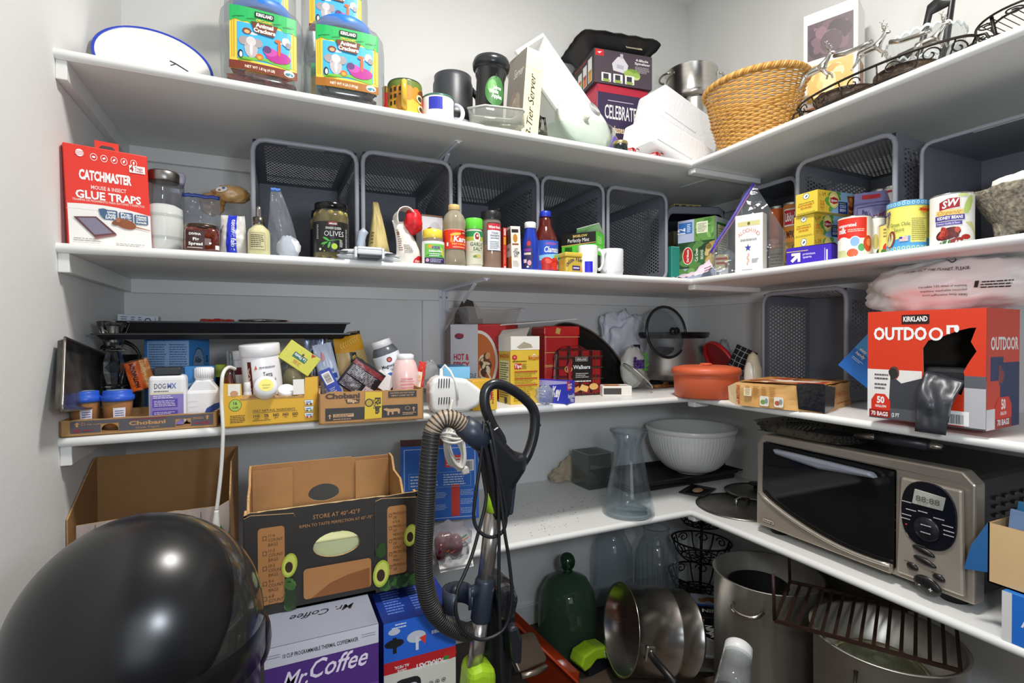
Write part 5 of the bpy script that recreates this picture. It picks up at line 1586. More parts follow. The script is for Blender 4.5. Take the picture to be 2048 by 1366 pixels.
for i,(q,x,lab)in enumerate((((1738,1792,374),1.68,'white tomato can at the back, left of two, behind the lavender bag'),((1765,1812,368),1.60,'white tomato can at the back, right of two, with a green corner'))):
 put(canpr(lab,.036,.12,lambda p,r,h:p.ell(.004,h*.62,.013,.016,'#c8301c').rect(.014,h*.72,.02,h*.2,'#3a8a4a').ell(-.012,h*.4,.006,.008,'#2a6a3a').rect(-.03,h*.9,.04,h*.03,'#c8302c'),group='white tomato cans behind the chile sauce'),Z2,q,x=x,rot=(0,0,-65))
# stone bowl
o=T('stone_bowl','rough grey stone mortar bowl at the right end of the second shelf','bowl')
ROCK=m('#5c574f',.95,nz=(120,.9),c2='#a79d88',bump=(140,.9))
b=B()
def stone(u,v):
 t=2*pi*u
 prof=[(0,.03),(.05,.028),(.062,.04),(.085,.075),(.104,.118),(.102,.128),(.092,.126),(.07,.08),(.03,.06),(0,.058)]
 k=v*(len(prof)-1);i=min(int(k),len(prof)-2);f=k-i
 r=prof[i][0]*(1-f)+prof[i+1][0]*f;z=prof[i][1]*(1-f)+prof[i+1][1]*f
 n=noise.noise(Vector((cos(t)*r*40,sin(t)*r*40,z*40)))*.0035+noise.noise(Vector((cos(t)*r*130,sin(t)*r*130,z*130)))*.002
 r=max(0,r+n)
 return(r*cos(t),r*sin(t),z+n)
b.grid(stone,90,36,ROCK,cu=True)
b.build('mortar',o)
for i in range(3):
 t=2*pi*i/3-1.9
 B().lathe([(0,0),(.018,0),(.022,.02),(.026,.05)],ROCK,n=14).at().build('stub_leg',o).location=(.045*cos(t),.045*sin(t),0)
put(o,Z2,(1944,2200,345),x=1.51)
o=T('paper_towel','folded white paper resting in the stone bowl','paper')
b=B();crumple(b,(0,0,.03),.06,.05,.026,m('#e6e2d8',.8),15,amp=.2);b.build('folded_paper',o)
zz=top()-.03
put(o,zz,(1980,2130,None),x=1.49)
# ================================================================ third shelf
from mathutils.geometry import tessellate_polygon
def panel(b,outer,holes,th,mat,o=(0,0,0),u=(1,0,0),v=(0,0,1),edge=None):
 """flat sheet with cut-outs, thickness th along -normal"""
 o,u,v=Vector(o),Vector(u),Vector(v)
 n=u.cross(v)
 loops=[[Vector((p[0],p[1],0))for p in L]for L in[outer]+holes]
 fl=[p for L in loops for p in L]
 tri=tessellate_polygon(loops)
 P=[o+u*p.x+v*p.y for p in fl]
 k=len(P)
 b.add(P+[p-n*th for p in P],[tuple(t)for t in tri]+[tuple(i+k for i in t)for t in tri],mat)
 s=0
 for L in loops:
  c=len(L)
  vs=P[s:s+c]+[p-n*th for p in P[s:s+c]]
  b.add(vs,[(i,(i+1)%c,(i+1)%c+c,i+c)for i in range(c)],edge or mat)
  s+=c
 return b
def dome(x,y,w,h,n=10):
 return[(x-w/2,y)]+[(x-w/2*cos(pi*i/n),y+h*.35+h*.65*sin(pi*i/n))for i in range(n+1)]+[(x+w/2,y)]
def jag(x0,x1,y,amp,n,seed):
 r=random.Random(seed)
 return[(x0+(x1-x0)*i/n,y+amp*(r.random()-.5))for i in range(n+1)]
def tray_box(o,w,d,hb,front,holes,mat,th=.003,left=None,edge=None):
 """open carton: floor, back and side walls hb high, shaped front panel"""
 edge=edge or EDGE
 B().box(-w/2,w/2,-d/2,d/2,0,th,CARDIN).build('floor_panel',o)
 panel(B(),front,holes,th,mat,(-w/2,-d/2,0),edge=edge).build('front_panel',o)
 panel(B(),[(0,0),(w,0),(w,hb),(0,hb)],[],th,mat,(w/2,d/2,0),(-1,0,0),edge=edge).build('back_panel',o)
 for s,nm in((-1,'l'),(1,'r')):
  h1=front[-1][1]if s<0 else max(p[1]for p in front if p[0]>w*.95)
  out=[(0,0),(d,0),(d,h1 if s<0 else hb),(d*.7,hb),(0,hb if s<0 else h1)]if s<0 else[(0,0),(d,0),(d,hb),(d*.3,hb),(0,h1)]
  oo=(-w/2,d/2,0)if s<0 else(w/2,-d/2,0)
  panel(B(),out,[],th,mat,oo,(0,-1,0)if s<0 else(0,1,0),edge=edge).build('side_panel',o)
# baking sheet against the left wall
o=T('baking_sheet','worn dark metal baking sheet leaning on the left wall','pan')
cs=[onX(106,822,XL+.03),onX(203,815,XL+.03),onX(203,712,XL+.008),onX(113,675,XL+.008)]
b=B()
def bs(u,v):
 q=cs[0].lerp(cs[1],u).lerp(cs[3].lerp(cs[2],u),v)
 e=min(u,1-u,v*.8,(1-v)*.8)
 return q+Vector((.014 if e<.03 else 0,0,0))
b.grid(bs,32,24,m('#4a4744',.35,.7,nz=(22,.75),c2='#8d8880'),smooth=True)
b.build('sheet',o,sol=.0016)
ed=[bs(i/20,0)for i in range(21)]+[bs(1,i/12)for i in range(1,13)]+[bs(1-i/20,1)for i in range(1,21)]+[bs(0,1-i/12)for i in range(1,12)]
B().tube(ed,.003,m('#9a948c',.3,.9),n=6,closed=True).build('rolled_rim',o)
# glass candle holder
o=T('candle_holder','faceted clear glass candle holder of two stacked prisms and a cup','candle holder')
CG=m('#ffffff',.01,tr=1)
z=0
for i in range(2):
 B().lathe([(.012,z),(.045,z+.002),(.045,z+.004),(.024,z+.008)],CG,n=8,smooth=False).build('glass_collar',o)
 B().at((0,0,z),(0,0,20)).lathe([(.024,.008),(.034,.03),(.034,.05),(.024,.07)],CG,n=6,smooth=False).lathe([(.005,.03),(.026,.04),(.005,.05)],glass('#b8c0c4',.02,.1),n=6,smooth=False).build('glass_prism',o)
 z+=.07
B().lathe([(.012,z),(.045,z+.002),(.045,z+.004),(.028,z+.008)],CG,n=8,smooth=False).build('glass_collar',o)
B().at((0,0,z),(0,0,22)).lathe([(0,.008),(.028,.008),(.055,.058),(.052,.06),(.02,.03),(.018,.014)],CG,n=8,smooth=False).build('glass_cup',o)
B().lathe([(.02,z+.02),(.022,z+.05),(.02,z+.05)],METAL,n=24).build('candle_socket',o)
put(o,Z3+.004,(192,260,642),y=1.56)
# chobani tray
o=T('carton_tray','low brown cardboard yogurt tray with a grey printed front, at the left end','tray')
w,d=.30,.2
TB=m('#b48a58',.8,nz=(35,.15))
fr=[(0,0),(w,0),(w,.056)]+jag(w*.98,w*.02,.052,.003,26,4)+[(0,.05)]
tray_box(o,w,d,.05,fr,[dome(w*.295,.007,w*.105,.028),dome(w*.765,.007,w*.1,.028)],TB)
p=face(w,d,.05,'f',eps=.0004)
GR='#59555c'
for x0,x1 in((.06,.24),(.35,.712),(.818,.97)):p.rect(w*x0,.01,w*(x1-x0),.038,GR)
p.rect(w*.2,.037,w*.2,.011,GR).rect(w*.7,.037,w*.14,.011,GR)
OC='#c8965a'
p.txt('Chobani',w*.53,.0255,.012,OC,w=w*.235,bold=.03).txt('Greek Yogurt',w*.53,.014,.006,OC,w=w*.15,bold=0).rect(w*.42,.042,w*.23,.003,'#8a2a34')
for x in(.1,.93):p.poly([(w*x,.044),(w*x+.006,.037),(w*x+.002,.039),(w*x+.002,.03),(w*x-.002,.03),(w*x-.002,.039),(w*x-.006,.037)],OC)
for x in(.1,.925):p.ring(w*x,.018,.006,.002,'#a82434').ell(w*x,.018,.002,.002,'#a82434')
p.txt('12x',w*.135,.04,.0035,OC).txt('5.3 OZ CUPS',w*.185,.034,.0035,OC,w=w*.12).rect(w*.135,.0165,w*.06,.003,'#a82434').rect(w*.835,.0165,w*.07,.003,'#a82434').lines(w*.83,.032,w*.08,.008,2,OC,3)
p.done(o)
put(o,Z3,(119,444,806,876),y=1.50,rot=(0,0,1.5))
TR=o
# contents
for q,y,lab in(((134,204,780),1.47,'blue-lidded tub of orange fruit, left of two in the yogurt tray'),((199,270,778),1.475,'blue-lidded tub of orange fruit, right of two in the yogurt tray')):
 o=vessel('fruit_tub',lab,'tub',[('tub_body',glass('#e8d8b8',.1,.15),[(0,.001),(.03,0),(.036,.045)]),('fruit',m('#d8952c',.35,nz=(70,.7),c2='#a8641c',coat=.4),[(0,.004),(.029,.004),(.0345,.042),(0,.043)]),('lid',m('#2f5fd0',.35),[(.037,.044),(.0395,.045),(.0395,.052),(.034,.053),(.034,.058),(.032,.06),(0,.06)])],group='blue-lidded fruit tubs')
 b=B()
 p=Pr((0,0,.012),cyl=lambda v:.0335+v*.13,ph=.35)
 p.rect(-.014,0,.026,.022,'#ece8f0').lines(-.01,.005,.02,.014,4,'#4a5a9a',3)
 p.done(o)
 p=Pr((0,0,.06),(1,0,0),(0,1,0))
 p.ell(0,0,.024,.024,'#8aa8d8').lines(-.014,-.008,.03,.016,3,'#dce6f4',2)
 p.done(o,'lid_print')
 put(o,Z3+.004,q,y=y)
o=T('pot','black pot with an arched handle behind the glass candle holder','pot')
B().lathe([(0,.001),(.06,0),(.066,.01),(.07,.11),(.066,.11),(.06,.01),(0,.006)],m('#151517',.3),n=40).build('pot_body',o)
B().tube([(.068*cos(pi*i/14),-.01,.1+.035*sin(pi*i/14))for i in range(15)],.004,m('#202022',.3),n=8).build('bail_handle',o)
put(o,Z3,(190,284,678),y=1.72)
o=T('carton','large blue antacid carton with a printed facts panel, under the black trays','box')
w,d,h=.13,.1,.17
carton(o,w,d,h,m('#3278c4',.4))
p=face(w,d,h,'f')
p.rect(w*.07,h*.02,w*.93,h*.96,'#8eb2dc')
for a in(.1,.56):p.lines(w*a,h*.05,w*.4,h*.9,30,'#41618e',int(a*10),rag=.15,t=.4)
p.done(o,'printed_facts')
p=face(w,d,h,'r')
p.rect(0,0,d,h,'#2f86d0').poly([(0,0),(d,0),(d,h*.45),(0,h*.2)],'#2a68b8').ell(d*.45,h*.62,d*.3,h*.27,'#28446c',n=32).ell(d*.45,h*.62,d*.28,h*.255,'#7f9ec0',n=32).txt('Alka-',d*.42,h*.7,.013,'#151a24',w=d*.34,bold=.03,shear=.2).txt('Seltzer',d*.45,h*.58,.013,'#151a24',w=d*.5,bold=.03,shear=.2).lines(d*.3,h*.44,d*.3,h*.1,3,'#d8e4f0').txt('S',d*.86,h*.7,.014,'#151a24',bold=.03)
p.done(o,'printed_side')
put(o,Z3,(288,420,678),y=1.64,rot=(0,0,-25))
zt=top()
o=T('carton','smaller blue carton in front of the antacid carton','box')
w,d,h=.07,.05,.1
carton(o,w,d,h,m('#3a86c8',.4))
p=face(w,d,h,'f');p.poly([(0,h*.6),(w,h*.86),(w,h*.9),(0,h*.64)],'#c8d8ec').rect(w*.1,h*.66,w*.3,h*.04,'#a8ccec').txt('Aura',w*.35,h*.42,.013,'#f0ecf0',w=w*.55,bold=.04);p.done(o)
put(o,Z3,(369,432,730),y=1.545)
o,f=pouch('hand_warmer_packet','orange hand warmer packet tipped on its side, behind the white pill bottle',.075,.11,.012,m('#e0641c',.35,nz=(12,.5),c2='#b83a14'),31,.97)
p=Wrap(f)
p.poly([(.62,.02),(.98,.02),(.98,.98),(.62,.98)],'#d88420').txt('HOTHANDS',.38,.52,.17,'#171318',w=.8,rot=90,bold=.04).txt('HAND WARMERS',.78,.5,.13,'#f0d8a0',w=.9,rot=90,bold=.02).rect(.02,.0,.96,.03,'#4a2418').rect(.02,.96,.96,.04,'#4a2418')
p.done(o)
put(o,None,(246,314,714),y=1.56,rot=(-6,-16,0))
o=T('pill_bottle','white tablet bottle with a black cap and lavender label','bottle')
PW=m('#efeff2',.3)
B().box(-.032,.032,-.02,.02,0,.086,PW).build('bottle_body',o,bev=.008,seg=3)
B().box(-.024,.024,-.017,.017,.084,.1,m('#2e3136',.4)).build('cap',o,bev=.004)
p=Pr((-.032,-.02,0),(1,0,0),(0,0,1))
w,h=.064,.086
p.rect(.004,0,w-.008,h*.62,'#8c80c8').rect(.004,h*.62,w-.008,h*.04,'#e4dcc0').txt('DOG',w*.32,h*.74,.0085,'#3c3658',w=w*.3,bold=.0).txt('MX',w*.63,h*.74,.0085,'#7a86c4',w=w*.24,bold=.03).lines(w*.16,h*.67,w*.4,h*.035,1,'#5a4a30').rect(w*.12,h*.36,w*.66,h*.17,'#5c4aa8').rect(w*.12,h*.2,w*.66,h*.1,'#5c4aa8').lines(w*.16,h*.38,w*.58,h*.13,4,'#d8d0f0',3).lines(w*.16,h*.22,w*.58,h*.06,2,'#d8d0f0',4).lines(w*.14,h*.54,w*.6,h*.07,2,'#e8e4f8',6)
p.done(o)
put(o,Z3+.004,(295,378,732),y=1.49)
o=T('medicine_bottle','white square-shouldered medicine bottle with a navy label','bottle')
B().box(-.03,.03,-.02,.02,0,.06,PW).build('bottle_body',o,bev=.006)
B().prism([(-.03,.056),(.03,.056),(.012,.078),(-.014,.078)],.034,PW,o=-.017).build('shoulder',o,bev=.003)
b=B()
for i in range(28):
 t=2*pi*i/28
 b.tube([(.0165*cos(t),.0165*sin(t),.082),(.0165*cos(t),.0165*sin(t),.1)],.0016,PW,n=4)
b.lathe([(.0165,.08),(.0165,.1),(.014,.102),(0,.102)],PW,n=28).at((0,0,0)).lathe([(.015,.074),(.017,.077),(.015,.08)],PW,n=28)
b.build('ribbed_cap',o,kind='stuff')
p=Pr((-.03,-.0202,0),(1,0,0),(0,0,1))
p.poly([(.024,.0),(.06,.0),(.06,.036),(.05,.034),(.036,.026)],'#2a4a94').poly([(.026,.008),(.06,.026),(.06,.012),(.04,.0)],'#f0f0f4').txt('Kaopectate',.043,.013,.0065,'#16181c',w=.034,bold=.02,rot=14)
for z in(.02,.03,.04):p.rect(.001,z,.02,.0008,'#d4d4da')
p.done(o)
put(o,Z3+.004,(372,444,733),y=1.50)
# black trays on top of the cartons
BT=m('#19191b',.4,nz=(20,.4),c2='#2c2b2b')
o=T('serving_tray','long narrow black tray resting across the cartons, lower of two','tray')
L4=lambda a,c,z:[(-a,-c,z),(a,-c,z),(a,c,z),(-a,c,z)]
def rimtray(o,a,c,h,mat,fl=.015):
 vs=L4(a-fl,c-fl,0)+L4(a-fl*.4,c-fl*.4,h)+L4(a,c,h)+L4(a,c,h-.003)
 return B().add(vs,[(0,1,2,3)]+[(k*4+i,k*4+(i+1)%4,k*4+4+(i+1)%4,k*4+4+i)for k in range(3)for i in range(4)],mat).build('tray_shell',o,sol=.002)
rimtray(o,.26,.07,.012,BT)
put(o,zt+.001,(181,700,None),y=1.60,rot=(0,0,-1))
z0=top()
o=T('serving_tray','long black tray with a higher rim, upper of two, holding the foil pouch','tray')
rimtray(o,.24,.09,.026,BT)
put(o,z0+.0005,(228,700,None),y=1.72)
z1=top()
o=T('carton','small white carton with a black emblem, lying on the upper black tray','box')
w,d,h=.1,.05,.03
carton(o,w,d,h,m('#cfd6e4',.5))
p=face(w,d,h,'f')
p.lines(w*.08,h*.1,w*.16,h*.8,4,'#5a6070',3).lines(w*.32,h*.1,w*.12,h*.8,4,'#5a6070',5).lines(w*.5,h*.1,w*.1,h*.8,4,'#5a6070',6).ell(w*.74,h*.55,.008,.007,'#2a2c34').ell(w*.74,h*.55,.005,.004,'#cfd6e4').ell(w*.74,h*.1,.006,.002,'#2a2c34').rect(w*.92,h*.15,.0015,h*.7,'#5a6070')
p.done(o)
put(o,z1-.012,(234,322,628),y=1.78,rot=(0,3,2))
o=T('foil_pouch','crinkled silver foil pouch lying on the black trays','pouch')
b=B();crumple(b,(0,0,.014),.06,.03,.014,m('#9a9890',.22,.9,nz=(20,.3)),17,amp=.3,sc=2.5)
b.add([(-.11,-.02,.0),(-.05,-.025,.01),(-.05,.02,.012),(-.1,.015,.004)],[(0,1,2,3)],m('#c8c6c0',.25,.9))
b.build('foil',o)
put(o,z1,(432,582,656),y=1.66)
for i,(q,lab)in enumerate((((398,470,None),'flat red packet on the black trays, left of the foil pouch'),((560,602,None),'flat red packet on the black trays, right of the foil pouch'))):
 o,f=pouch('flat_packet',lab,.08,.06,.008,m('#d8281c',.35,nz=(30,.2)),40+i,.98)
 put(o,z1-.008,q,y=1.66,rot=(-78,0,4))
# ---- yellow carton and contents
YW=m('#e3b02a',.5,nz=(9,.08))
o=T('carton_tray','yellow yogurt carton with a torn-open front, full of supplements','tray')
w,d,h=.2,.17,.095
fr=[(0,0),(w,0),(w,h*1.0),(w*.85,h*.98),(w*.84,h*.58)]+jag(w*.82,w*.2,h*.58,.004,16,2)+[(w*.19,h*.9),(0,h*.92)]
tray_box(o,w,d,.09,fr,[],YW)
b=B().add([(-w*.32,-d/2-.001,h*.58),(w*.34,-d/2-.001,h*.57),(w*.36,-d/2+.03,h*.60),(-w*.3,-d/2+.03,h*.62)],[(0,1,2,3)],EDGE)
b.build('folded_flap',o,sol=.003)
p=face(w,d,h,'f')
p.ell(w*.13,h*.46,.0125,.012,'#2f4a24',n=28).ell(w*.13,h*.46,.0115,.011,'#a8c84c',n=28).txt('16',w*.13,h*.47,.006,'#2a2a18',bold=.03).txt('CUPS',w*.13,h*.39,.0035,'#2a2a18',bold=.03)
p.rect(w*.06,h*.66,w*.12,h*.24,'#ece8dc').ell(w*.12,h*.7,.008,.006,'#c8946a').rect(w*.72,h*.62,w*.12,h*.33,'#ece8e4')
p.txt('ONLY NATURAL INGREDIENTS',w*.52,h*.29,.005,'#3c2a08',w=w*.44,bold=0).rect(w*.3,h*.27,w*.46,.0007,'#3c2a08')
for i,(s,t)in enumerate((('11G','protein'),('2%','milkfat'),('NO','gluten'),('NO','rbst'),('GO','kosher'))):p.txt(s,w*(.34+.1*i),h*.18,.0055,'#3c2a08',bold=.03).txt(t,w*(.34+.1*i),h*.14,.0022,'#3c2a08')
p.lines(w*.08,h*.09,w*.15,h*.17,5,'#3c2a08',3,rag=.2).lines(w*.3,h*.1,w*.18,h*.03,1,'#3c2a08',4,rag=0)
for i in range(3):
 y=h*(.38-.14*i)
 p.poly([(w*.84,y+h*.11),(w*.94,y+h*.11),(w*.925,y),(w*.855,y)],'#e8eef4').rect(w*.83,y+h*.1,w*.12,h*.014,'#8a9a8c').rect(w*.855,y+h*.05,w*.06,h*.025,'#4a7ab8').ell(w*.87,y+h*.02,.003,.002,['#7a3a1c','#3a6a34','#b02a34'][i]).ell(w*.91,y+h*.02,.003,.002,['#5a2a1c','#7a9a3c','#c84a44'][i])
p.done(o)
put(o,Z3,(443,638,748,857),y=1.49,rot=(0,0,3))
ZC=Z3+.02
def tub(label,prints,lid=PW,r=.05,h=.11,band=None):
 o=vessel('supplement_tub',label,'tub',[('tub_body',PW,[(0,.001),(r*.95,0),(r,.004),(r,h*.82),(r*.97,h*.84)]),('lid',lid,[(r*.99,h*.84),(r*1.04,h*.845),(r*1.04,h*.99),(r,h),(0,h)])],n=48)
 if prints:
  p=Pr((0,0,0),cyl=r+.0004);prints(p,r,h);p.done(o)
 return o
def terra(p,r,h):
 p.rect(-.043,.002,.011,h*.76,'#5a1c18').txt('TERRA',-.0375,h*.45,.007,'#e8c8b8',w=h*.5,rot=90,bold=.02)
 p.poly([(-.024,h*.67),(-.02,h*.73),(-.017,h*.67)],'#d85a2a').lines(-.012,h*.67,.045,h*.05,1,'#9a9aa4',3).txt('Terra',.008,h*.56,.0075,'#2c2c34',w=.024,bold=.01).txt('Superfood',.008,h*.47,.0075,'#2c2c34',w=.042,bold=.01).lines(-.014,h*.3,.046,h*.08,2,'#8a8a94',5).lines(-.02,h*.12,.054,h*.08,2,'#a0a0aa',6)
put(tub('second white supplement tub with a dark red band, behind the large one',lambda p,r,h:p.rect(-.1,0,.2,h*.72,'#6a1c28').rect(-.06,h*.1,.05,h*.5,'#f0ecec')),ZC,(464,538,697),y=1.56,rot=(0,-4,0))
put(tub('large white supplement tub lettered Terra Superfood, tilted in the yellow carton',terra),ZC-.01,(477,570,684),y=1.49,rot=(3,-5,8))
o=T('seasoning_packet','yellow-green paper packet lettered La Fiesta, propped upside down','packet')
w,h=.1,.062
B().box(-w/2,w/2,-.008,.008,0,h,m('#d2cf4a',.45)).build('packet_body',o,bev=.0015)
p=Pr((w/2,-.008,h),(-1,0,0),(0,0,-1));p.n=Vector((0,-1,0))
p.rect(w*.3,h*.35,w*.42,h*.26,'#2a6a5a').txt('La Fiesta',w*.51,h*.4,.0085,WHITE,w=w*.36,bold=.02).txt('LAUREL',w*.5,h*.68,.006,'#c87824',w=w*.24,bold=.02).txt('Bay Leaves',w*.5,h*.8,.004,'#c87824',w=w*.2).ell(w*.48,h*.3,.003,.004,'#4a3a1c').poly([(w*.16,h*.02),(w*.3,h*.02),(w*.25,h*.2)],'#b82a24')
rn=random.Random(2)
for i in range(16):p.ell(w*rn.random(),h*(rn.random()*.9+.05),.0008,.0008,'#6a6a1c',n=6)
p.done(o)
put(o,None,(555,642,679),y=1.47,rot=(0,37,4))
o=T('produce_bag','clear bag with a pale bread roll behind the yellow packet','bag')
b=B();crumple(b,(0,0,.045),.04,.03,.045,glass('#dce0d8',.08,.08,bump=(30,.7)),23,amp=.15);b.build('bag_film',o)
b=B();crumple(b,(-.004,0,.04),.026,.02,.028,m('#b8a27c',.7,nz=(40,.3)),25,amp=.1);b.build('bread_roll',o)
put(o,ZC,(552,622,708),y=1.54)
o=vessel('cosmetic_jar','white jar with a round yellow-labelled lid, lid tipped to the front','jar',[('jar_body',m('#e4e0dc',.2),[(0,.001),(.026,0),(.03,.006),(.03,.024)]),('lid',PW,[(.0305,.023),(.033,.025),(.033,.036),(.03,.039),(0,.039)])])
p=Pr((0,0,.039),(1,0,0),(0,1,0));p.ell(0,0,.02,.02,'#e0d468',n=28).txt('GOLD',0,-.002,.004,'#6a5a1c',w=.022).lines(-.01,-.012,.02,.006,2,'#8a7a34').done(o,'lid_label')
put(o,Z3+.045,(506,556,752),y=1.435,rot=(62,0,6))
for q,y,rot,lab in(((553,592,768),1.44,(35,0,0),'white pill bottle cap-up at the torn front of the yellow carton'),((582,606,763),1.465,(20,10,0),'white pill bottle tucked behind the folded white flap'),((486,506,764),1.455,(0,0,0),'small ribbed white bottle cap beside the white square label')):
 o=vessel('pill_bottle',lab,'bottle',[('bottle_body',PW,[(0,0),(.018,0),(.02,.003),(.02,.03),(.016,.036)]),('cap',m('#f2f2f2',.35),[(.0175,.034),(.018,.035),(.018,.048),(.016,.05),(0,.05)])],n=32)
 put(o,Z3+.03,q,y=y,rot=rot)
o=vessel('pill_bottle','amber brown bottle at the left corner of the yellow carton','bottle',[('bottle_body',m('#5a2410',.1,coat=.7),[(0,0),(.018,0),(.02,.004),(.02,.04),(.012,.05),(.01,.06)]),('cap',m('#3a1c10',.3),[(.012,.058),(.012,.066),(0,.067)])])
put(o,Z3+.02,(447,473,732),y=1.49,rot=(0,0,0))
o=T('straw_bundle','bundle of clear drinking straws behind the supplement tubs','straws')
for i in range(6):B().tube([(.004*(i%3),.004*(i//3),0),(.004*(i%3)-.006+.003*i,.004*(i//3),.13-.006*i)],.003,glass('#e4e8ea',.06,.15),n=8,cap=False).build('straw',o)
put(o,ZC,(452,478,702),y=1.55)
o=vessel('jar','small dark jar with a lime green lid left of the yellow carton','jar',[('jar_body',m('#1c1c1a',.2),[(0,0),(.02,0),(.021,.005),(.021,.05)]),('screw_lid',m('#a8b83c',.4),[(.0215,.048),(.022,.05),(.022,.062),(0,.063)])])
put(o,Z3,(425,458,728),y=1.60)
# ---- brown flip carton and contents
o=T('carton_tray','brown cardboard carton with a cow print and yellow sticker, in the third shelf','tray')
w,d,h=.2,.18,.085
fr=[(0,0)]+[(w*i/20,.0012*(i%2))for i in range(1,20)]+[(w,0),(w,h)]+jag(w*.97,w*.1,h*.97,.003,18,7)+[(w*.04,h*.9),(0,h*.94)]
tray_box(o,w,d,h*.95,fr,[],m('#b98a58',.8,nz=(30,.15)))
p=face(w,d,h,'f')
DKB='#33302e'
p.txt('Chobani',w*.22,h*.77,.0125,'#4a3428',w=w*.32,bold=.05).poly([(w*.24,h*.73),(w*.38,h*.73),(w*.37,h*.6),(w*.26,h*.6)],'#4a3428').txt('flip.',w*.31,h*.64,.008,'#d8b48a',w=w*.1,bold=.04)
p.rect(w*.06,h*.1,w*.36,h*.38,DKB).rect(w*.58,h*.12,w*.36,h*.38,DKB).rect(w*.65,h*.73,w*.28,h*.2,DKB).txt('CAUTION: DO NOT STACK',w*.79,h*.85,.0034,'#c8a078',w=w*.24,bold=.02).txt('HEAVY CASES ON TIP',w*.79,h*.77,.0034,'#c8a078',w=w*.22,bold=.02)
p.rect(w*.13,h*.2,w*.19,h*.1,'#c8a078').lines(w*.14,h*.205,w*.17,h*.09,2,'#4a3428').lines(w*.13,h*.12,w*.17,h*.05,1,'#c8a078')
for x,y in((.1,.16),(.9,.28)):p.poly([(w*x,h*y+.012),(w*x+.004,h*y+.006),(w*x+.001,h*y+.008),(w*x+.001,h*y),(w*x-.001,h*y),(w*x-.001,h*y+.008),(w*x-.004,h*y+.006)],'#c8a078')
p.ring(w*.84,h*.38,.005,.0008,'#c8a078').lines(w*.79,h*.17,w*.14,h*.1,2,'#c8a078')
p.poly([(w*.6,h*.38),(w*.63,h*.41),(w*.66,h*.38),(w*.74,h*.39),(w*.765,h*.36),(w*.76,h*.22),(w*.745,h*.22),(w*.74,h*.29),(w*.7,h*.29),(w*.7,h*.2),(w*.685,h*.2),(w*.68,h*.29),(w*.66,h*.28),(w*.655,h*.18),(w*.64,h*.18),(w*.64,h*.31),(w*.61,h*.35)],'#c09468')
p.poly([(w*.42,h*.1),(w*.585,h*.12),(w*.59,h*.92),(w*.43,h*.94)],'#d8b82c').ell(w*.465,h*.6,.008,.011,'#3a3420').ell(w*.465,h*.6,.006,.008,'#b89a34').txt('TASTE',w*.53,h*.55,.005,'#4a3c14',rot=90,w=h*.3).txt('맥심',w*.57,h*.5,.008,'#2a2410',rot=90,w=h*.5,bold=.04)
p.done(o)
p=face(w,d,h,'l');p.rect(0,h*.1,d*.85,h*.36,DKB);p.done(o,'printed_side')
put(o,Z3,(637,847,764,850),y=1.52,rot=(0,0,-5))
o=vessel('supplement_bottle','white labelled grey magnesium bottle tilted in the brown carton','bottle',[('bottle_body',m('#5c6068',.25),[(0,.001),(.03,0),(.034,.004),(.034,.075),(.028,.09),(.022,.096)]),('cap',PW,[(.025,.094),(.026,.095),(.026,.11),(.024,.112),(0,.112)])])
p=Pr((0,0,.004),cyl=.0343)
p.rect(-.1,0,.2,.07,'#e8eef4').ring(-.002,.056,.007,.003,'#6a2a24').ell(-.002,.056,.004,.004,'#d8684a').txt('Magnesium',-.004,.037,.0085,'#1c1e24',w=.046,bold=.02).txt('Glycinate',.008,.028,.006,'#2a2c34',w=.032,bold=.01).poly([(-.034,.022),(-.01,.024),(.004,.012),(.008,0),(-.034,0)],'#2f6ab8').lines(-.028,.008,.024,.01,2,'#c8d8ec')
p.done(o)
put(o,None,(742,815,674),y=1.53,rot=(0,-20,0))
o,f=pouch('semolina_bag','yellow and black see-through bag of semolina standing in the brown carton',.1,.14,.05,m('#c8a868',.4,nz=(60,.4),c2='#e0d0a0'),51,.78)
p=Wrap(f)
p.rect(0,.72,1,.24,'#e0a020').rect(0,.95,1,.05,'#1c1a16').poly([(0,.95),(.5,1),(.0,1)],'#1c1a16').rect(0,.0,.16,.95,'#2a2414').txt('SEMOLINA',.08,.45,.09,'#d8a838',w=.8,rot=90).poly([(.5,.35),(.68,.35),(.72,.7),(.54,.72)],'#1c1a16').txt('EWA',.62,.54,.09,'#e0b83c',w=.22,rot=-75,bold=.03)
for i in range(8):p.ell(.34+.075*i,.84+.012*i,.035,.012,'#f0c860',rot=40,n=8).ell(.34+.075*i,.8+.012*i,.035,.012,'#f0c860',rot=-30,n=8)
p.done(o)
put(o,ZC,(654,752,661),y=1.575,rot=(0,-10,0))
o,f=pouch('snack_bag','pale blue printed bag leaning at the left of the brown carton',.06,.1,.03,m('#b8c4dc',.3,nz=(14,.2)),53,.85)
p=Wrap(f);p.rect(.1,.42,.8,.08,'#2a4a94').lines(.12,.52,.7,.1,1,'#5a6a9a').lines(.15,.1,.7,.28,6,'#8a94b8',3).ell(.4,.8,.08,.08,'#c87a84');p.done(o)
put(o,ZC,(624,692,684),y=1.53,rot=(0,-12,0))
o,f=pouch('snack_bag','silver blue pouch behind the pale blue bag',.07,.09,.03,m('#8a94b0',.2,.5,nz=(12,.4)),54,.9)
put(o,ZC+.02,(598,652,672),y=1.6,rot=(0,4,0))
o=T('carton','small royal blue carton with a barcode, poking out of the brown carton','box')
w,d,h=.03,.02,.07
carton(o,w,d,h,m('#2f48b0',.4))
p=face(w,d,h,'f');p.rect(w*.15,h*.45,w*.7,h*.45,WHITE).bars(w*.25,h*.5,w*.5,h*.35,n=12,vert=True).lines(w*.2,h*.1,w*.5,h*.2,3,'#b8c4ec');p.done(o)
put(o,None,(636,684,734),y=1.462,rot=(0,-26,-8))
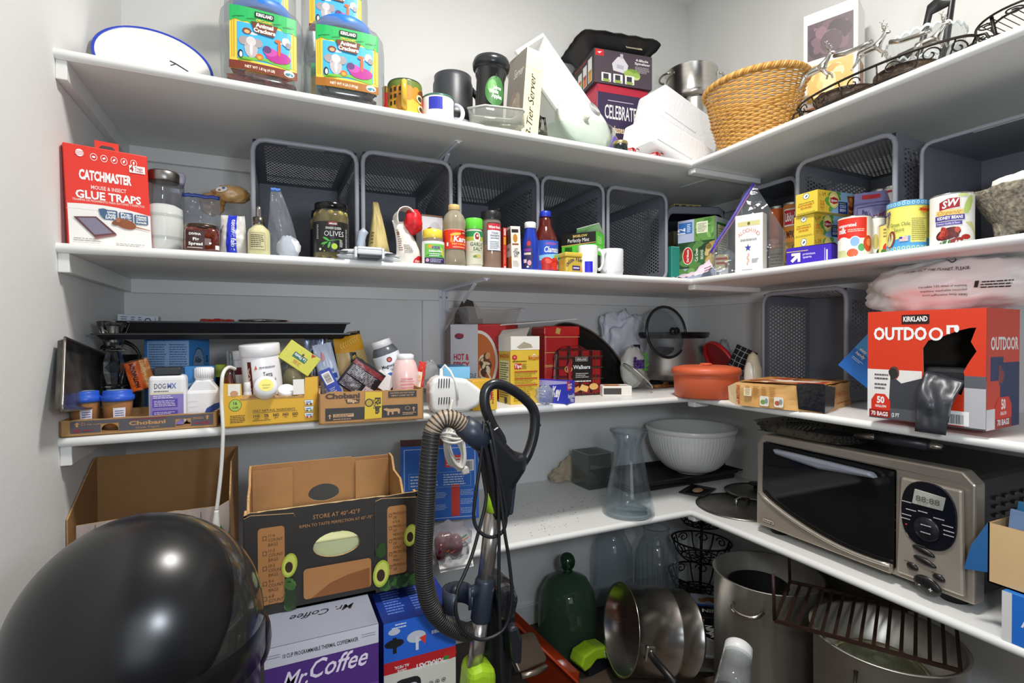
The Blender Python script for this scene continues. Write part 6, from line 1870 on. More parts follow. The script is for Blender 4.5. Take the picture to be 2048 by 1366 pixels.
o,f=pouch('snack_bag','black printed snack bag with white text, lying across the brown carton',.095,.085,.03,m('#26242a',.3,nz=(8,.3),c2='#3c3a40'),57,.97)
p=Wrap(f)
p.rect(.02,.8,.96,.14,'#7a2a30').lines(.06,.44,.8,.34,9,'#b8b4bc',4,rag=.1).lines(.06,.06,.55,.34,9,'#a8a4ac',6,rag=.1).rect(.68,.05,.28,.38,'#e0d0cc').lines(.7,.1,.24,.26,5,'#8a5a5a',3).ell(.6,.2,.05,.06,'#1a181c')
p.done(o)
put(o,None,(672,772,712),y=1.47,rot=(8,36,-2))
o=T('carton','plain white carton corner lying between the black bag and the pink bottle','box')
carton(o,.06,.02,.05,m('#ece8e4',.5))
put(o,None,(740,794,738),y=1.49,rot=(0,34,0))
o=vessel('lotion_bottle','translucent pink bottle with a white cap in the brown carton','bottle',[('bottle_body',m('#f0ccc8',.25,coat=.3),[(0,.001),(.022,0),(.025,.004),(.024,.03),(.026,.05),(.02,.075),(.014,.084)]),('cap',PW,[(.0155,.082),(.016,.083),(.016,.09),(.012,.093),(0,.093)])])
p=Pr((0,0,.015),cyl=lambda v:.0255 if v<.03 else.0255-(v-.03)*.18)
for i in range(7):p.rect(-.014,.006*i,.026-.002*(i%3),.0018,'#e08a88')
p.done(o)
put(o,Z3+.03,(783,838,707),y=1.475)
o,f=pouch('candy_packet','red candy packet standing at the right end of the brown carton',.028,.06,.012,m('#d03424',.3),61,.95)
p=Wrap(f);p.rect(.15,.1,.5,.6,'#f0e4d0').ell(.4,.5,.15,.1,'#e0a83c');p.done(o)
put(o,Z3+.045,(829,853,722),y=1.465,rot=(0,8,-20))
o=T('plastic_wrapper','crinkled clear wrapper behind the red candy packet','wrapper')
b=B();crumple(b,(0,0,.03),.03,.02,.03,glass('#eef0f0',.06,.25,bump=(40,.8)),63,amp=.3);b.build('film',o)
put(o,Z3+.05,(838,878,718),y=1.54)
# ---- third shelf, middle
o=T('hand_mixer','white hand mixer lying on its side, its white cord looped over it','mixer')
WM=m('#ecebe8',.3)
P=[(-.075,.012),(-.068,.0),(.03,0),(.062,.012),(.08,.03),(.075,.05),(.03,.078),(-.05,.088),(-.072,.08),(-.08,.05)]
B().prism(P,.06,WM,o=-.03).build('mixer_body',o,bev=.012,seg=4)
B().prism([(-.079,.02),(-.066,.005),(-.066,.08),(-.08,.07)],.05,m('#cfc9c4',.4),o=-.025).build('end_cap',o,bev=.006)
for row,z in enumerate((.06,.022)):
 for i in range(5):B().prism([(-.056+.0075*i,z),(-.0535+.0075*i,z),(-.052+.0075*i,z+.022-.006*row),(-.0545+.0075*i,z+.022-.006*row)],.002,m('#22201f',.5),o=-.0315).build('vent_slot',o)
B().tube([(-.04,0,.088),(-.042,.0,.1),(-.03,-.004,.112),(-.018,-.02,.098),(-.004,-.033,.07),(.0,-.0345,.03)],.003,WM,n=8).build('cord',o)
B().lathe([(.006,.084),(.0055,.1),(.004,.104),(0,.104)],WM,n=12).at().build('strain_relief',o).location=(-.04,0,0)
put(o,Z3,(851,968,728,828),y=1.45,rot=(0,0,-4))
o=T('carton','sky blue carton lying flat beside the rice noodle box','box')
w,d,h=.06,.12,.07
carton(o,w,d,h,m('#4aa4d8',.4))
p=face(w,d,h,'f');p.rect(0,h*.7,w,h*.3,'#7cc4ec').ell(w*.75,h*.3,.006,.006,'#e8ecf4').ell(w*.75,h*.3,.004,.004,'#c83a4a').lines(w*.1,h*.2,w*.45,h*.3,2,'#d8ecf8');p.done(o)
put(o,Z3,(874,940,728),y=1.6,rot=(0,0,-10))
o=T('carton','red and white rice noodle soup carton with a bowl photo, under the plastic tub','box')
w,d,h=.14,.11,.15
carton(o,w,d,h,m('#d42a2c',.4))
p=face(w,d,h,'f')
p.rect(0,0,w*.5,h,'#cfccd0').rect(w*.5,0,w*.5,h*.97,'#c41f28')
P=[(w*.5,h*.08)]+[(w*(.5+.36*sin(pi*i/16)),h*(.5-.42*cos(pi*i/16)))for i in range(17)]
p.poly(P,'#f0e6dc').poly([(w*.5+(x-w*.5)*.88,h*.5+(y-h*.5)*.9)for x,y in P],'#c8682c').blobs(w*.5,h*.14,w*.26,h*.5,['#e8c89a','#d8a468','#5a3a24','#b8542c','#e8d4b0'],26,.011,3,.3)
p.ell(w*.16,h*.84,.012,.006,'#3a3a54').txt('OSSI',w*.16,h*.82,.008,'#c42a34',w=.022,bold=.03)
p.txt('HOT &',w*.2,h*.52,.012,'#c8283a',w=w*.28,bold=.03).txt('SPICY',w*.2,h*.41,.012,'#c8283a',w=w*.3,bold=.03).txt('RICE NOODLE',w*.25,h*.28,.009,'#26262c',w=w*.44,bold=0).txt('SOUP BOWL',w*.23,h*.18,.009,'#26262c',w=w*.36,bold=0)
p.done(o,'printed_front')
p=face(w,d,h,'r')
p.rect(0,0,d,h,'#d6222c')
for i,s in enumerate(('HOT &','SPICY','RICE NOODLE','SOUP BOWL')):p.txt(s,d*.12,h*(.68-.13*i),.012-.003*(i>1),'#3a0c10',al='l',bold=.01)
p.lines(d*.12,h*.18,d*.5,h*.05,1,'#3a0c10')
p.done(o,'printed_side')
put(o,Z3,(901,1036,648),y=1.72,rot=(0,0,-40))
zt=top()
o=T('plastic_tub','clear plastic food tub resting on the noodle carton','tub')
CP=glass('#e8e4e2',.12,.22)
vs=L4(.075,.05,0)+L4(.088,.062,.055)+L4(.095,.069,.056)+L4(.095,.069,.052)
B().add(vs,[(0,1,2,3)]+[(k*4+i,k*4+(i+1)%4,k*4+4+(i+1)%4,k*4+4+i)for k in range(3)for i in range(4)],CP).build('tub_shell',o,bev=.008)
put(o,zt+.001,(897,1050,612),y=1.70,rot=(0,0,2))
o=T('pouch','folded dark brown pouch sticking out of the clear plastic tub','pouch')
B().add([(-.04,0,0),(.04,0,0),(.04,.004,.018),(.012,.006,.034),(-.012,.005,.038),(-.036,.004,.014)],[(0,1,2,3,4,5)],m('#2e2a20',.35)).build('pouch_front',o,sol=.006)
B().add([(.012,-.001,.034),(.04,-.001,.018),(.05,0,.012),(.03,0,.0)],[(0,1,2,3)],m('#a8a49a',.3)).build('pouch_fold',o,sol=.003)
put(o,zt+.004,(908,972,597),y=1.71)
o=T('carton','small yellow bouillon carton at the shelf edge, left of the cornstarch carton','box')
w,d,h=.065,.06,.05
carton(o,w,d,h,m('#e0ac34',.4))
p=face(w,d,h,'f');p.rect(w*.55,0,w*.45,h,'#e8bc44').ell(w*.72,h*.5,.006,.009,'#c8242c').txt('Lady',w*.72,h*.5,.004,WHITE,rot=90,w=.014).txt('INSTITU',w*.86,h*.5,.005,'#4a3410',rot=90,w=h*.6);p.done(o)
put(o,Z3,(929,994,756,822),y=1.46)
o=T('carton','opened yellow cornstarch carton with a white torn top','box')
w,d,h=.062,.05,.13
carton(o,w,d,h,m('#ddb93c',.4))
p=face(w,d,h,'f')
p.rect(0,h*.8,w,h*.2,'#e8e4dc').poly([(w*.2,h*.84),(w*.45,h*.92),(w*.7,h*.88),(w*.76,h*.83),(w*.3,h*.815)],'#a89c84').ell(w*.13,h*.69,.0055,.005,'#b8342c').lines(w*.1,h*.685,w*.06,h*.02,1,WHITE)
p.poly([(w*.68,h*.69),(w*.8,h*.74),(w*.94,h*.69)],'#f0e8c8').txt('MAIZENA',w*.8,h*.65,.008,'#c4681c',w=w*.38,bold=.03).lines(w*.06,h*.62,w*.5,h*.03,1,'#5a4a18')
p.rect(w*.12,h*.52,w*.24,h*.08,'#b82a28').txt('Tips',w*.24,h*.54,.006,WHITE).lines(w*.38,h*.52,w*.16,h*.08,4,'#5a4a18')
for i in range(3):p.rect(w*.12,h*(.47-.1*i),w*.8,h*.018,'#b84a28').lines(w*.12,h*(.395-.1*i),w*.78,h*.065,3,'#8a7424',i+4)
p.lines(w*.1,h*.04,w*.6,h*.16,5,'#8a7424',9)
p.done(o,'printed_front')
p=face(w,d,h,'l')
p.rect(0,h*.78,d,h*.22,'#e0dcd4').txt('MAIZENA',d*.5,h*.68,.007,'#c4681c',w=d*.8,bold=.03).rect(d*.1,h*.3,d*.8,h*.34,'#e8dca0').lines(d*.14,h*.32,d*.7,h*.3,9,'#4a4020').lines(d*.1,h*.08,d*.7,h*.16,5,'#6a5a20').ell(d*.6,h*.05,.006,.006,'#3a3420')
p.done(o,'printed_side')
B().add([(-w/2,d/2,h),(w/2,d/2,h),(w*.8,d*.9,h+.018),(-w*.2,d*.9,h+.012)],[(0,1,2,3)],m('#d8d0c8',.5)).build('lid_flap',o,sol=.001)
put(o,Z3,(997,1079,655,810),y=1.46,lim=(1.435,1.55),rot=(0,0,3))
o=T('cookie_tin','bright red rectangular tin with thin gold lines, behind the tartan tin','tin')
w,d,h=.11,.1,.13
B().box(-w/2,w/2,-d/2,d/2,0,h,m('#c0181a',.25,coat=.4)).build('tin_body',o,bev=.006)
B().box(-w/2-.002,w/2+.002,-d/2-.002,d/2+.002,h*.86,h,m('#cc1c1c',.25,coat=.4)).build('tin_lid',o,bev=.004)
p=face(w,d,h,'f',eps=.0026)
for y in(.2,.42,.44,.62,.84):p.rect(0,h*y,w,.0012,'#e0b870')
p.poly([(w*.3,h*.9),(w*.42,h*.88),(w*.46,h*.96),(w*.34,h*.98)],'#d8b060')
p.done(o,'gold_lines')
put(o,Z3,(1062,1160,652),y=1.66,rot=(0,0,-6))
o=T('card_sheet','loose white card lying over the red tin and noodle carton','card')
B().add([(-.09,-.03,0),(.06,-.04,.012),(.095,.02,.014),(-.05,.04,.006)],[(0,1,2,3)],m('#e4dcd8',.5)).build('card',o,sol=.0012)
put(o,top()+.001,(1000,1154,None),y=1.62)
o=T('cookie_tin','tartan shortbread tin with a black label and biscuit photo','tin')
w,d,h=.1,.045,.11
tart=stripes('#a8181c','#3c0c12',(0,2),.022,.3,.3,c3='#5a1014')
B().prism([(-w*.52,0),(w*.46,0),(w*.52,h),(w*.2,h*1.02),(w*.05,h*1.12),(-w*.3,h*1.1),(-w*.46,h*.95)],d,tart,o=-d/2).build('tin_body',o,bev=.005)
p=face(w,d,h,'f',eps=.001)
for i in range(4):p.rect(w*(.05+.26*i),0,.0016,h,'#2a4a34').rect(0,h*(.12+.25*i),w,.0016,'#2a4a34')
p.rect(w*.38,h*.3,w*.36,h*.56,'#171413').rect(w*.44,h*.77,w*.24,h*.09,'#e8e0d8').rect(w*.445,h*.778,w*.23,h*.075,'#26201e').txt('KIRKLAND',w*.56,h*.792,.0045,WHITE,w=w*.2,bold=.03)
p.txt('Walkers',w*.56,h*.6,.009,WHITE,w=w*.34,bold=.03).lines(w*.44,h*.4,w*.26,h*.12,3,'#c8c0b8').lines(w*.36,h*.3,w*.4,h*.06,1,'#e0d8d0')
p.ring(w*.3,h*.6,.008,.0022,'#d0a04a').ell(w*.3,h*.6,.003,.006,'#e0b89a').poly([(w*.28,h*.7),(w*.34,h*.84),(w*.38,h*.8),(w*.34,h*.5),(w*.36,h*.34),(w*.3,h*.38)],'#a02428')
p.ell(w*.26,h*.17,.009,.008,'#e0ac5c').ell(w*.8,h*.2,.009,.008,'#e4b468').poly([(w*.38,h*.06),(w*.52,h*.12),(w*.5,h*.22),(w*.36,h*.16)],'#d89a48').poly([(w*.5,h*.14),(w*.66,h*.08),(w*.7,h*.2),(w*.56,h*.26)],'#e8bc70')
p.done(o)
put(o,Z3,(1084,1208,690,794),y=1.55,lim=(1.45,1.8),rot=(0,0,-6))
o=T('carton','blue plastic wrap carton lying end-on at the shelf edge','box')
w,d,h=.12,.045,.045
carton(o,w,d,h,m('#2834b4',.35))
p=face(w,d,h,'f');p.poly([(0,h*.7),(w,h*.9),(w,h),(0,h)],'#a8a4d8').txt('Key',w*.7,h*.3,.02,WHITE,w=.03,bold=.04,shear=.2).lines(w*.1,h*.2,w*.3,h*.4,3,'#c8ccf0');p.done(o,'printed_front')
p=face(w,d,h,'r');p.poly([(0,h*.6),(d*.4,h*.6),(d*.3,h),(0,h)],'#c83a4a').txt('OSZ',d*.35,h*.68,.009,WHITE,w=d*.5,bold=.02).txt('Reynolds',d*.5,h*.26,.008,WHITE,w=d*.8,bold=.02,shear=.2).txt('Wrap',d*.6,h*.08,.008,WHITE,w=d*.4,bold=.02,shear=.2);p.done(o,'printed_end')
put(o,Z3,(1066,1150,757,809),y=1.48,rot=(0,0,-62))
o=T('plastic_wrapper','crumpled clear plastic film beside the blue wrap carton','wrapper')
b=B();crumple(b,(0,0,.018),.022,.016,.02,glass('#e4e8f0',.05,.2,bump=(40,.8)),71,amp=.35);b.build('film',o)
put(o,Z3,(1072,1112,770,812),y=1.44,lim=(1.40,1.6))
# oval griddle leaning
o=T('griddle_plate','large black oval griddle plate leaning right of the tartan tin','pan')
b=B().at(rot=(0,0,-38))
GB=m('#1b1a19',.3,.3,nz=(40,.5),c2='#34312c')
pr=[(0,0),(.86,0),(.93,.006),(1,.012),(1.02,.011),(.94,.0),(.86,-.005),(0,-.005)]
b.grid(lambda u,v:(.15*pr[min(7,int(v*7+.5))][0]*cos(2*pi*u),.1*pr[min(7,int(v*7+.5))][0]*sin(2*pi*u),pr[min(7,int(v*7+.5))][1]),56,7,GB,cu=True)
b.build('plate_dish',o)
B().at(rot=(0,0,-38)).tube([(.151*cos(2*pi*i/56),.101*sin(2*pi*i/56),.012)for i in range(56)],.0024,m('#a09a8c',.3,.9),n=6,closed=True).build('steel_rim',o)
rn=random.Random(1)
put(o,None,(1092,1258,644),y=1.80,rot=(72,0,8))
o=T('carton','small flattened white and red carton lying at the shelf edge','box')
w,d,h=.06,.045,.014
carton(o,w,d,h,m('#e4e0d8',.5))
p=face(w,d,h,'t');p.rect(w*.1,d*.1,w*.5,d*.6,'#d8683c').ell(w*.4,d*.5,.01,.007,'#e8b04a').rect(w*.65,d*.2,w*.25,d*.6,'#f0e8dc');p.done(o)
p=face(w,d,h,'f');p.rect(w*.04,h*.2,w*.6,h*.6,'#3a342e');p.done(o,'open_end')
put(o,Z3,(1197,1264,768,793),y=1.5,rot=(0,0,-24))
o=T('plastic_bag','crumpled white shopping bag in the back corner behind the slow cooker','bag')
BAG=m('#e4e8f2',.4,nz=(12,.12),c2='#b8c0d0',bump=(18,.5))
b=B();crumple(b,(0,0,.07),.07,.034,.075,BAG,33,n=60,amp=.3,sc=2.2);b.build('bag_film',o)
b=B();b.box(-.012,.006,-.062,-.058,.06,.072,m('#26262a',.5));b.build('printed_mark',o)
put(o,Z3,(1193,1300,616),y=1.89)
# slow cooker
o=T('slow_cooker','oval stainless slow cooker with a black rim and handles','cooker')
SS=m('#d2cec8',.34,.9,nz=((3,3,60),.2))
b=B().at(sc=(1,.8,1)).lathe([(.1,.012),(.118,.014),(.121,.03),(.124,.125),(.126,.13)],SS,n=64)
b.build('steel_body',o)
BKP=m('#141416',.22)
B().at(sc=(1,.8,1)).lathe([(0,0),(.1,0),(.112,.004),(.114,.016),(.1,.016)],BKP,n=56).build('base',o)
B().at(sc=(1,.8,1)).lathe([(.12,.128),(.136,.132),(.142,.142),(.14,.147),(.124,.143),(.116,.13),(.112,.05),(0,.045)],BKP,n=64).build('crock',o)
for s in(-1,1):
 b=B()
 for k in range(9):
  pass
 b.grid(lambda u,v:((.0+.036*(u-.5)*2),-.004-.02*sin(pi*u)**.6*(1-v)-.002,.0-.022*v*sin(pi*u)**.5),14,6,BKP)
 q=b.build('handle',o,sol=.004)
 q.location=(s*.092,-.074,.105)
 q.rotation_euler=(0,0,s*radians(38))
put(o,Z3,(1272,1428,664,770),y=1.72,lim=(1.5,1.85),rot=(0,0,-6))
zt=top()
o=T('cooker_cover','oval glass lid with a black knob, standing upright in the slow cooker','lid')
B().at(sc=(1,.78,1)).lathe([(0,.02),(.05,.017),(.09,.006),(.1,0)],glass('#c4ccd0',.03,.1),n=56).build('lid_glass',o)
B().tube([(.1*cos(2*pi*i/56),.078*sin(2*pi*i/56),0)for i in range(56)],.0045,m('#3c3e40',.25,.6),n=8,closed=True).build('lid_rim',o)
for x in(-.009,.009):B().at((x,0,.028)).ball((0,0,0),.012,BKP,12,(1,1,.9)).build('knob',o)
put(o,None,(1290,1374,611),y=1.70,rot=(84,0,14))
o=T('zip_bag','bag of dried herbs printed with purple flowers, left of the slow cooker','bag')
b=B();crumple(b,(0,0,.05),.03,.016,.05,m('#d4d4cc',.4,nz=(20,.2)),81,amp=.15);b.build('bag_film',o)
p=Pr((0,-.02,.04),(1,0,0),(0,0,1),eps=.003)
for i in range(13):p.ell(-.012+.007*(i%4),.012+.007*(i//4),.004,.004,['#4a2a78','#5a3a8a','#3a1e60'][i%3])
for i in range(5):p.ell(.014+.004*(i%2),.006+.009*i,.007,.003,'#4a9a3a',rot=40*i)
p.done(o,'printed_flowers')
put(o,Z3,(1240,1298,690),y=1.68)
o=T('zip_bag','clear bag with a brown bread heel in front of the slow cooker','bag')
b=B();crumple(b,(0,0,.022),.034,.022,.022,glass('#e0dcd8',.08,.3,bump=(40,.7)),84,amp=.25);b.build('bag_film',o)
b=B();crumple(b,(-.006,0,.022),.02,.014,.016,m('#9a6a3a',.7,nz=(50,.4)),85,amp=.15);b.build('bread_heel',o)
put(o,Z3,(1252,1300,735,777),y=1.56)
o=T('glass_cover','small clear glass lid leaning on the slow cooker, left side','lid')
B().lathe([(0,.012),(.03,.01),(.05,.002),(.054,0)],glass('#e8f0ec',.03,.06),n=40).build('lid_glass',o)
B().tube([(.054*cos(2*pi*i/40),.054*sin(2*pi*i/40),0)for i in range(40)],.0018,SS,n=6,closed=True).build('steel_rim',o)
put(o,None,(1246,1306,726),y=1.59,rot=(14,40,0))
o=T('pretzel_pieces','small heap of broken pretzel sticks by the slow cooker foot','snack')
rn=random.Random(4)
for i in range(7):B().at((rn.uniform(-.02,.02),rn.uniform(-.012,.012),.003+.002*(i%3)),(0,0,rn.random()*60-10)).tube([(-.016,0,0),(0,.002,.001),(.016,0,0)],.003,m('#b8783c',.6,nz=(90,.4)),n=6).build('pretzel_stick',o)
put(o,Z3+.0005,(1300,1350,764,777),y=1.52)
# tortilla warmer
o=T('tortilla_warmer','round terracotta orange plastic tortilla warmer with a lid','container')
TC1=m('#d2603a',.45,nz=(20,.08))
B().lathe([(0,.002),(.084,0),(.09,.004),(.094,.05),(.094,.054)],TC1,n=64).build('warmer_base',o)
B().lathe([(.092,.05),(.099,.052),(.1,.06),(.096,.066),(.07,.07),(0,.071)],TC1,n=64).build('lid',o)
B().lathe([(.014,.0705),(.017,.0715),(.018,.074),(.015,.0755),(.012,.073),(0,.0725)],TC1,n=32).build('lid_ring',o)
for s in(-1,1):B().at((s*.02,0,.071)).ball((0,0,0),.006,TC1,10,(1.6,.7,.3)).build('grip_bump',o)
put(o,Z3,(1343,1484,731,800),y=1.46)
o=T('plastic_cover','dark red plastic lid leaning right of the slow cooker','lid')
RL=m('#9a1820',.3,coat=.3)
B().lathe([(0,.004),(.07,.004),(.08,0)],RL,n=48).build('lid_panel',o)
B().lathe([(.078,.002),(.083,.002),(.084,-.01),(.08,-.011)],m('#c82428',.3),n=48).build('lid_rim',o)
put(o,None,(1406,1478,682),y=1.58,rot=(30,58,20))
o=T('oven_mitt','black checked oven mitt with white grid lines, in the corner','mitt')
b=B();b.grid(lambda u,v:((u-.5)*.08,-.016*sin(pi*u)*sin(pi*v),v*.1),14,14,stripes('#15161a','#c8ccd0',(0,2),.021,.07,.8,c3='#c8ccd0'));b.grid(lambda u,v:((u-.5)*.08,.016*sin(pi*u)*sin(pi*v),v*.1),14,14,m('#15161a',.8));b.build('mitt_fabric',o)
put(o,None,(1452,1516,688),x=1.62,rot=(0,24,-70))
o=T('pottery_piece','beige ceramic spoon-shaped piece beside the checked mitt','pottery')
B().lathe([(0,0),(.016,.002),(.024,.014),(.022,.034),(.012,.05),(0,.056)],m('#d8ccb0',.25),n=28).build('body',o)
B().at((-.0215,-.006,.024),(0,0,20)).ball((0,0,0),.013,m('#ece6d8',.2),14,(.5,1,1.5)).build('pale_hollow',o)
put(o,Z3,(1486,1526,702),x=1.55)
o=T('zip_bag','small crinkled clear bag above the red lid','bag')
b=B();crumple(b,(0,0,.02),.02,.02,.02,glass('#e8ecee',.04,.12,bump=(50,.9)),88,amp=.4);b.build('bag_film',o)
put(o,Z3+.08,(1434,1462,676),x=1.72)
# pasta carton
o=T('carton','battered flat pasta carton with a food photo and black tape on its corner','box')
w,d,h=.20,.22,.06
rn=random.Random(6)
b=B()
PC=m('#d8a25c',.45,nz=(14,.35),c2='#e8c890')
def carb(u,v):
 per=[(-1,-1),(1,-1),(1,1),(-1,1)]
 k=u*4;i=int(k)%4;f=k-int(k)
 x=per[i][0]*(1-f)+per[(i+1)%4][0]*f;y=per[i][1]*(1-f)+per[(i+1)%4][1]*f
 n=noise.noise(Vector((x*2.5,y*2.5,v*2)))*.006
 return(x*w/2+n,y*d/2+n,h*v+.5*n*v)
b.grid(carb,64,5,PC,cu=True,smooth=False)
b.grid(lambda u,v:((u-.5)*w,(v-.5)*d,h+.004*noise.noise(Vector((u*5,v*5,1)))-.003*sin(pi*u)*sin(pi*v)),14,14,PC)
b.build('carton_body',o)
p=Pr((-w/2,-d/2,h+.003),(1,0,0),(0,1,0))
p.rect(.004,.004,w-.008,d-.008,'#c88a4a').blobs(.002,.002,w-.004,d-.004,['#b83a24','#e8c48a','#d88a3c','#7a3418','#f0dcc0','#a8602c','#e0a458','#c05030'],110,.02,4,.35)
p.poly([(w*.35,d*.2),(w*.8,d*.3),(w*.85,d*.5),(w*.4,d*.4)],'#e8dccc').poly([(w*.45,d*.05),(w*.95,d*.15),(w*.95,d*.25),(w*.5,d*.16)],'#b84a34')
p.done(o,'printed_top')
p=face(w,d,h,'f',eps=.005)
p.txt('LE MATTINE',w*.05,h*.5,.008,'#b0481c',w=h*.8,rot=90,bold=.02).rect(w*.1,h*.45,w*.1,h*.35,'#ecdcb8')
for i in range(4):p.lines(w*(.12+.1*i),h*.5,w*.07,h*.4,6,'#a8783a',i)
for x in(.3,.47):p.rect(w*x,h*.08,w*.11,h*.42,'#e8e4d4',rr=.004).ell(w*(x+.04),h*.25,.006,.006,['#7a9a4a','#b8603a'][x>.4]).ell(w*(x+.08),h*.3,.004,.007,'#8a9aa0')
p.done(o,'printed_front')
p=face(w,d,h,'r',eps=.005);p.txt('LE MATTINE',d*.55,h*.5,.013,'#b83020',w=d*.5,bold=.0).lines(d*.4,h*.2,d*.5,h*.12,1,'#a8602c');p.done(o,'printed_side')
b=B()
TP=m('#1b1c20',.15,coat=.4,bump=(60,.4))
for pts in([(w/2-.05,-d/2-.006,.006),(w/2+.006,-d/2-.006,.002),(w/2+.006,-d/2-.006,h+.006),(w/2-.055,-d/2-.006,h+.004)],[(w/2+.006,-d/2-.006,.002),(w/2+.006,-d/2+.06,.008),(w/2+.006,-d/2+.07,h-.004),(w/2+.006,-d/2-.006,h+.006)],[(w/2-.055,-d/2-.006,h+.0045),(w/2+.006,-d/2-.006,h+.0065),(w/2-.004,-d/2+.02,h+.006),(w/2-.04,-d/2+.012,h+.006)]):
 b.add(pts,[(0,1,2,3)],TP)
b.build('black_tape',o,sol=.001)
B().add([(-w/2,-d/2,0),(-w/2-.018,-d/2-.004,.01),(-w/2-.022,-d/2-.002,h*.8),(-w/2,-d/2,h)],[(0,1,2,3)],m('#c8b088',.6)).build('loose_flap',o,sol=.001)
put(o,Z3,(1456,1702,None,827),x=1.45,rot=(0,0,-72))
# freezer bag carton on its edge
o=T('carton','bright blue freezer bag carton tipped on its corner, behind the red box','box')
w,d,h=.1,.12,.12
carton(o,w,d,h,m('#2f86d8',.35))
p=face(w,d,h,'f');p.rect(0,0,w,h*.48,'#2474cc').rect(0,h*.48,w,h*.52,'#48a0e4').ell(w*.62,h*.72,.024,.018,'#c8d0d8').txt('Freezer',w*.62,h*.7,.008,'#2a5aa0',w=.034,shear=.3).ell(w*.8,h*.56,.01,.008,'#2a4ac0').txt('easy',w*.2,h*.5,.007,WHITE).txt('handy',w*.22,h*.4,.007,WHITE).lines(w*.1,h*.28,w*.3,h*.06,2,'#b8d8f4');p.done(o)
put(o,None,(1676,1860,655),x=1.56,rot=(0,40,-78))
# ---- big red trash bag carton
o=T('carton','big red trash bag carton with a torn hole and hanging black bag','box')
w,d,h=.30,.22,.255
RD=m('#d83a1c',.4)
hole=[(.155,.082),(.152,.17),(.165,.187),(.2,.196),(.235,.208),(.262,.214),(.278,.215),(.266,.185),(.279,.165),(.268,.15),(.258,.135),(.25,.12),(.256,.1),(.245,.07),(.2,.085)]
hole=[(x*w/.30,y*h/.255)for x,y in hole]
panel(B(),[(0,0),(w,0),(w,h),(0,h)],[hole],.002,RD,(-w/2,-d/2,0),edge=m('#d8b48c',.8)).build('front_panel',o)
B().box(-w/2,w/2,-d/2+.002,d/2,0,h,RD,skip='f').build('carton_body',o,sol=.0015)
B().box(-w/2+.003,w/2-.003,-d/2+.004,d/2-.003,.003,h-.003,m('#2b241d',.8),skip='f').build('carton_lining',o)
B().box(-w/2+.006,w/2-.006,-d/2+.02,d/2-.004,.004,h*.5,m('#1c1d22',.4)).build('bag_stack',o,bev=.01)
p=face(w,d,h,'f')
def quad(x,y,ww,hh,c):p.rect(w*x,h*y,w*ww,h*hh,c)
quad(0,0,.5,.46,'#e8e4e0');quad(.84,0,.16,.4,'#b8b8bc');quad(.84,.34,.16,.1,'#5c5e64')
p.poly([(w*.2,h*.0),(w*.52,0),(w*.51,h*.4),(w*.32,h*.34),(w*.22,h*.42)],'#3c3e44').blobs(w*.2,h*.36,w*.1,h*.14,['#2c2a2c','#a84a3a','#6a3a34'],14,.012,3,.4)
p.rect(w*.32,h*.88,w*.24,h*.085,'#26100c').txt('KIRKLAND',w*.44,h*.905,.011,WHITE,w=w*.21,bold=.03)
p.txt('OUTDO',w*.3,h*.74,.028,WHITE,w=w*.48,bold=.035).ell(w*.615,h*.79,.0175,.0145,WHITE,n=30).ell(w*.615,h*.79,.011,.0095,'#d83a1c',n=30).rect(w*.7,h*.79,w*.028,h*.065,WHITE).rect(w*.7,h*.845,w*.08,h*.02,WHITE).ell(w*.78,h*.835,.006,.008,WHITE)
p.lines(w*.07,h*.36,w*.14,h*.07,2,'#5a5a5c',3).lines(w*.07,h*.27,w*.14,h*.07,2,'#5a5a5c',5)
p.rect(w*.02,0,w*.2,h*.08,'#9a1c14').poly([(w*.04,h*.08),(w*.22,h*.08),(w*.22,h*.17),(w*.17,h*.23),(w*.08,h*.23),(w*.04,h*.17)],'#d8301c').txt('50',w*.13,h*.145,.015,WHITE,bold=.04).txt('GALLON',w*.13,h*.105,.0055,WHITE,bold=.03).txt('70 BAGS',w*.12,h*.025,.0095,WHITE,w=w*.16,bold=.03)
p.rect(w*.02,0,w*.98,h*.012,'#4a4c52').rect(w*.68,h*.02,w*.2,h*.12,WHITE).bars(w*.71,h*.03,w*.13,h*.08,n=16).rect(w*.22,h*.005,w*.4,h*.1,'#54565c').txt('(2 FT',w*.27,h*.03,.008,WHITE,w=w*.07,bold=.02)
p.done(o,'printed_front')
p=face(w,d,h,'r')
p.rect(0,0,d,h,'#c8301c').rect(0,h*.06,d*.45,h*.5,'#8890a4').rect(0,h*.4,d*.5,h*.2,'#243060').rect(d*.4,0,d*.6,h*.55,'#1d2a5a').blobs(d*.3,h*.34,d*.3,h*.2,['#2a3a70','#8a3a34','#1a2448'],14,.014,5,.4).rect(0,0,d*.3,h*.17,'#e4e2e4')
p.txt('OUTDOOR',d*.12,h*.66,.026,WHITE,w=d*.84,bold=.03,al='l')
p.rect(d*.25,0,d*.5,h*.08,'#9a1c14').poly([(d*.25,h*.08),(d*.75,h*.08),(d*.75,h*.19),(d*.66,h*.26),(d*.36,h*.26),(d*.25,h*.19)],'#d8301c').txt('50',d*.5,h*.16,.02,WHITE,bold=.04).txt('GALLON',d*.5,h*.11,.007,WHITE,bold=.03).txt('70 BAGS',d*.5,h*.025,.012,WHITE,w=d*.36,bold=.03)
p.done(o,'printed_side')
b=B()
def drape(u,v):
 n=noise.noise(Vector((u*4,v*5,3)))
 x=.158+.095*u-.004*v+.02*v*(u-.5)*-1
 y=-d/2+.01-.055*sin(min(1,v*1.4)*pi*.55)-.012*n
 z=.1+.02*(1-u)*(1-v)-.115*v**1.2
 return(x-w/2+.01*n*v-.012*v,y,z)
b.grid(drape,14,14,m('#2e3036',.35,nz=(16,.3),c2='#42454c'))
b.build('hanging_black_bag',o,sol=.002)
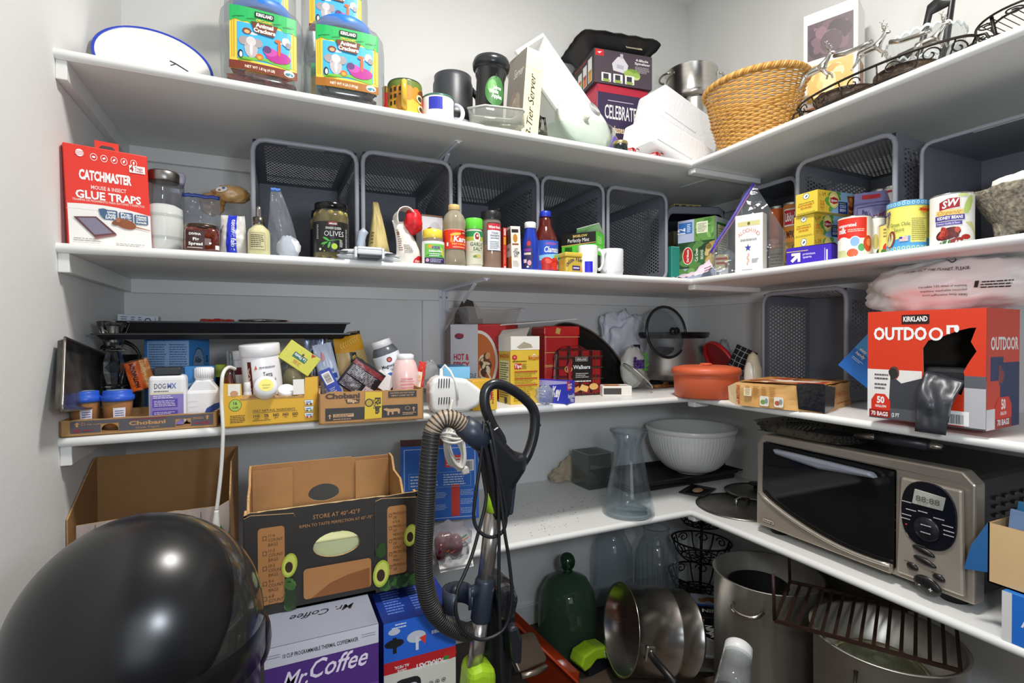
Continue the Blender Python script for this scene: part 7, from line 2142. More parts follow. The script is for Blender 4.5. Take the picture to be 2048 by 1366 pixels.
put(o,Z3,(1735,1974,616),x=1.41,rot=(0,0,-86),only='front_panel')
zt=top()
o=T('plastic_bag','full white plastic shopping bag lying on the red trash bag carton','bag')
b=B()
BG2=m('#e6e2e0',.4,nz=(7,.3),c2='#d8b8b0',bump=(14,.6))
crumple(b,(0,0,.05),.18,.1,.062,BG2,44,n=72,amp=.16,sc=1.8,flat=.75)
b.build('bag_film',o)
off=Vector((44*5.3,44*2.1,44))
def bagpt(u,v):
 t,q=2*pi*u,pi*v
 dd=Vector((sin(q)*cos(t),sin(q)*sin(t),-cos(q)))
 k=1+.16*noise.noise(dd*1.8+off)+.16*.6*abs(noise.noise(dd*1.8*2.3+off))+.16*.35*noise.noise(dd*9+off)
 return Vector((dd.x*k*.18,dd.y*k*.1,.05+dd.z*k*.062))
class BagPr(Pr):
 def mp(s,p,lay):
  q=bagpt(.75+p[0]/.18/2/pi,.5+p[1]/.062/pi)
  return q+Vector((0,-.0035-.00006*lay,.0012))
p=BagPr()
p.txt('TO PROTECT THE PLANET, PLEASE',.01,.028,.006,'#2a2624',w=.15,bold=.01)
for i in range(3):p.txt(('reusable 125 times of washing','machine washable recycled','avoid suffocation keep away')[i],.03,-.004-.008*i,.004,'#4a4440',w=.09,bold=0)
p.ring(.05,.06,.016,.002,'#2a2624').txt('CERTIFIED',.05,.054,.004,'#2a2624',w=.024,bold=.02).rect(.09,-.008,.006,.012,'#2a2624').lines(.1,-.01,.05,.014,3,'#2a2624',3)
p.done(o,'printed_text')
put(o,zt+.001,(1730,2110,508),x=1.50,rot=(0,0,-84))
# ================================================================ lowest shelf
# wood-print carton at the left
o=T('carton','open wood-print cardboard carton lettered in red, at the left end of the lowest shelf','box')
w,d,h=.30,.22,.30
hf=.21
WP2=m('#b9a9a2',.7,nz=((60,60,4),.4),c2='#8f7f78')
pf=lambda u:None
B().prism([(-w/2,-d/2+.03),(-w/2+.025,-d/2),(w/2,-d/2),(w/2,d/2),(-w/2,d/2)],.003,CARDIN,plane='xy').build('floor_panel',o)
panel(B(),[(0,0),(w-.025,0),(w-.025,hf*1.06)]+jag(w*.84,w*.45,hf,.0015,10,3)+[(0,hf*.97)],[],.003,WP2,(-w/2+.025,-d/2,0),edge=EDGE).build('front_panel',o)
panel(B(),[(0,0),(.039,0),(.039,hf*.97),(0,hf)],[],.003,WP2,(-w/2,-d/2+.03,0),(.025,-.03,0),edge=EDGE).build('corner_panel',o)
for q in o.children:
 pass
panel(B(),[(0,0),(d-.03,0),(d-.03,hf),(.03,h*.98),(0,h)],[],.003,CARDIN,(-w/2,d/2,0),(0,-1,0),edge=EDGE).build('side_panel',o)
panel(B(),[(0,0),(d,0),(d,h),(.04,h),(0,hf*1.1)],[],.003,CARDIN,(w/2,-d/2,0),(0,1,0),edge=EDGE).build('side_panel',o)
panel(B(),[(0,0),(w,0),(w,h),(0,h)],[],.003,CARDIN,(w/2,d/2,0),(-1,0,0),edge=EDGE).build('back_panel',o)
p=Pr((-w/2+.025,-d/2,0),(1,0,0),(0,0,1),eps=.0008)
for i in range(1,9):p.rect(.031*i,0,.0013,hf*.96,'#6e5c54')
p.txt('GALLON BOTTLE',.115,hf*.78,.0135,'#a8282c',w=.15,bold=.02)
for i in range(9):p.poly([(w-.06+.004*i,hf*(.45+.02*i)),(w-.026,hf*(.5+.045*i)),(w-.026,hf*(.515+.045*i)),(w-.06+.004*i,hf*(.462+.02*i))],'#2a7a5c')
for i in range(7):p.poly([(0,hf*(.62-.05*i)),(.06,hf*(.64-.06*i)),(.06,hf*(.65-.06*i)),(0,hf*(.635-.05*i))],'#2a7a5c')
p.poly([(w-.05,hf*.78),(w-.045,hf*.8),(w-.036,hf*.72),(w-.04,hf*.71)],'#2a7a5c')
p.done(o,'printed_front')
put(o,Z4,(132,478,892),y=1.52,rot=(0,0,-1))
# ---- produce carton in front of the shelf
ZM=.745
o=T('carton','black printed avocado carton with oval hand holes, on the coffeemaker box','box')
w,d,h=.335,.29,.17
BKC=m('#2b2724',.6,nz=(50,.2),c2='#3a332e')
ov_=lambda x,y,a,b_:[(x+a*cos(2*pi*i/24),y+b_*sin(2*pi*i/24)*(1 if sin(2*pi*i/24)>0 else.8))for i in range(24)]
panel(B(),[(0,0),(w,0),(w,h)]+jag(w*.97,w*.03,h*.99,.002,20,6)+[(0,h*.97)],[ov_(w*.5,h*.56,w*.135,h*.14)],.004,BKC,(-w/2,-d/2,0),edge=EDGE).build('front_panel',o)
for x,r_ in((-w/2,0),(w/2-w*.27,1)):
 panel(B(),[(0,0),(w*.27,0),(w*.27,h*.9),(w*.26,h*.94),(.012,h*.97),(0,h*.95)],[],.003,BKC,(x,-d/2-.003,0),edge=EDGE).build('corner_flap',o)
hb=h*1.12
panel(B(),[(0,0),(w,0),(w,hb),(w*.3,hb),(w*.29,hb*.985),(0,hb*.985)],[ov_(w*.5,hb*.62,w*.11,h*.12)],.004,m('#a4754a',.8,nz=(25,.2)),(w/2,d/2,0),(-1,0,0),edge=EDGE).build('back_panel',o)
for x0,x1 in((.0,.3),(.71,1)):
 B().box(-w/2+w*x0+.006,-w/2+w*x1-.006,d/2-.0115,d/2-.0075,.004,hb*.95,m('#a87a4e',.8,nz=(25,.2))).build('inner_flap',o)
B().box(-w/2,w/2,-d/2,d/2,0,.004,CARDIN).build('floor_panel',o)
for s in(-1,1):
 oo,uu=((-w/2,d/2,0),(0,-1,0))if s<0 else((w/2,-d/2,0),(0,1,0))
 pts=[(0,0),(d,0)]
 prof=[(0,hb),(.12,hb*.99),(.2,hb*.86),(.45,hb*.84),(.55,hb*.7),(.8,hb*.72),(.9,h*.98),(1,h*.97)]
 if s>0:prof=[(1-a,z)for a,z in prof][::-1]
 pts+=[(d*a,z)for a,z in prof[::-1]]
 panel(B(),pts,[],.005,m('#8e6238',.8,nz=(25,.2)),oo,uu,edge=EDGE).build('side_panel',o)
 panel(B(),pts,[],.001,BKC,tuple(Vector(oo)+Vector((s*.0012,0,0))),uu,edge=BKC).build('printed_side',o)
p=Pr((-w/2,-d/2,0),(1,0,0),(0,0,1),eps=.0038)
TAN='#b07a48'
p.rect(w*.07,h*.1,w*.14,h*.74,TAN,rr=.006).rect(w*.8,h*.16,w*.12,h*.72,TAN,rr=.006)
for i,s in enumerate(('11-6','11-5','10-5','8-6','6-8')):
 y=h*(.72-.145*i)
 p.frame(w*.095,y,.007,.007,.0008,'#4a3420')
 for k,t in enumerate((s,'COUNT','BAGS')):p.txt(t,w*.125,y+.0045-.0075*k,.005,'#4a3420',al='l',bold=.0)
for i,s in enumerate(('U.S.A.','MEXICO','CHILE','PERU','')):
 y=h*(.77-.135*i)
 p.frame(w*.81,y,.006,.006,.0008,'#4a3420')
 for k,t in enumerate(('PRODUCE','OF',s)):
  if t:p.txt(t,w*.835,y+.003-.0072*k,.0045,'#4a3420',al='l',bold=.0)
p.blobs(w*.2,0,w*.07,h*.34,['#2c4a1c','#3e6428','#1f3816','#4a7434'],30,.009,5,.4).blobs(w*.73,0,w*.27,h*.16,['#2c4a1c','#3e6428','#1f3816'],30,.01,8,.4).blobs(w*.73,h*.35,w*.06,h*.18,['#2c4a1c','#24401a'],12,.009,9,.4)
for x,y,r in((.235,.45,1),(.76,.2,1.2),(.945,.55,1)):p.ell(w*x,h*y,.014*r,.02*r,'#a8b83c',rot=-12).ell(w*x,h*y,.011*r,.017*r,'#cdd060',rot=-12).ell(w*x-.001,h*y-.003,.007*r,.009*r,'#3a2a18')
p.eps=.0006
p.rect(w*.31,h*.08,w*.39,h*.3,TAN,rr=.006).poly([(w*.35,h*.08),(w*.69,h*.08),(w*.69,h*.28),(w*.56,h*.25),(w*.46,h*.2)],'#8a5428')
p.txt('STORE AT 40°-42°F',w*.5,h*.86,.007,'#c08a5a',w=w*.27,bold=.0).txt('RIPEN TO TASTE PERFECTION AT 65°-75°',w*.5,h*.79,.0048,'#c08a5a',w=w*.42,bold=.0)
p.done(o,'printed_front')
p=Pr((w/2,d/2-.0125,0),(-1,0,0),(0,0,1))
p.n=Vector((0,-1,0));p.poly(star(w*.74,hb*.4,.006,.3),'#22301c');p.done(o,'printed_star')
AV=put(o,ZM+.001,(486,838,905,1240),y=1.2)
zb=float(LOG[-1][4][1])
fl=T('paper_sheet','pale green printed paper stack filling the avocado carton','paper')
B().box(-.138,.138,-.122,.118,-.104,0,m('#d2d8a4',.6,nz=((9,9,300),.15))).build('sheet_stack',fl)
p=Pr((-.12,-.1,.0002),(1,0,0),(0,1,0))
p.rect(0,0,.035,.2,'#c8a884').ell(.08,.16,.022,.012,'#d8832c').rect(.105,.15,.09,.03,'#c9c6cc').lines(.045,.02,.17,.1,9,'#7a8a70',3)
p.done(fl,'printed_text')
cpos=AV.location
fl.location=(cpos.x,cpos.y,ZM+.112)
fl.scale=(1.1*AV.scale.x,1.1*AV.scale.x,1)
# ---- coffeemaker and tool boxes on a plain carton
ZB=.36
o=T('carton','purple and grey coffeemaker carton with white script lettering','box')
w,d,h=.178,.3,ZM-ZB
carton(o,w,d,h,m('#5c3a88',.35))
p=face(w,d,h,'f')
p.rect(0,0,w,h,'#52307e').rect(0,h*.5,w,h*.24,'#6a3a94').rect(w*.55,h*.3,w*.45,h*.4,'#a04a9c').rect(w*.7,h*.3,w*.3,h*.3,'#7a44a0').rect(0,h*.915,w,h*.085,'#cfcdd6').txt('10 CUP PROGRAMMABLE THERMAL COFFEEMAKER',w*.48,h*.945,.0065,'#24222c',w=w*.66,bold=.02)
for x in(0,.84):p.rect(w*x,h*.955,w*.13,.0008,'#5a5a68').rect(w*x,h*.965,w*.13,.0008,'#5a5a68')
p.txt('Mr.',w*.25,h*.815,.026,'#ecdff0',w=w*.22,bold=.01,shear=.45).txt('Coffee',w*.64,h*.83,.03,'#ecdff0',w=w*.52,bold=.012,shear=.45)
p.rect(w*.42,h*.45,w*.5,h*.24,'#242428',rr=.006).rect(w*.66,h*.5,w*.14,h*.15,'#a8a8b4').rect(w*.68,h*.57,w*.1,h*.05,'#3a4a80').rect(w*.42,h*.6,w*.1,h*.05,'#d8d8dc')
p.done(o,'printed_front')
p=Pr((w/2,d/2,h),(-1,0,0),(0,-1,0));p.n=Vector((0,0,1))
p.rect(0,d*.2,w,d*.8,'#8d92a0').txt('Mr. Coffee',w*.47,d*.66,.021,'#1c1c24',w=w*.62,bold=.01,shear=.45)
p.done(o,'printed_top')
xa,xb=onY(528,1283,.925).x,onY(757,1283,.925).x
o.scale=((xb-xa)/w,.9,1);o.location=((xa+xb)/2,.925+.135,ZB+.0005)
o=T('carton','blue, red and white tool carton printed upside down, under the hose','box')
w,d,h=.136,.26,.725-ZB
carton(o,w,d,h,m('#1f49a8',.35))
p=Pr((w/2,-d/2,h),(-1,0,0),(0,0,-1));p.n=Vector((0,-1,0))
p.rect(0,0,w,h*.2,'#2a66d0').rect(0,h*.2,w,h*.06,'#c02028').rect(0,h*.26,w,h*.74,'#ddd8cc')
p.txt('DURALAST',w*.36,h*.245,.0095,WHITE,w=w*.44,bold=.03).txt('ALL METAL',w*.76,h*.228,.005,WHITE,w=w*.2).txt('DRIVE',w*.76,h*.248,.005,WHITE,w=w*.12).ell(w*.08,h*.235,.012,.01,'#c8282c').ell(w*.14,h*.25,.006,.004,'#4a8a34')
p.ell(w*.56,h*.1,w*.13,.011,'#c8ccd4').poly([(w*.42,h*.1),(w*.52,h*.11),(w*.44,h*.15)],'#e04030').rect(w*.53,h*.1,w*.04,h*.07,'#d8dce4').ell(w*.86,h*.11,w*.13,.008,'#1a1c20').rect(w*.83,h*.08,w*.05,h*.08,'#1a1c20').ell(w*.86,h*.05,w*.08,.006,'#c8ccd8').lines(w*.06,h*.04,w*.3,h*.08,2,'#d8e4f8').lines(w*.7,h*.01,w*.2,h*.03,2,'#d8e4f8')
p.rect(w*.5,h*.3,w*.36,h*.4,'#26262a',rr=.012).rect(w*.55,h*.33,w*.26,h*.16,'#cfd2dc',rr=.006)
for i in range(5):p.rect(w*(.6+.034*i),h*.36,w*.024,h*.035,'#26262a')
for i in range(3):p.ring(w*(.18+.09*i),h*.36,.004,.001,'#3a3a40').ell(w*(.18+.09*i),h*.36,.0015,.0015,'#3a3a40')
p.lines(w*.05,h*.4,w*.38,h*.3,9,'#7a7880',3)
p.done(o,'printed_front')
p=face(w,d,h,'t');p.rect(0,0,w,d,'#142f80').lines(w*.1,d*.1,w*.28,d*.8,20,'#5a78c0',3).lines(w*.48,d*.1,w*.22,d*.8,20,'#5a78c0',5);p.done(o,'printed_top')
xa,xb=onY(767,1243,.955).x,onY(911,1243,.955).x
o.scale=((xb-xa)/w,1,1);o.location=((xa+xb)/2,.955+.13,ZB+.0005)
o=T('carton','plain brown carton on the floor under the coffeemaker and tool cartons','box')
B().box(-.17,.16,-.15,.15,0,ZB-FZ,CARD).build('carton_body',o,bev=.002)
B().box(-.17,.16,-.025,.025,ZB-FZ-.0002,ZB-FZ+.0002,m('#c8a878',.3)).build('packing_tape',o)
o.location=(.15,1.11,FZ)
# ---- domed black bin
o=T('trash_bin','large black domed trash bin with a glossy swing lid, in the foreground','bin')
R_=.145
BB_=m('#0d0d0f',.27,nz=(9,.35),c2='#232325',bump=(7,.06))
B().lathe([(0,.003),(R_*.82,0),(R_*.84,.01),(R_*.965,.8),(R_*.965,.82)],BB_,n=64).build('bin_body',o)
B().lathe([(R_*.97,.8),(R_*1.01,.803),(R_*1.01,.842),(R_,.85)],BB_,n=64).build('lid_ring',o)
prof=[(R_*cos(a)if a<1.56 else 0,.85+.158*sin(a))for a in[pi/2*i/20 for i in range(21)]]
B().lathe(prof,m('#2a2927',.16,coat=.6),n=72).build('lid_dome',o)
dv=Vector((-.22,-.72,.62)).normalized()
U_=dv.orthogonal().normalized();V_=dv.cross(U_)
def flap(u,v):
 th=1.1*u
 if u>.985:th=1.1
 ph=2*pi*v
 q=dv*cos(th)+(U_*cos(ph)+V_*sin(ph))*sin(th)
 r=1.014 if u<.985 else 1.0
 if q.z<0:q.z*=.02
 q.normalize()
 return(q.x*R_*r,q.y*R_*r,.85+q.z*.158*r)
B().grid(flap,30,96,BB_,cv=True).build('swing_flap',o)
B().at((R_*.93,.03,.80)).ball((0,0,0),.022,BB_,16,(.9,1.6,2.0)).build('latch',o)
o.location=(-.157,.835,0)
for q in o.children:
 if q.name.startswith('bin_body'):q.location.z=FZ;q.scale.z=(.82-FZ)/.82
# ---- blue carton, bag and flyer on the lowest shelf
o=T('carton','blue carton with a red band and white print, behind the vacuum hose','box')
w,d,h=.2,.12,.24
carton(o,w,d,h,m('#e0dcd8',.45))
p=face(w,d,h,'f')
p.rect(0,0,w,h,'#2468c8').frame(w*.04,h*.03,w*.92,h*.93,.002,'#c8d8f0').ell(w*.33,h*.76,.02,.022,'#b8b4c0',n=28).rect(w*.56,h*.7,w*.26,h*.16,'#d8382c').lines(w*.58,h*.72,w*.22,h*.12,3,'#f0c8c0').rect(w*.64,h*.05,w*.11,h*.42,'#d8382c').rect(w*.72,h*.64,w*.22,h*.15,'#e8e6e6').bars(w*.74,h*.65,w*.18,h*.12,n=16)
p.frame(w*.1,h*.44,w*.8,h*.2,.0012,'#8ab0e4').lines(w*.12,h*.46,w*.36,h*.16,4,'#c8dcf4',3).lines(w*.54,h*.46,w*.34,h*.16,5,'#c8dcf4',4)
for x,y in((.08,.3),(.08,.18),(.08,.06),(.4,.3),(.4,.14),(.76,.32),(.76,.2),(.76,.08)):p.lines(w*x,h*y,w*.2,h*.08,4,'#a8c4ec',int(x*40+y*10))
p.done(o,'printed_front')
p=face(w,d,h,'t');p.rect(0,0,w,d,'#7a2a24').rect(w*.3,d*.2,w*.3,d*.2,'#9a5a54');p.done(o,'printed_top')
p=face(w,d,h,'l');p.rect(d*.05,h*.1,d*.7,h*.8,'#cfd0d8').rect(d*.1,h*.5,d*.3,h*.4,'#4a78b8');p.done(o,'printed_side')
put(o,Z4,(800,958,874,1048),y=1.75,rot=(-3,0,-12),lim=(1.5,1.86))
o=T('produce_bag','clear bag of dark red fruit overhanging the lowest shelf beside the hose','bag')
b=B();crumple(b,(0,0,.03),.055,.05,.032,glass('#e8e8ec',.06,.14,bump=(24,.8)),92,amp=.22);b.build('bag_film',o)
for i,(x,y,r)in enumerate(((-.02,.0,.022),(.012,-.012,.02),(.0,.02,.019),(-.03,-.02,.016))):B().ball((x,y,r+.004),r,m('#7a1420',.25,coat=.4),16).build('red_fruit',o)
put(o,Z4,(852,944,1038,1125),y=1.46)
o=T('flyer','folded white advertising flyer with green and orange stripes, under the fruit bag','flyer')
b=B()
b.grid(lambda u,v:((u-.5)*.1,(v-.5)*.09,.012+.01*sin(pi*v)+.012*u*v-(.03*(.3-v)if v<.3 else 0)),10,12,m('#e8e6e0',.5))
b.grid(lambda u,v:((u-.48)*.1,(v-.55)*.08,.006+.006*sin(pi*v)-(.03*(.3-v)if v<.3 else 0)),10,12,m('#e0ded8',.5))
b.build('folded_sheets',o)
p=Pr((-.05,-.046,.016),(1,0,.2),(0,1,.1),eps=.004)
p.poly([(.01,.012),(.1,.03),(.1,.038),(.01,.02)],'#d87a34').poly([(.01,.022),(.1,.042),(.1,.052),(.01,.03)],'#3a7a4a').txt('SALE',.05,.004,.007,'#d8642c',w=.03,bold=.03,rot=12)
p.done(o,'printed_stripes')
put(o,Z4-.012,(862,948,1068,1146),y=1.42,lim=(1.38,1.5))
# ---- glass and bowls
SMK=glass('#d2d6d2',.03,.08,tint=.95)
o=T('glass_vase','square smoky glass vase on the lowest shelf','vase')
w,h=.05,.095
B().box(-w,w,-w,w,0,h,SMK,skip='t').build('outer_wall',o,bev=.004)
B().box(-w+.006,w-.006,-w+.006,w-.006,.012,h,SMK,skip='t').build('inner_wall',o,bev=.006)
b=B();b.add(L4(w,w,h)+L4(w-.006,w-.006,h),[(i,(i+1)%4,(i+1)%4+4,i+4)for i in range(4)],m('#8d918c',.1));b.build('ground_rim',o)
put(o,Z4,(1143,1229,893,982),y=1.65,rot=(0,0,2))
o=T('cloth','crumpled tan cloth scrap behind the square glass vase','cloth')
b=B();b.grid(lambda u,v:((u-.5)*.12,.03*(v-.5)+.01*noise.noise(Vector((u*4,v*3,0))),.07*v*(.3+u)+.012*noise.noise(Vector((u*6,v*6,3)))),16,12,m('#b8a88e',.9,nz=(40,.25)));b.build('fabric',o,sol=.003)
put(o,Z4,(1097,1152,905,966),y=1.82)
GLV=glass('#f4f8fa',.02,.015)
o=T('glass_vase','tall clear glass vase with a narrow neck and flared foot','vase')
B().lathe([(0,.004),(.05,.003),(.058,.002),(.061,.008),(.052,.05),(.04,.105),(.034,.14),(.034,.165),(.042,.182),(.043,.186),(.041,.187),(.031,.166),(.031,.14),(.037,.105),(.049,.05),(.056,.012),(0,.01)],GLV,n=56).build('vase_glass',o)
B().tube([(.0425*cos(2*pi*i/48),.0425*sin(2*pi*i/48),.187)for i in range(48)],.003,GLV,n=8,closed=True).build('rolled_lip',o)
put(o,Z4,(1205,1310,852,1043),y=1.46)
o=T('griddle','flat black griddle tray under the white bowl','griddle')
B().box(-.28,.28,-.12,.12,0,.026,m('#17171a',.35)).build('griddle_base',o,bev=.01)
rimtray(o,.3,.14,.016,m('#17171a',.35),fl=.018).location.z=.024
B().tube([(.295,-.03,.036),(.315,-.03,.038),(.315,.03,.038),(.295,.03,.036)],.005,m('#17171a',.35),n=8).build('side_handle',o)
o.location=(1.54,1.76,Z4)
zg=Z4+.029
o=T('mixing_bowl','large white fluted ceramic mixing bowl','bowl')
CER=m('#ebe9e6',.2,coat=.3)
b=B()
b.grid(lambda u,v:(lambda r,z,k:((r+k)*cos(2*pi*u),(r+k)*sin(2*pi*u),z))(.045+.075*sin(v*pi/2)**.9,.004+.098*(1-cos(v*pi/2))**.8,.0011*abs(sin(2*pi*u*38))*min(1,4*v)*(1 if v<.96 else 0)),304,18,CER,cu=True)
b.build('fluted_side',o)
B().lathe([(.12,.1),(.1255,.102),(.1265,.111),(.123,.114),(.118,.11),(.112,.08),(.09,.04),(.05,.016),(0,.013)],CER,n=72).build('rim_and_inside',o)
B().lathe([(0,0),(.043,0),(.046,.005)],CER,n=48).build('foot',o)
put(o,zg,(1292,1477,837,950),y=1.62)
o=T('tray','small black plastic tray with a beige scrap, at the corner of the lowest shelf','tray')
rimtray(o,.04,.028,.006,m('#141416',.3),fl=.006)
B().at((.0,0,.006)).ball((0,0,0),.016,m('#b8926a',.7),12,(1.2,.7,.3)).build('beige_scrap',o)
put(o,Z4,(1358,1432,None,994),y=1.45,rot=(0,0,25));o.scale.z=1
LID=m('#8f8b84',.3,.9,nz=(30,.5),c2='#5c574f')
def potlid(label,r,q,y,zr,knob):
 o=T('pot_cover',label,'lid',None)
 B().lathe([(0,.014),(r*.5,.011),(r*.85,.004),(r*.96,.003),(r,.0),(r*1.01,.003),(r*.96,.006)],LID,n=56).build('cover_disc',o)
 if knob=='black':
  B().lathe([(.006,.012),(.006,.026),(.016,.03),(.016,.036),(0,.038)],m('#161616',.3),n=24).build('knob',o)
 else:
  B().tube([(-.02,0,.012),(-.018,0,.03),(0,0,.036),(.018,0,.03),(.02,0,.012)],.004,m('#cfccc6',.2,1),n=8).build('handle',o)
 if q is not None:
  put(o,zr,q,y=y);o.scale.z=1
 return o
potlid('large flat aluminium pot lid lying left of the toaster oven',.1,(1391,1585,None,1045),1.3,Z4,'wire')
potlid('smaller aluminium pot lid with a black knob, on the larger lid',.07,(1448,1580,None,1003),1.38,Z4+.016,'black')
# ================================================================ toaster oven and the right end
o=T('toaster_oven','silver toaster oven with a dark glass door and a button panel','oven')
w,d,h=.47,.30,.25
SV=m('#b3a99c',.3,.55,nz=(14,.12))
DKM=m('#2c2a27',.4,.3)
h0=.018
B().box(-w/2+.01,w/2-.008,-d/2+.03,d/2,h0,h-.006,DKM).build('oven_shell',o,bev=.012)
# front frame: rounded panel with a door opening
def bow(y):return-.012*(1-(2*y/h-1)**2)
b=B()
fo=[(0,h0),(w,h0),(w,h-.02),(w-.02,h),(.02,h-.004),(0,h-.03)]
do_=[(.018,h0+.012),(w*.715,h0+.012),(w*.715,h-.024),(.022,h-.022)]
panel(b,fo,[do_],.035,SV,(-w/2,-d/2+.01,0))
b.build('front_panel',o,bev=.004)
P=[(.02,h0+.014),(w*.713,h0+.014),(w*.713,h-.026),(.024,h-.024)]
B().prism([(x-w/2,z)for x,z in P],.005,glass('#6a6a6c',.04,.06,tint=.8),o=-d/2+.006).build('glass_door',o)
B().box(-w/2+.03,w*.2,-d/2+.05,d/2-.02,h0+.02,h-.04,m('#151413',.5)).build('oven_cavity',o)
for z in(.42,.5,.62):
 for y in(.0,.03,.06):B().tube([(-w/2+.028,-d/2+.018+y,h*z),(w*.205,-d/2+.018+y,h*z)],.0018,m('#c8c4bc',.4),n=6).build('oven_rack_wire',o)
n=16
arc=[(-w/2+.02+(w*.713-.02)*i/n,h0+.085-.075*sin(pi/2*i/n)**.8+.012*(i/n)**3)for i in range(n+1)]
lo=[(w*.713-w/2,h0+.004),(-w/2+.012,h0+.004),(-w/2+.012,h0+.085)]
B().prism(arc+lo,.012,m('#b9ad9c',.3,.5),o=-d/2-.004).build('door_lower_trim',o,bev=.003)
B().tube([(x,-d/2-.006,z)for x,z in arc],.004,m('#d8d0c4',.2,.7),n=8).build('door_trim_bead',o)
B().prism([(-w*.36,h-.03),(w*.14,h-.034),(w*.16,h-.044),(-w*.1,h-.052),(-w*.34,h-.042)],.022,m('#8d929e',.25,.4),o=-d/2-.018).build('door_handle',o,bev=.006)
# control panel
B().prism([(w*.235,h0+.012),(w*.478,h0+.012),(w*.47,h-.03),(w*.25,h-.03)],.01,m('#c3b9aa',.3,.5),o=-d/2-.004).build('control_panel',o,bev=.005)
pts=[(w*.357+.047*(abs(cos(t))**.8)*(1 if cos(t)>0 else-1),h*.635+.062*(abs(sin(t))**.8)*(1 if sin(t)>0 else-1))for t in[2*pi*i/36 for i in range(36)]]
B().prism(pts,.004,m('#15151a',.2,coat=.5),o=-d/2-.0075).build('button_oval',o,bev=.0015)
B().prism([(w*.30,h*.70),(w*.41,h*.70),(w*.42,h*.80),(w*.31,h*.815)],.003,m('#aeb0a6',.2),o=-d/2-.009).build('display',o,bev=.001)
B().at((w*.355,-d/2-.0085,h*.535),(90,0,0)).lathe([(0,.003),(.02,.003),(.022,.001),(.022,0)],m('#1c1c22',.25),n=36).build('dial',o)
for x,z,rx,rz in((.34,.36,.02,.0062),(.345,.285,.02,.0062),(.30,.215,.0105,.007),(.395,.20,.0105,.007),(.355,.115,.024,.016)):
 q=B().at((w*x,-d/2-.0045,h*z),(90,0,0)).lathe([(0,.004),(.8,.004),(1,.001),(1,0)],m('#1b1a19',.3),n=28).build('button',o)
 for vtx in q.data.vertices:
  dx,dz=vtx.co.x-w*x,vtx.co.z-h*z
  ca,sa=cos(radians(-12)),sin(radians(-12))
  vtx.co.x,vtx.co.z=w*x+dx*rx*ca-dz*rz*sa,h*z+dx*rx*sa+dz*rz*ca
p=Pr((0,-d/2-.0125,0),(1,0,0),(0,0,1))
p.txt('88:88',w*.362,h*.735,.010,'#5a5c54',w=w*.085,bold=.01)
for i,(x,z)in enumerate(((.285,.6),(.30,.645),(.345,.655),(.40,.635),(.43,.6),(.435,.565),(.435,.535),(.28,.57),(.355,.56),(.355,.505),(.285,.7))):p.lines(w*x-.008,h*z,.018,.004,1,'#c8c8cc',i,rag=.1)
p.ell(w*.285,h*.535,.0016,.0016,'#e04030')
for x,z in((.34,.4),(.345,.32),(.3,.25),(.4,.235),(.35,.17)):p.lines(w*x-.01,h*z,.02,.0035,1,'#4a453e',int(x*90))
p.txt('+',w*.375,h*.085,.009,'#d8d8d8').txt('-',w*.335,h*.1,.009,'#d8d8d8')
p.done(o,'printed_labels')
p=Pr((-w/2+.03,-d/2-.0042,h0+.014),(1,0,0),(0,0,1));p.rect(0,0,.036,.011,'#2c2a28',rr=.005).rect(.001,.001,.034,.009,'#c4b8a6',rr=.004).txt("DeLonghi",.018,.003,.005,'#2c2a28',w=.029,bold=.02);p.done(o,'emblem')
for i in range(4):
 for k in range(6):B().box(w/2-.0085,w/2-.004,-d/2+.09+.035*i,-d/2+.105+.035*i,h*.45+.016*k,h*.45+.016*k+.006,m('#3c3a36',.3,.6)).build('vent_louvre',o)
for x in(-w/2+.04,w/2-.05):
 for y in(-d/2+.05,d/2-.04):B().at((x,y,0)).lathe([(0,0),(.022,0),(.024,.018)],m('#161514',.5),n=20).build('rubber_foot',o)
put(o,Z4,(1513,1972,866),x=1.57,rot=(0,0,-90),only='front_panel')
zt=top(o)
o=T('grill_pan','perforated steel grill pan with a black handle, on top of the toaster oven','pan')
b=B()
vs=L4(.13,.1,0)+L4(.15,.12,.028)
b.add(vs[:4],[(0,1,2,3)],perf('#1d1c1b',(0,1),.014,.014,.22,.22,r=.4))
b.build('pan_base',o)
b=B()
n=48
rr=lambda a,c,z:[(a*(abs(cos(t))**.45)*(1 if cos(t)>0 else-1),c*(abs(sin(t))**.45)*(1 if sin(t)>0 else-1),z)for t in[2*pi*i/n for i in range(n)]]
A1,A2,A3=rr(.132,.102,0),rr(.15,.12,.026),rr(.155,.125,.027)
b.add(A1+A2+A3,[(k*n+i,k*n+(i+1)%n,k*n+n+(i+1)%n,k*n+n+i)for k in(0,1)for i in range(n)],m('#a39c92',.25,.9),True)
b.build('pan_side',o)
b=B()
for k in range(2):
 for i in range(44):
  t=2*pi*(i+.5*k)/44
  f=.3+.4*k
  x=(.132+.018*f)*(abs(cos(t))**.45)*(1 if cos(t)>0 else-1);y=(.102+.018*f)*(abs(sin(t))**.45)*(1 if sin(t)>0 else-1)
  b.ball((x*1.004,y*1.004,.026*f),.0032,m('#191817',.5),6)
b.build('side_holes',o,kind='stuff')
B().tube([(.14,-.06,.024),(.18,-.065,.03),(.2,-.066,.031)],.008,m('#b0a89c',.25,.9),n=10).build('handle_neck',o)
B().tube([(.195,-.066,.031),(.24,-.068,.033),(.31,-.07,.034)],[.011,.014,.013],m('#2e3036',.35),n=12).build('handle_grip',o)
B().tube([(.31,-.07,.034),(.335,-.07,.034)],[.011,.006],m('#c4beb4',.25,.9),n=12).build('handle_end',o)
put(o,zt+.002,(1507,1887,None),x=1.52,rot=(0,0,-90))
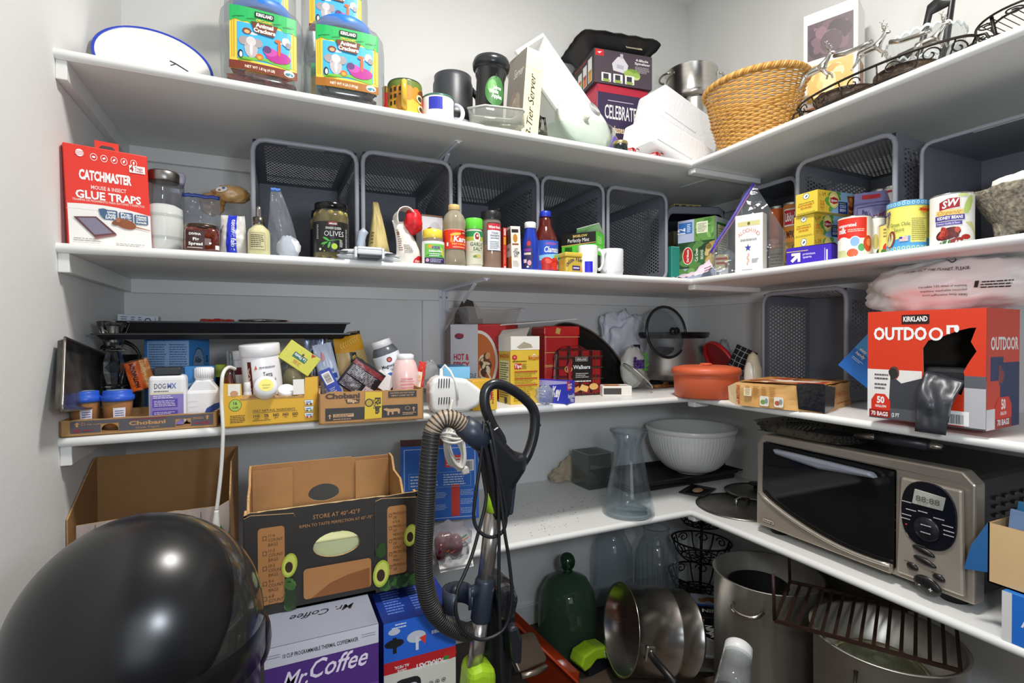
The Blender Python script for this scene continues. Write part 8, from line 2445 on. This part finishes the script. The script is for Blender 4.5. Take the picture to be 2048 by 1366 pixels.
# right end cartons
o=T('carton','blue and white carton at the right end of the lowest shelf','box')
w,d,h=.2,.2,.1
carton(o,w,d,h,m('#2a7ad0',.4))
p=face(w,d,h,'f');p.rect(0,0,w*.08,h,'#dcdcdc').rect(w*.08,0,w*.92,h,'#2470d0').rect(w*.2,h*.7,w*.6,h*.02,'#9cc4f0').txt('Filters',w*.3,h*.4,.014,WHITE,w=w*.3,bold=.02,shear=.3);p.done(o)
o.rotation_euler=(0,0,radians(-90));o.location=(1.345+.1,.455,Z4)
c=onX(2003,1300,1.345);o.location.y=c.y-.1
zt=Z4+h
o=T('carton','opened tan cardboard carton with a blue-lined flap, at the right frame edge','box')
w,d,h=.2,.16,.125
tray_box(o,w,d,h,[(0,0),(w,0),(w,h),(0,h)],[],m('#d8b684',.7,nz=(9,.1)))
b=B()
panel(b,[(0,.02),(0,h),(-.028,h*.55),(-.04,.015)],[],.0025,m('#1f5f98',.5),(-w/2,-d/2,0),(.9,.3,0),edge=EDGE)
b.build('blue_flap',o)
o.rotation_euler=(0,0,radians(-90))
c=onX(1975,1160,1.36);o.location=(1.36+d/2,c.y-w/2,zt+.001)
zc=zt+h
for i,(cc,lab)in enumerate((('#9cb8e0','pale blue plastic sleeve sticking out of the tan carton'),('#5aa8d8','sky blue folder sticking out of the tan carton'),('#d8dce0','clear grey sleeve, rearmost in the tan carton'))):
 q=T('plastic_sleeve',lab,'sleeve')
 B().box(-.085,.085,-.004,.004,0,h+.02+.012*i,glass(cc,.1,.55)).build('sleeve',q,bev=.002)
 q.rotation_euler=(0,radians(4),radians(-90));q.location=(1.40+.03*i,c.y-w/2+.004,zt+.006)
# ================================================================ floor level
GRN=glass('#86a88c',.04,.16)
o=T('glass_cloche','green glass bell cloche with a round knob, on the floor under the lowest shelf','cloche')
B().lathe([(.104,0),(.102,.02),(.1,.12),(.092,.165),(.07,.2),(.03,.218),(.012,.222)],GRN,n=56).build('bell',o)
B().tube([(.104*cos(2*pi*i/48),.104*sin(2*pi*i/48),.002)for i in range(48)],.003,GRN,n=6,closed=True).build('rolled_foot',o)
B().lathe([(.012,.22),(.02,.226),(.016,.234)],m('#173a24',.08,coat=.6),n=24).ball((0,0,.256),.028,m('#173a24',.06,coat=.8),24).build('knob',o)
put(o,FZ,(1073,1197,1104),y=1.78)
JG=glass('#eef2f4',.03,.03)
for q,y,lab in(((1184,1266,1040),1.86,'large embossed clear glass jar behind the green cloche'),((1268,1358,1044),1.71,'large ribbed clear glass jar left of the wire stand')):
 o=T('glass_jar',lab,'jar',None)
 B().lathe([(0,.004),(.07,.002),(.08,.012),(.083,.06),(.083,.17),(.078,.2),(.06,.225),(.05,.235),(.05,.255),(.053,.258),(.05,.26),(.047,.255)],JG,n=48).build('jar_glass',o)
 if q[0]<1200:
  B().at((0,-.083,.09),(90,0,0)).lathe([(.03,0),(.034,.002),(.038,0)],JG,n=6).build('embossed_shield',o)
 else:
  for i in range(24):
   t=2*pi*i/24
   B().tube([(.084*cos(t),.084*sin(t),.03),(.085*cos(t),.085*sin(t),.19)],.002,JG,n=5).build('glass_rib',o)
 put(o,FZ,q,y=y)
 o.scale.z=min(o.scale.z,(ZS[3]-.02-FZ)/.26)
# tiered wire stand
o=T('wire_stand','black tiered wire basket stand with scrollwork, in the corner below the lowest shelf','stand')
KW=m('#191817',.4,.4)
B().tube([(0,0,0),(0,0,.57)],.005,KW,n=8).build('pole',o)
for t in range(3):B().tube([(.0,0,.05),(.06*cos(2.1*t),.06*sin(2.1*t),.03),(.1*cos(2.1*t),.1*sin(2.1*t),0)],.004,KW,n=6).build('foot',o)
for lv,z in enumerate((.1,.25,.4)):
 R1,R0=.105-.008*lv,.07-.006*lv
 for r,zz,k in((R1,z+.075,.0038),(R0,z,.003)):B().tube([(r*cos(2*pi*i/40),r*sin(2*pi*i/40),zz)for i in range(40)],k,KW,n=6,closed=True).build('hoop',o)
 for i in range(8):
  t=2*pi*i/8
  c_,s_=cos(t),sin(t)
  B().tube([(R0*c_,R0*s_,z),((R0+.02)*c_,(R0+.02)*s_,z+.03),(R1*c_,R1*s_,z+.075)],.0026,KW,n=5).build('upright',o)
  t2=t+.4
  B().tube(spiral(((R1-.008)*cos(t2),(R1-.008)*sin(t2),z+.052),.022,1.3,0,(-sin(t2),cos(t2),0),(0,0,1)),.0024,KW,n=5).build('scroll',o)
  B().tube([(0,0,z),(R0*.5*cos(t+.15),R0*.5*sin(t+.15),z-.004),(R0*c_,R0*s_,z)],.0022,KW,n=5).build('base_wire',o)
 for k in range(1,4):B().tube([(R0*k/4*cos(2*pi*i/28),R0*k/4*sin(2*pi*i/28),z-.002)for i in range(28)],.0016,KW,n=5,closed=True).build('base_ring',o)
put(o,FZ,(1333,1468,None),y=1.72,rot=(0,0,20))
o.scale.z=.97;o.rotation_euler=(0,radians(3),radians(20))
# big stock pot
AL=m('#c4c1ba',.42,.85,nz=((30,30,3),.4),c2='#7d7a75')
o=T('stock_pot','tall dented aluminium stock pot with a loop handle, on the floor','pot')
r,h=.16,.43
B().lathe([(0,.001),(r*.96,0),(r,.01),(r,h-.004),(r+.006,h),(r-.003,h-.001),(r-.004,.01),(0,.006)],AL,n=72).build('pot_body',o)
for a in(200,20):
 a=radians(a)
 P=[]
 for i in range(11):
  t=-1+2*i/10
  e=r+.03*(1-t**4)
  P.append((e*cos(a+t*.28),e*sin(a+t*.28),h*.86-.012*(1-t*t)))
 B().tube(P,.006,m('#c4c0b8',.22,1),n=8).build('loop_handle',o)
put(o,FZ,(1424,1652,1126),x=1.47)
o.scale=(o.scale.x,o.scale.x,(.475-FZ)/h)
SPX,SPY=o.location.x,o.location.y
o2=T('saucepan','black saucepan sitting inside the tall stock pot','pot')
B().lathe([(0,.004),(.07,0),(.085,.02),(.09,.09),(.093,.092),(.088,.09),(.08,.02),(0,.012)],m('#131314',.2),n=44).build('pan_body',o2)
o2.location=(SPX-.015,SPY+.02,.34)
s2=T('pan_stand','upturned steel bowl inside the stock pot, under the black saucepan','bowl')
B().lathe([(.11,0),(.105,.12),(.085,.24),(.06,.29),(0,.292)],AL,n=44).build('bowl_shell',s2)
s2.location=(SPX-.015,SPY+.02,FZ+.014)
# wire rack lying on the pots
RZ=.485
o=T('cooling_rack','dark brown metal shelf rack with flat slats, lying across the pots','rack')
RK=m('#3a2620',.35,.4)
A=onZ(1549,1241,RZ);D_=onZ(1921,1342,RZ);Bk=onZ(1580,1163,RZ);E_=onZ(1924,1277,RZ)
dirv=(D_-A)
E_=Bk+dirv*((E_-Bk).dot(dirv)/dirv.dot(dirv))
def bar(p0,p1,wd,th,nm):
 d=(p1-p0).normalized();sd=d.cross(Vector((0,0,1))).normalized()*wd/2;u=Vector((0,0,th/2))
 vs=[q+s*sd+k*u for q in(p0,p1)for s,k in((-1,-1),(1,-1),(1,1),(-1,1))]
 return B().add(vs,[(0,1,2,3),(4,5,6,7)]+[(i,(i+1)%4,(i+1)%4+4,i+4)for i in range(4)],RK).build(nm,o)
bar(A,D_,.007,.009,'front_rail');bar(Bk,E_,.007,.009,'back_rail')
for i in range(15):
 t=i/14
 bar(A.lerp(D_,t),Bk.lerp(E_,t),.008,.004,'slat')
for q,px in((A,(1535,1151)),(Bk,(1570,1098))):
 tp=onY(px[0],px[1],q.y)
 B().tube([q,q.lerp(Vector((q.x-.006,q.y,tp.z)),1)],.0045,RK,n=6).build('end_post',o)
# wide pan with glass lid, olive disc
o=T('roasting_pot','wide silver pot with a wire handle, under the right end of the rack','pot')
r,h=.19,.42
B().lathe([(0,.001),(r*.93,0),(r*.97,.012),(r,h-.006),(r+.012,h-.002),(r+.012,h),(r-.002,h-.003),(r*.93,h*.55),(r*.9,h*.5),(0,h*.5)],m('#cdc8be',.36,.75,nz=(20,.2)),n=72).build('pot_body',o)
B().tube([(-r-.008,-.05,h*.93),(-r-.035,-.05,h*.85),(-r-.04,.05,h*.85),(-r-.008,.05,h*.93)],.006,m('#3c3632',.3,.7),n=8).build('wire_handle',o)
put(o,FZ,(1617,1948,1202),x=1.46,rot=(0,0,25))
o.scale.z=(.462-FZ)/h
RP=o
lg=T('glass_cover','clear glass lid with a cream rim lying inside the wide silver pot','lid')
B().lathe([(0,.03),(.05,.028),(.1,.014),(.115,.004)],glass('#e4ead8',.04,.06),n=56).build('lid_glass',lg)
B().lathe([(.112,0),(.122,.0),(.124,.008),(.112,.009)],m('#d8cfa8',.35),n=56).build('cream_rim',lg)
B().lathe([(.02,.028),(.022,.036),(.014,.044),(0,.046)],glass('#e4ead8',.04,.12),n=28).build('glass_knob',lg)
lg.location=(RP.location.x-.02,RP.location.y-.0,FZ+.345);lg.scale=(1.05*RP.scale.x,)*3
lg.rotation_euler=(radians(4),radians(-3),0)
od=T('round_tray','olive brown round tray leaning behind the rack','tray')
B().lathe([(0,0),(.11,0),(.125,.006),(.135,.014),(.137,.013),(.126,.003),(.11,-.004),(0,-.004)],m('#5a5540',.45,nz=(8,.3)),n=56).build('tray_disc',od)
put(od,None,(1592,1800,1140),x=1.69,rot=(0,-68,0))
od.location.z=max(FZ+.42,.40)
od.location=(1.72,1.07,.40)
stt=T('plastic_crate','plain grey storage crate on the floor behind the pots, under the olive tray','crate')
B().box(-.1,.1,-.12,.12,0,.2,m('#6a6a68',.6)).build('crate_body',stt,bev=.006)
stt.location=(1.745,1.07,FZ)
# steel pot lying on its side
o=T('steel_pot','shiny stainless pot lying tipped on its side in front of the corner','pot')
r,h=.115,.2
B().lathe([(0,.0),(r*.9,.001),(r*.98,.012),(r,.05),(r,.068),(r*1.012,.07),(r*1.012,.076),(r,.078),(r,h-.002),(r*1.035,h),(r*1.035,h+.003),(r*.985,h),(r*.98,.012),(0,.006)],STEEL(.12),n=72).build('pot_body',o)
B().box(-.02,.02,-r-.006,-r+.001,h*.78,h*.9,STEEL(.2)).build('handle_bracket',o,bev=.003)
B().tube([(0,-r-.004,h*.84),(0,-r-.03,h*.84),(0,-r-.12,h*.8)],.009,m('#1a1a1c',.35),n=8).build('handle',o)
for i in range(2):B().at((-.008+.016*i,-r-.0065,h*.84),(90,0,0)).lathe([(0,.002),(.003,.0015),(.0035,0)],STEEL(.3),n=8).build('rivet',o)
put(o,None,(1206,1413,1162),y=1.42,rot=(0,-80,-14))
# ninja box, lime clip, red tray etc.
o=T('carton','black appliance carton lettered in white, between the steel pot and stock pot','box')
w,d,h=.1,.12,.36
carton(o,w,d,h,m('#141416',.3))
p=face(w,d,h,'f');p.txt('NINJA',w*.3,h*.7,.018,WHITE,w=h*.26,rot=-80,bold=.03,shear=.1).rect(w*.2,h*.8,.0012,h*.16,'#c8c8cc');p.done(o,'printed_front')
p=face(w,d,h,'r');p.txt('NINJA',d*.4,h*.6,.018,WHITE,w=h*.3,rot=90,bold=.03,shear=.1);p.done(o,'printed_side')
p=face(w,d,h,'t');p.rect(0,d*.55,w,d*.45,'#b8bcc8').rect(0,d*.47,w,d*.08,'#2a6ad0').txt('NINJA',w*.5,d*.22,.016,WHITE,w=w*.6,bold=.03,shear=.1).blobs(w*.1,d*.6,w*.8,d*.32,['#7a4a2a','#4a3020','#9a6a4a','#5a3a2a'],6,.014,4,.5);p.done(o,'printed_top')
put(o,FZ,(1380,1476,1186),y=1.50,rot=(0,0,-38))
RT=glass('#c84a1c',.06,.35,tint=.75)
o=T('plastic_tray','translucent orange red plastic tray standing on edge, behind the vacuum','tray')
p0,p1=onY(1010,1205,1.66),onY(1158,1345,1.50)
b=B()
dn=Vector((0,0,-.2))
b.add([p0,p1,p1+dn,p0+dn],[(0,1,2,3)],RT)
nrm=(p1-p0).cross(dn).normalized()*-.05
b.add([p0,p1,p1+nrm,p0+nrm],[(0,1,2,3)],RT)
b.add([p1,p1+nrm,p1+nrm+dn,p1+dn],[(0,1,2,3)],RT)
b.build('tray_wall',o,sol=.004)
B().tube([p0+nrm,p1+nrm,p1+nrm+dn*.9],.005,m('#a8381a',.3),n=8).build('tray_rim',o)
LIME=m('#a6cf28',.35)
o=T('vacuum_attachment','lime green and black vacuum floor head lying beside the steel pot','attachment')
P=[(-.07,-.012),(-.062,.012),(-.02,.024),(.02,.02),(.065,-.01),(.062,-.03),(.03,-.012),(-.015,-.006),(-.035,-.022),(-.055,-.028)]
B().prism(P,.05,LIME,o=-.025).build('lime_shell',o,bev=.004)
B().prism([(-.04,-.016),(-.01,-.006),(.03,-.012),(.055,-.03),(.05,-.1),(-.03,-.11)],.07,m('#1b1d24',.3),o=-.02).build('black_body',o,bev=.006)
p=Pr((.01,-.0262,.0),(1,0,0),(0,0,1));p.txt('PUSH',0,.0,.007,'#e8f0c0',rot=-60,bold=.03);p.done(o,'lettering')
put(o,None,(1138,1236,1276),y=1.60,rot=(0,6,10))
o=T('sandwich_press','grey brown flat press lid with a metal handle, low in front of the orange tray','appliance')
B().prism([(-.06,-.05),(.05,-.05),(.06,-.04),(.06,.04),(.045,.05),(-.06,.05)],.012,m('#6a5c52',.35,.5,nz=(20,.3)),plane='xy',o=.03).build('top_plate',o,bev=.004)
B().box(-.06,.055,-.045,.045,0,.028,m('#26231f',.4)).build('base',o,bev=.004)
B().tube([(-.05,-.06,.03),(.0,-.065,.034),(.05,-.06,.03)],.009,m('#a89c8e',.3,.8),n=10).build('handle',o)
put(o,None,(1000,1096,1262),y=1.50,rot=(38,6,14))
o=T('blender_cup','clear plastic blender cup with a white blade collar, in front of the stock pot','cup')
B().lathe([(.034,0),(.04,.08),(.046,.12),(.048,.121),(.042,.08),(.036,.002)],glass('#f0f2f2',.04,.08),n=36).build('cup_wall',o)
B().lathe([(0,-.02),(.03,-.02),(.036,-.014),(.037,.02),(0,.022)],m('#e8e8e6',.35),n=36).build('blade_collar',o)
put(o,None,(1424,1506,1274),y=1.0,rot=(12,-118,20))
o=T('plastic_panel','grey plastic panel wedged between the steel pot and the black carton','panel')
B().prism([(-.05,-.04),(.05,-.07),(.06,-.01),(-.045,.05)],.006,m('#8c8c88',.45)).build('panel_sheet',o,bev=.002)
B().tube([(-.045,-.004,.0),(.055,-.004,-.035)],.005,m('#5a5c60',.4),n=8).build('edge_bead',o)
put(o,None,(1396,1468,1268),y=1.38)
# ================================================================ vacuum cleaner
o=T('vacuum_cleaner','upright stick vacuum with a loop handle, silver tube and ribbed hose','vacuum')
YV,KV=.915,.81
Q=lambda x,y,d=0:onY(x,y,YV+d*KV)
class VK(B):
 def tube(s,pts,r,mat,**k):
  return super().tube(pts,[q*KV for q in r]if isinstance(r,list)else r*KV,mat,**k)
 def prism(s,pts,d,mat,o=0,**k):
  return super().prism(pts,d*KV,mat,o=YV+(o-YV)*KV,**k)
VB=m('#15171b',.32,coat=.2)
VB2=m('#2c3340',.4)
loop=[(1003,884),(984,850),(970,812),(972,780),(990,768),(1016,775),(1046,795),(1066,818),(1070,845),(1065,880),(1052,915),(1030,940),(1006,950),(990,925)]
def smooth(P,n=4,closed=False):
 P=[Vector(p)for p in P]
 out=[]
 k=len(P)
 for i in range(k if closed else k-1):
  a,b_,c,d=(P[(i-1)%k],P[i],P[(i+1)%k],P[(i+2)%k])if closed else(P[max(i-1,0)],P[i],P[i+1],P[min(i+2,k-1)])
  for j in range(n):
   t=j/n
   out.append(.5*((2*b_)+(c-a)*t+(2*a-5*b_+4*c-d)*t*t+(3*b_-a-3*c+d)*t**3))
 if not closed:out.append(P[-1])
 return out
VK().tube(smooth([Q(*p)for p in loop],4,True),.0125,VB,n=12,closed=True).build('loop_handle',o)
P=[Q(1036,930),Q(1010,958),Q(994,985)]
VK().prism([(Q(*p).x,Q(*p).z)for p in((975,845),(1004,880),(1028,905),(1052,905),(1046,938),(1022,975),(1014,1035),(980,1040),(975,985),(958,905),(950,880))],.05,VB,o=YV-.025).build('handle_body',o,bev=.014,seg=3)
VK().prism([(Q(*p).x,Q(*p).z)for p in((1012,965),(1034,940),(1024,1028),(1012,1030))],.03,VB2,o=YV-.012).build('handle_spine',o,bev=.006)
VK().tube([Q(1076,851),Q(1080,849)],.005,VB2,n=8).build('trigger',o)
VK().tube([Q(996,855,-.014),Q(986,862,-.016),Q(978,860,-.014)],.0015,m('#d8d0cc',.4),n=5).build('hair_tie',o)
tube0,tube1=(991,986),(948,1345)
tp=lambda t,d=0:Q(tube0[0]+(tube1[0]-tube0[0])*t,tube0[1]+(tube1[1]-tube0[1])*t,d)
SVT=m('#b9b2ac',.26,.85,nz=((40,40,2),.2))
VK().tube([tp(.0),tp(.1)],[.0215,.0205],LIME,n=24).build('lime_collar',o)
VK().tube([tp(.09),tp(.52)],.0185,SVT,n=28).build('upper_tube',o)
VK().tube([tp(.47),tp(.49),tp(.7),tp(.71)],[.02,.0235,.0235,.021],VB2,n=24).build('tube_clamp',o)
VK().tube([tp(.69),tp(.98)],.0185,SVT,n=28).build('lower_tube',o)
b=VK()
cc=tp(.50)
P=[cc+Vector((-.075+.03*cos(t),.03*sin(t)-.02,0))*KV for t in[radians(-40+290*i/14)for i in range(15)]]
b.add([p+Vector((0,0,.01))for p in P]+[p-Vector((0,0,.028))for p in P],[(i,i+1,i+16,i+15)for i in range(14)],VB2,True)
b.build('hose_clip',o,sol=.005)
VK().tube([cc+Vector((-.04,-.008,-.008)),cc+Vector((-.01,0,-.008))],.013,VB2,n=8).build('clip_arm',o)
VK().prism([(Q(*p).x,Q(*p).z)for p in((982,1175),(1010,1160),(1038,1172),(1040,1235),(1030,1366),(1022,1420),(960,1420),(972,1330),(978,1250))],.09,VB,o=YV+.01).build('dust_canister',o,bev=.016,seg=3)
VK().prism([(Q(*p).x,Q(*p).z)for p in((985,1180),(1020,1165),(1034,1190),(1024,1235),(996,1240))],.05,m('#1f2126',.15,coat=.6),o=YV-.02).build('canister_window',o,bev=.012,seg=3)
VK().prism([(Q(*p).x,Q(*p).z)for p in((1005,1242),(1022,1236),(1032,1262),(1030,1312),(1012,1310))],.05,m('#222429',.3),o=YV-.04).build('latch',o,bev=.006)
VK().prism([(Q(*p).x,Q(*p).z)for p in((932,1330),(955,1318),(985,1322),(984,1440),(922,1440))],.08,LIME,o=YV-.035).build('lime_base',o,bev=.016,seg=3)
zl=Q(955,1440).z
VK().prism([(Q(930,1440).x,zl+.02),(Q(985,1440).x+.06,zl+.02),(Q(985,1440).x+.07,.1),(Q(930,1440).x+.01,.1)],.12,VB2,o=YV-.05).build('lower_body',o,bev=.02)
B().box(Q(930,1440).x-.08,Q(985,1440).x+.12,YV-.16,YV+.03,FZ,.11,VB).build('floor_head',o,bev=.02)
# hose
cuff=[Q(968,884,-.012),Q(944,864,-.012),Q(926,850,-.012)]
VK().tube(cuff,[.027,.028,.025],VB2,n=24).build('hose_cuff',o)
hp=[Q(926,850,-.012),Q(905,838,-.012),Q(882,840,-.012),Q(865,862,-.012),Q(859,905,-.012),Q(855,960,-.012),Q(851,1030,-.012),Q(847,1100,-.012),Q(849,1160,-.012),Q(862,1212,-.012),Q(890,1246,-.01),Q(925,1263,-.0),Q(948,1262,.02)]
hs_=smooth(hp,8)
VK().tube(hs_[:26],.0185,m('#a8927a',.5),n=20).build('stretched_hose',o)
VK().tube(hs_[24:],.0185,m('#1e1f22',.45),n=20).build('hose_wall',o)
# helical rib
pts,acc=[],0
seg=[(hs_[i+1]-hs_[i]).length for i in range(len(hs_)-1)]
tot=sum(seg)
def along(s):
 i=0
 while i<len(seg)-1 and s>seg[i]:s-=seg[i];i+=1
 t=min(1,s/seg[i])
 return hs_[i].lerp(hs_[i+1],t),(hs_[min(i+2,len(hs_)-1)]-hs_[max(i-1,0)]).normalized()
s_=0;ph=0;rib=[]
while s_<tot:
 c_,t_=along(s_)
 x_=t_.cross(Vector((0,1,0))).normalized();y_=x_.cross(t_)
 rib.append(c_+(x_*cos(ph)+y_*sin(ph))*.0192*KV)
 pitch=.0062 if s_<.18 else.0043
 ph+=2*pi/14;s_+=pitch/14
VK().tube(rib,.0019,m('#3a3632',.35),n=4).build('spiral_rib',o)
VK().tube([Q(944,1262,.02),Q(965,1258,.05)],.022,VB,n=16).build('hose_port',o)
# power cord looped over the handle
CRD=m('#17181b',.45)
c1=smooth([Q(968,842,-.03),Q(966,870,-.034),Q(960,930,-.03),Q(951,990,-.03),Q(948,1040,-.03),Q(962,1066,-.034),Q(985,1074,-.034),Q(1006,1062,-.03),Q(1012,1030,-.03),Q(1004,980,-.03),Q(990,915,-.034),Q(982,865,-.034),Q(974,842,-.032)],6)
c2=smooth([Q(978,845,-.036),Q(990,900,-.04),Q(996,980,-.038),Q(998,1080,-.04),Q(998,1180,-.045),Q(1003,1300,-.05),Q(1010,1420,-.05)],6)
c3=smooth([Q(958,900,-.026),Q(968,960,-.02),Q(972,1000,-.022),Q(958,1060,-.028),Q(944,1110,-.034),Q(928,1150,-.04),Q(915,1180,-.045),Q(912,1225,-.05),Q(928,1262,-.05),Q(960,1279,-.05),Q(993,1270,-.05),Q(1015,1245,-.05),Q(1024,1190,-.05),Q(1018,1120,-.046),Q(1010,1070,-.044),Q(1003,1010,-.04),Q(992,940,-.04),Q(980,880,-.038)],6)
for c in(c1,c2,c3):VK().tube(c,.0042,CRD,n=8).build('power_cord',o)
# ---- white cords
WC=m('#e6e3dc',.4)
o=T('power_cord','thin white cord with a plug, hanging before the wood-print carton','cord')
YC=1.365
G=lambda x,y,d=0:onY(x,y,YC+d)
B().tube(smooth([G(470,738,.06),G(456,735,.03),G(445,752,.0),G(443,800,-.0),G(446,860,-.006),G(443,930,-.004),G(437,990,-.004),G(433,1020,-.004)],6),.0042,WC,n=8).build('cord',o)
b=B()
P=[G(433-.3*i,1020+7*i,-.004)for i in range(8)]
b.tube([q for i in range(7)for q in(P[i],P[i].lerp(P[i+1],.55))],[r for i in range(7)for r in(.004+.0009*i,.0054+.0009*i)],WC,n=12)
b.build('strain_relief',o)
B().tube([G(430.5,1076,-.004),G(430,1082,-.004),G(429,1104,-.004)],[.0095,.0125,.0125],WC,n=14).build('plug',o)
o=T('cord_bundle','coiled white mixer cord tied in a bundle, hanging below the third shelf','cord')
B().tube(smooth([G(905,800,-.0),G(899,830,-.012),G(900,860,-.006),G(892,880,-.006),G(897,905,-.006),G(912,925,-.006),G(925,936,-.006)],6),.004,WC,n=8).build('cord',o)
for k,(dx,dd)in enumerate(((0,0),(6,-.008),(-6,.004),(10,.006))):
 B().tube(smooth([G(902+dx,858,dd-.006),G(893+dx*.6,890,dd-.006),G(903+dx,925,dd-.008),G(921+dx*.7,938-3*k,dd-.008),G(926+dx*.4,905,dd-.006),G(914+dx,872,dd-.006)],6,True),.004,WC,n=8,closed=True).build('cord_loop',o)
for k in range(3):
 c_=G(907,866+7*k,-.006)
 B().tube([c_+Vector((.03*cos(2*pi*i/20),.022*sin(2*pi*i/20),.004*sin(4*pi*i/20+k)))for i in range(20)],.004,WC,n=8,closed=True).build('cord_wrap',o)
B().prism([(G(*p).x,G(*p).z)for p in((918,936),(932,930),(936,944),(922,948))],.016,WC,o=YC-.018).build('plug',o,bev=.003)
# specks of spilled pepper on the lowest shelf
rn=random.Random(8)
b=B()
for i in range(150):
 cx,cy=rn.choice([(.95,1.6),(.72,1.62),(1.12,1.66),(.83,1.5),(.8,1.75)])
 x,y,r=cx+rn.gauss(0,.05),cy+rn.gauss(0,.04),.0012+.0014*rn.random()
 y=max(y,1.42)
 b.lathe([(0,Z4+.0008),(r,Z4+.0001)],m('#2a2320',.8),n=5)
 for k in range(1):pass
 vs=b.v[-10:]
 b.v[-10:]=[(a_[0]+x,a_[1]+y,a_[2])for a_ in vs]
q=b.build('spilled_pepper',kind='stuff');tag(q,'dark specks of spilled pepper scattered on the lowest shelf','crumbs')
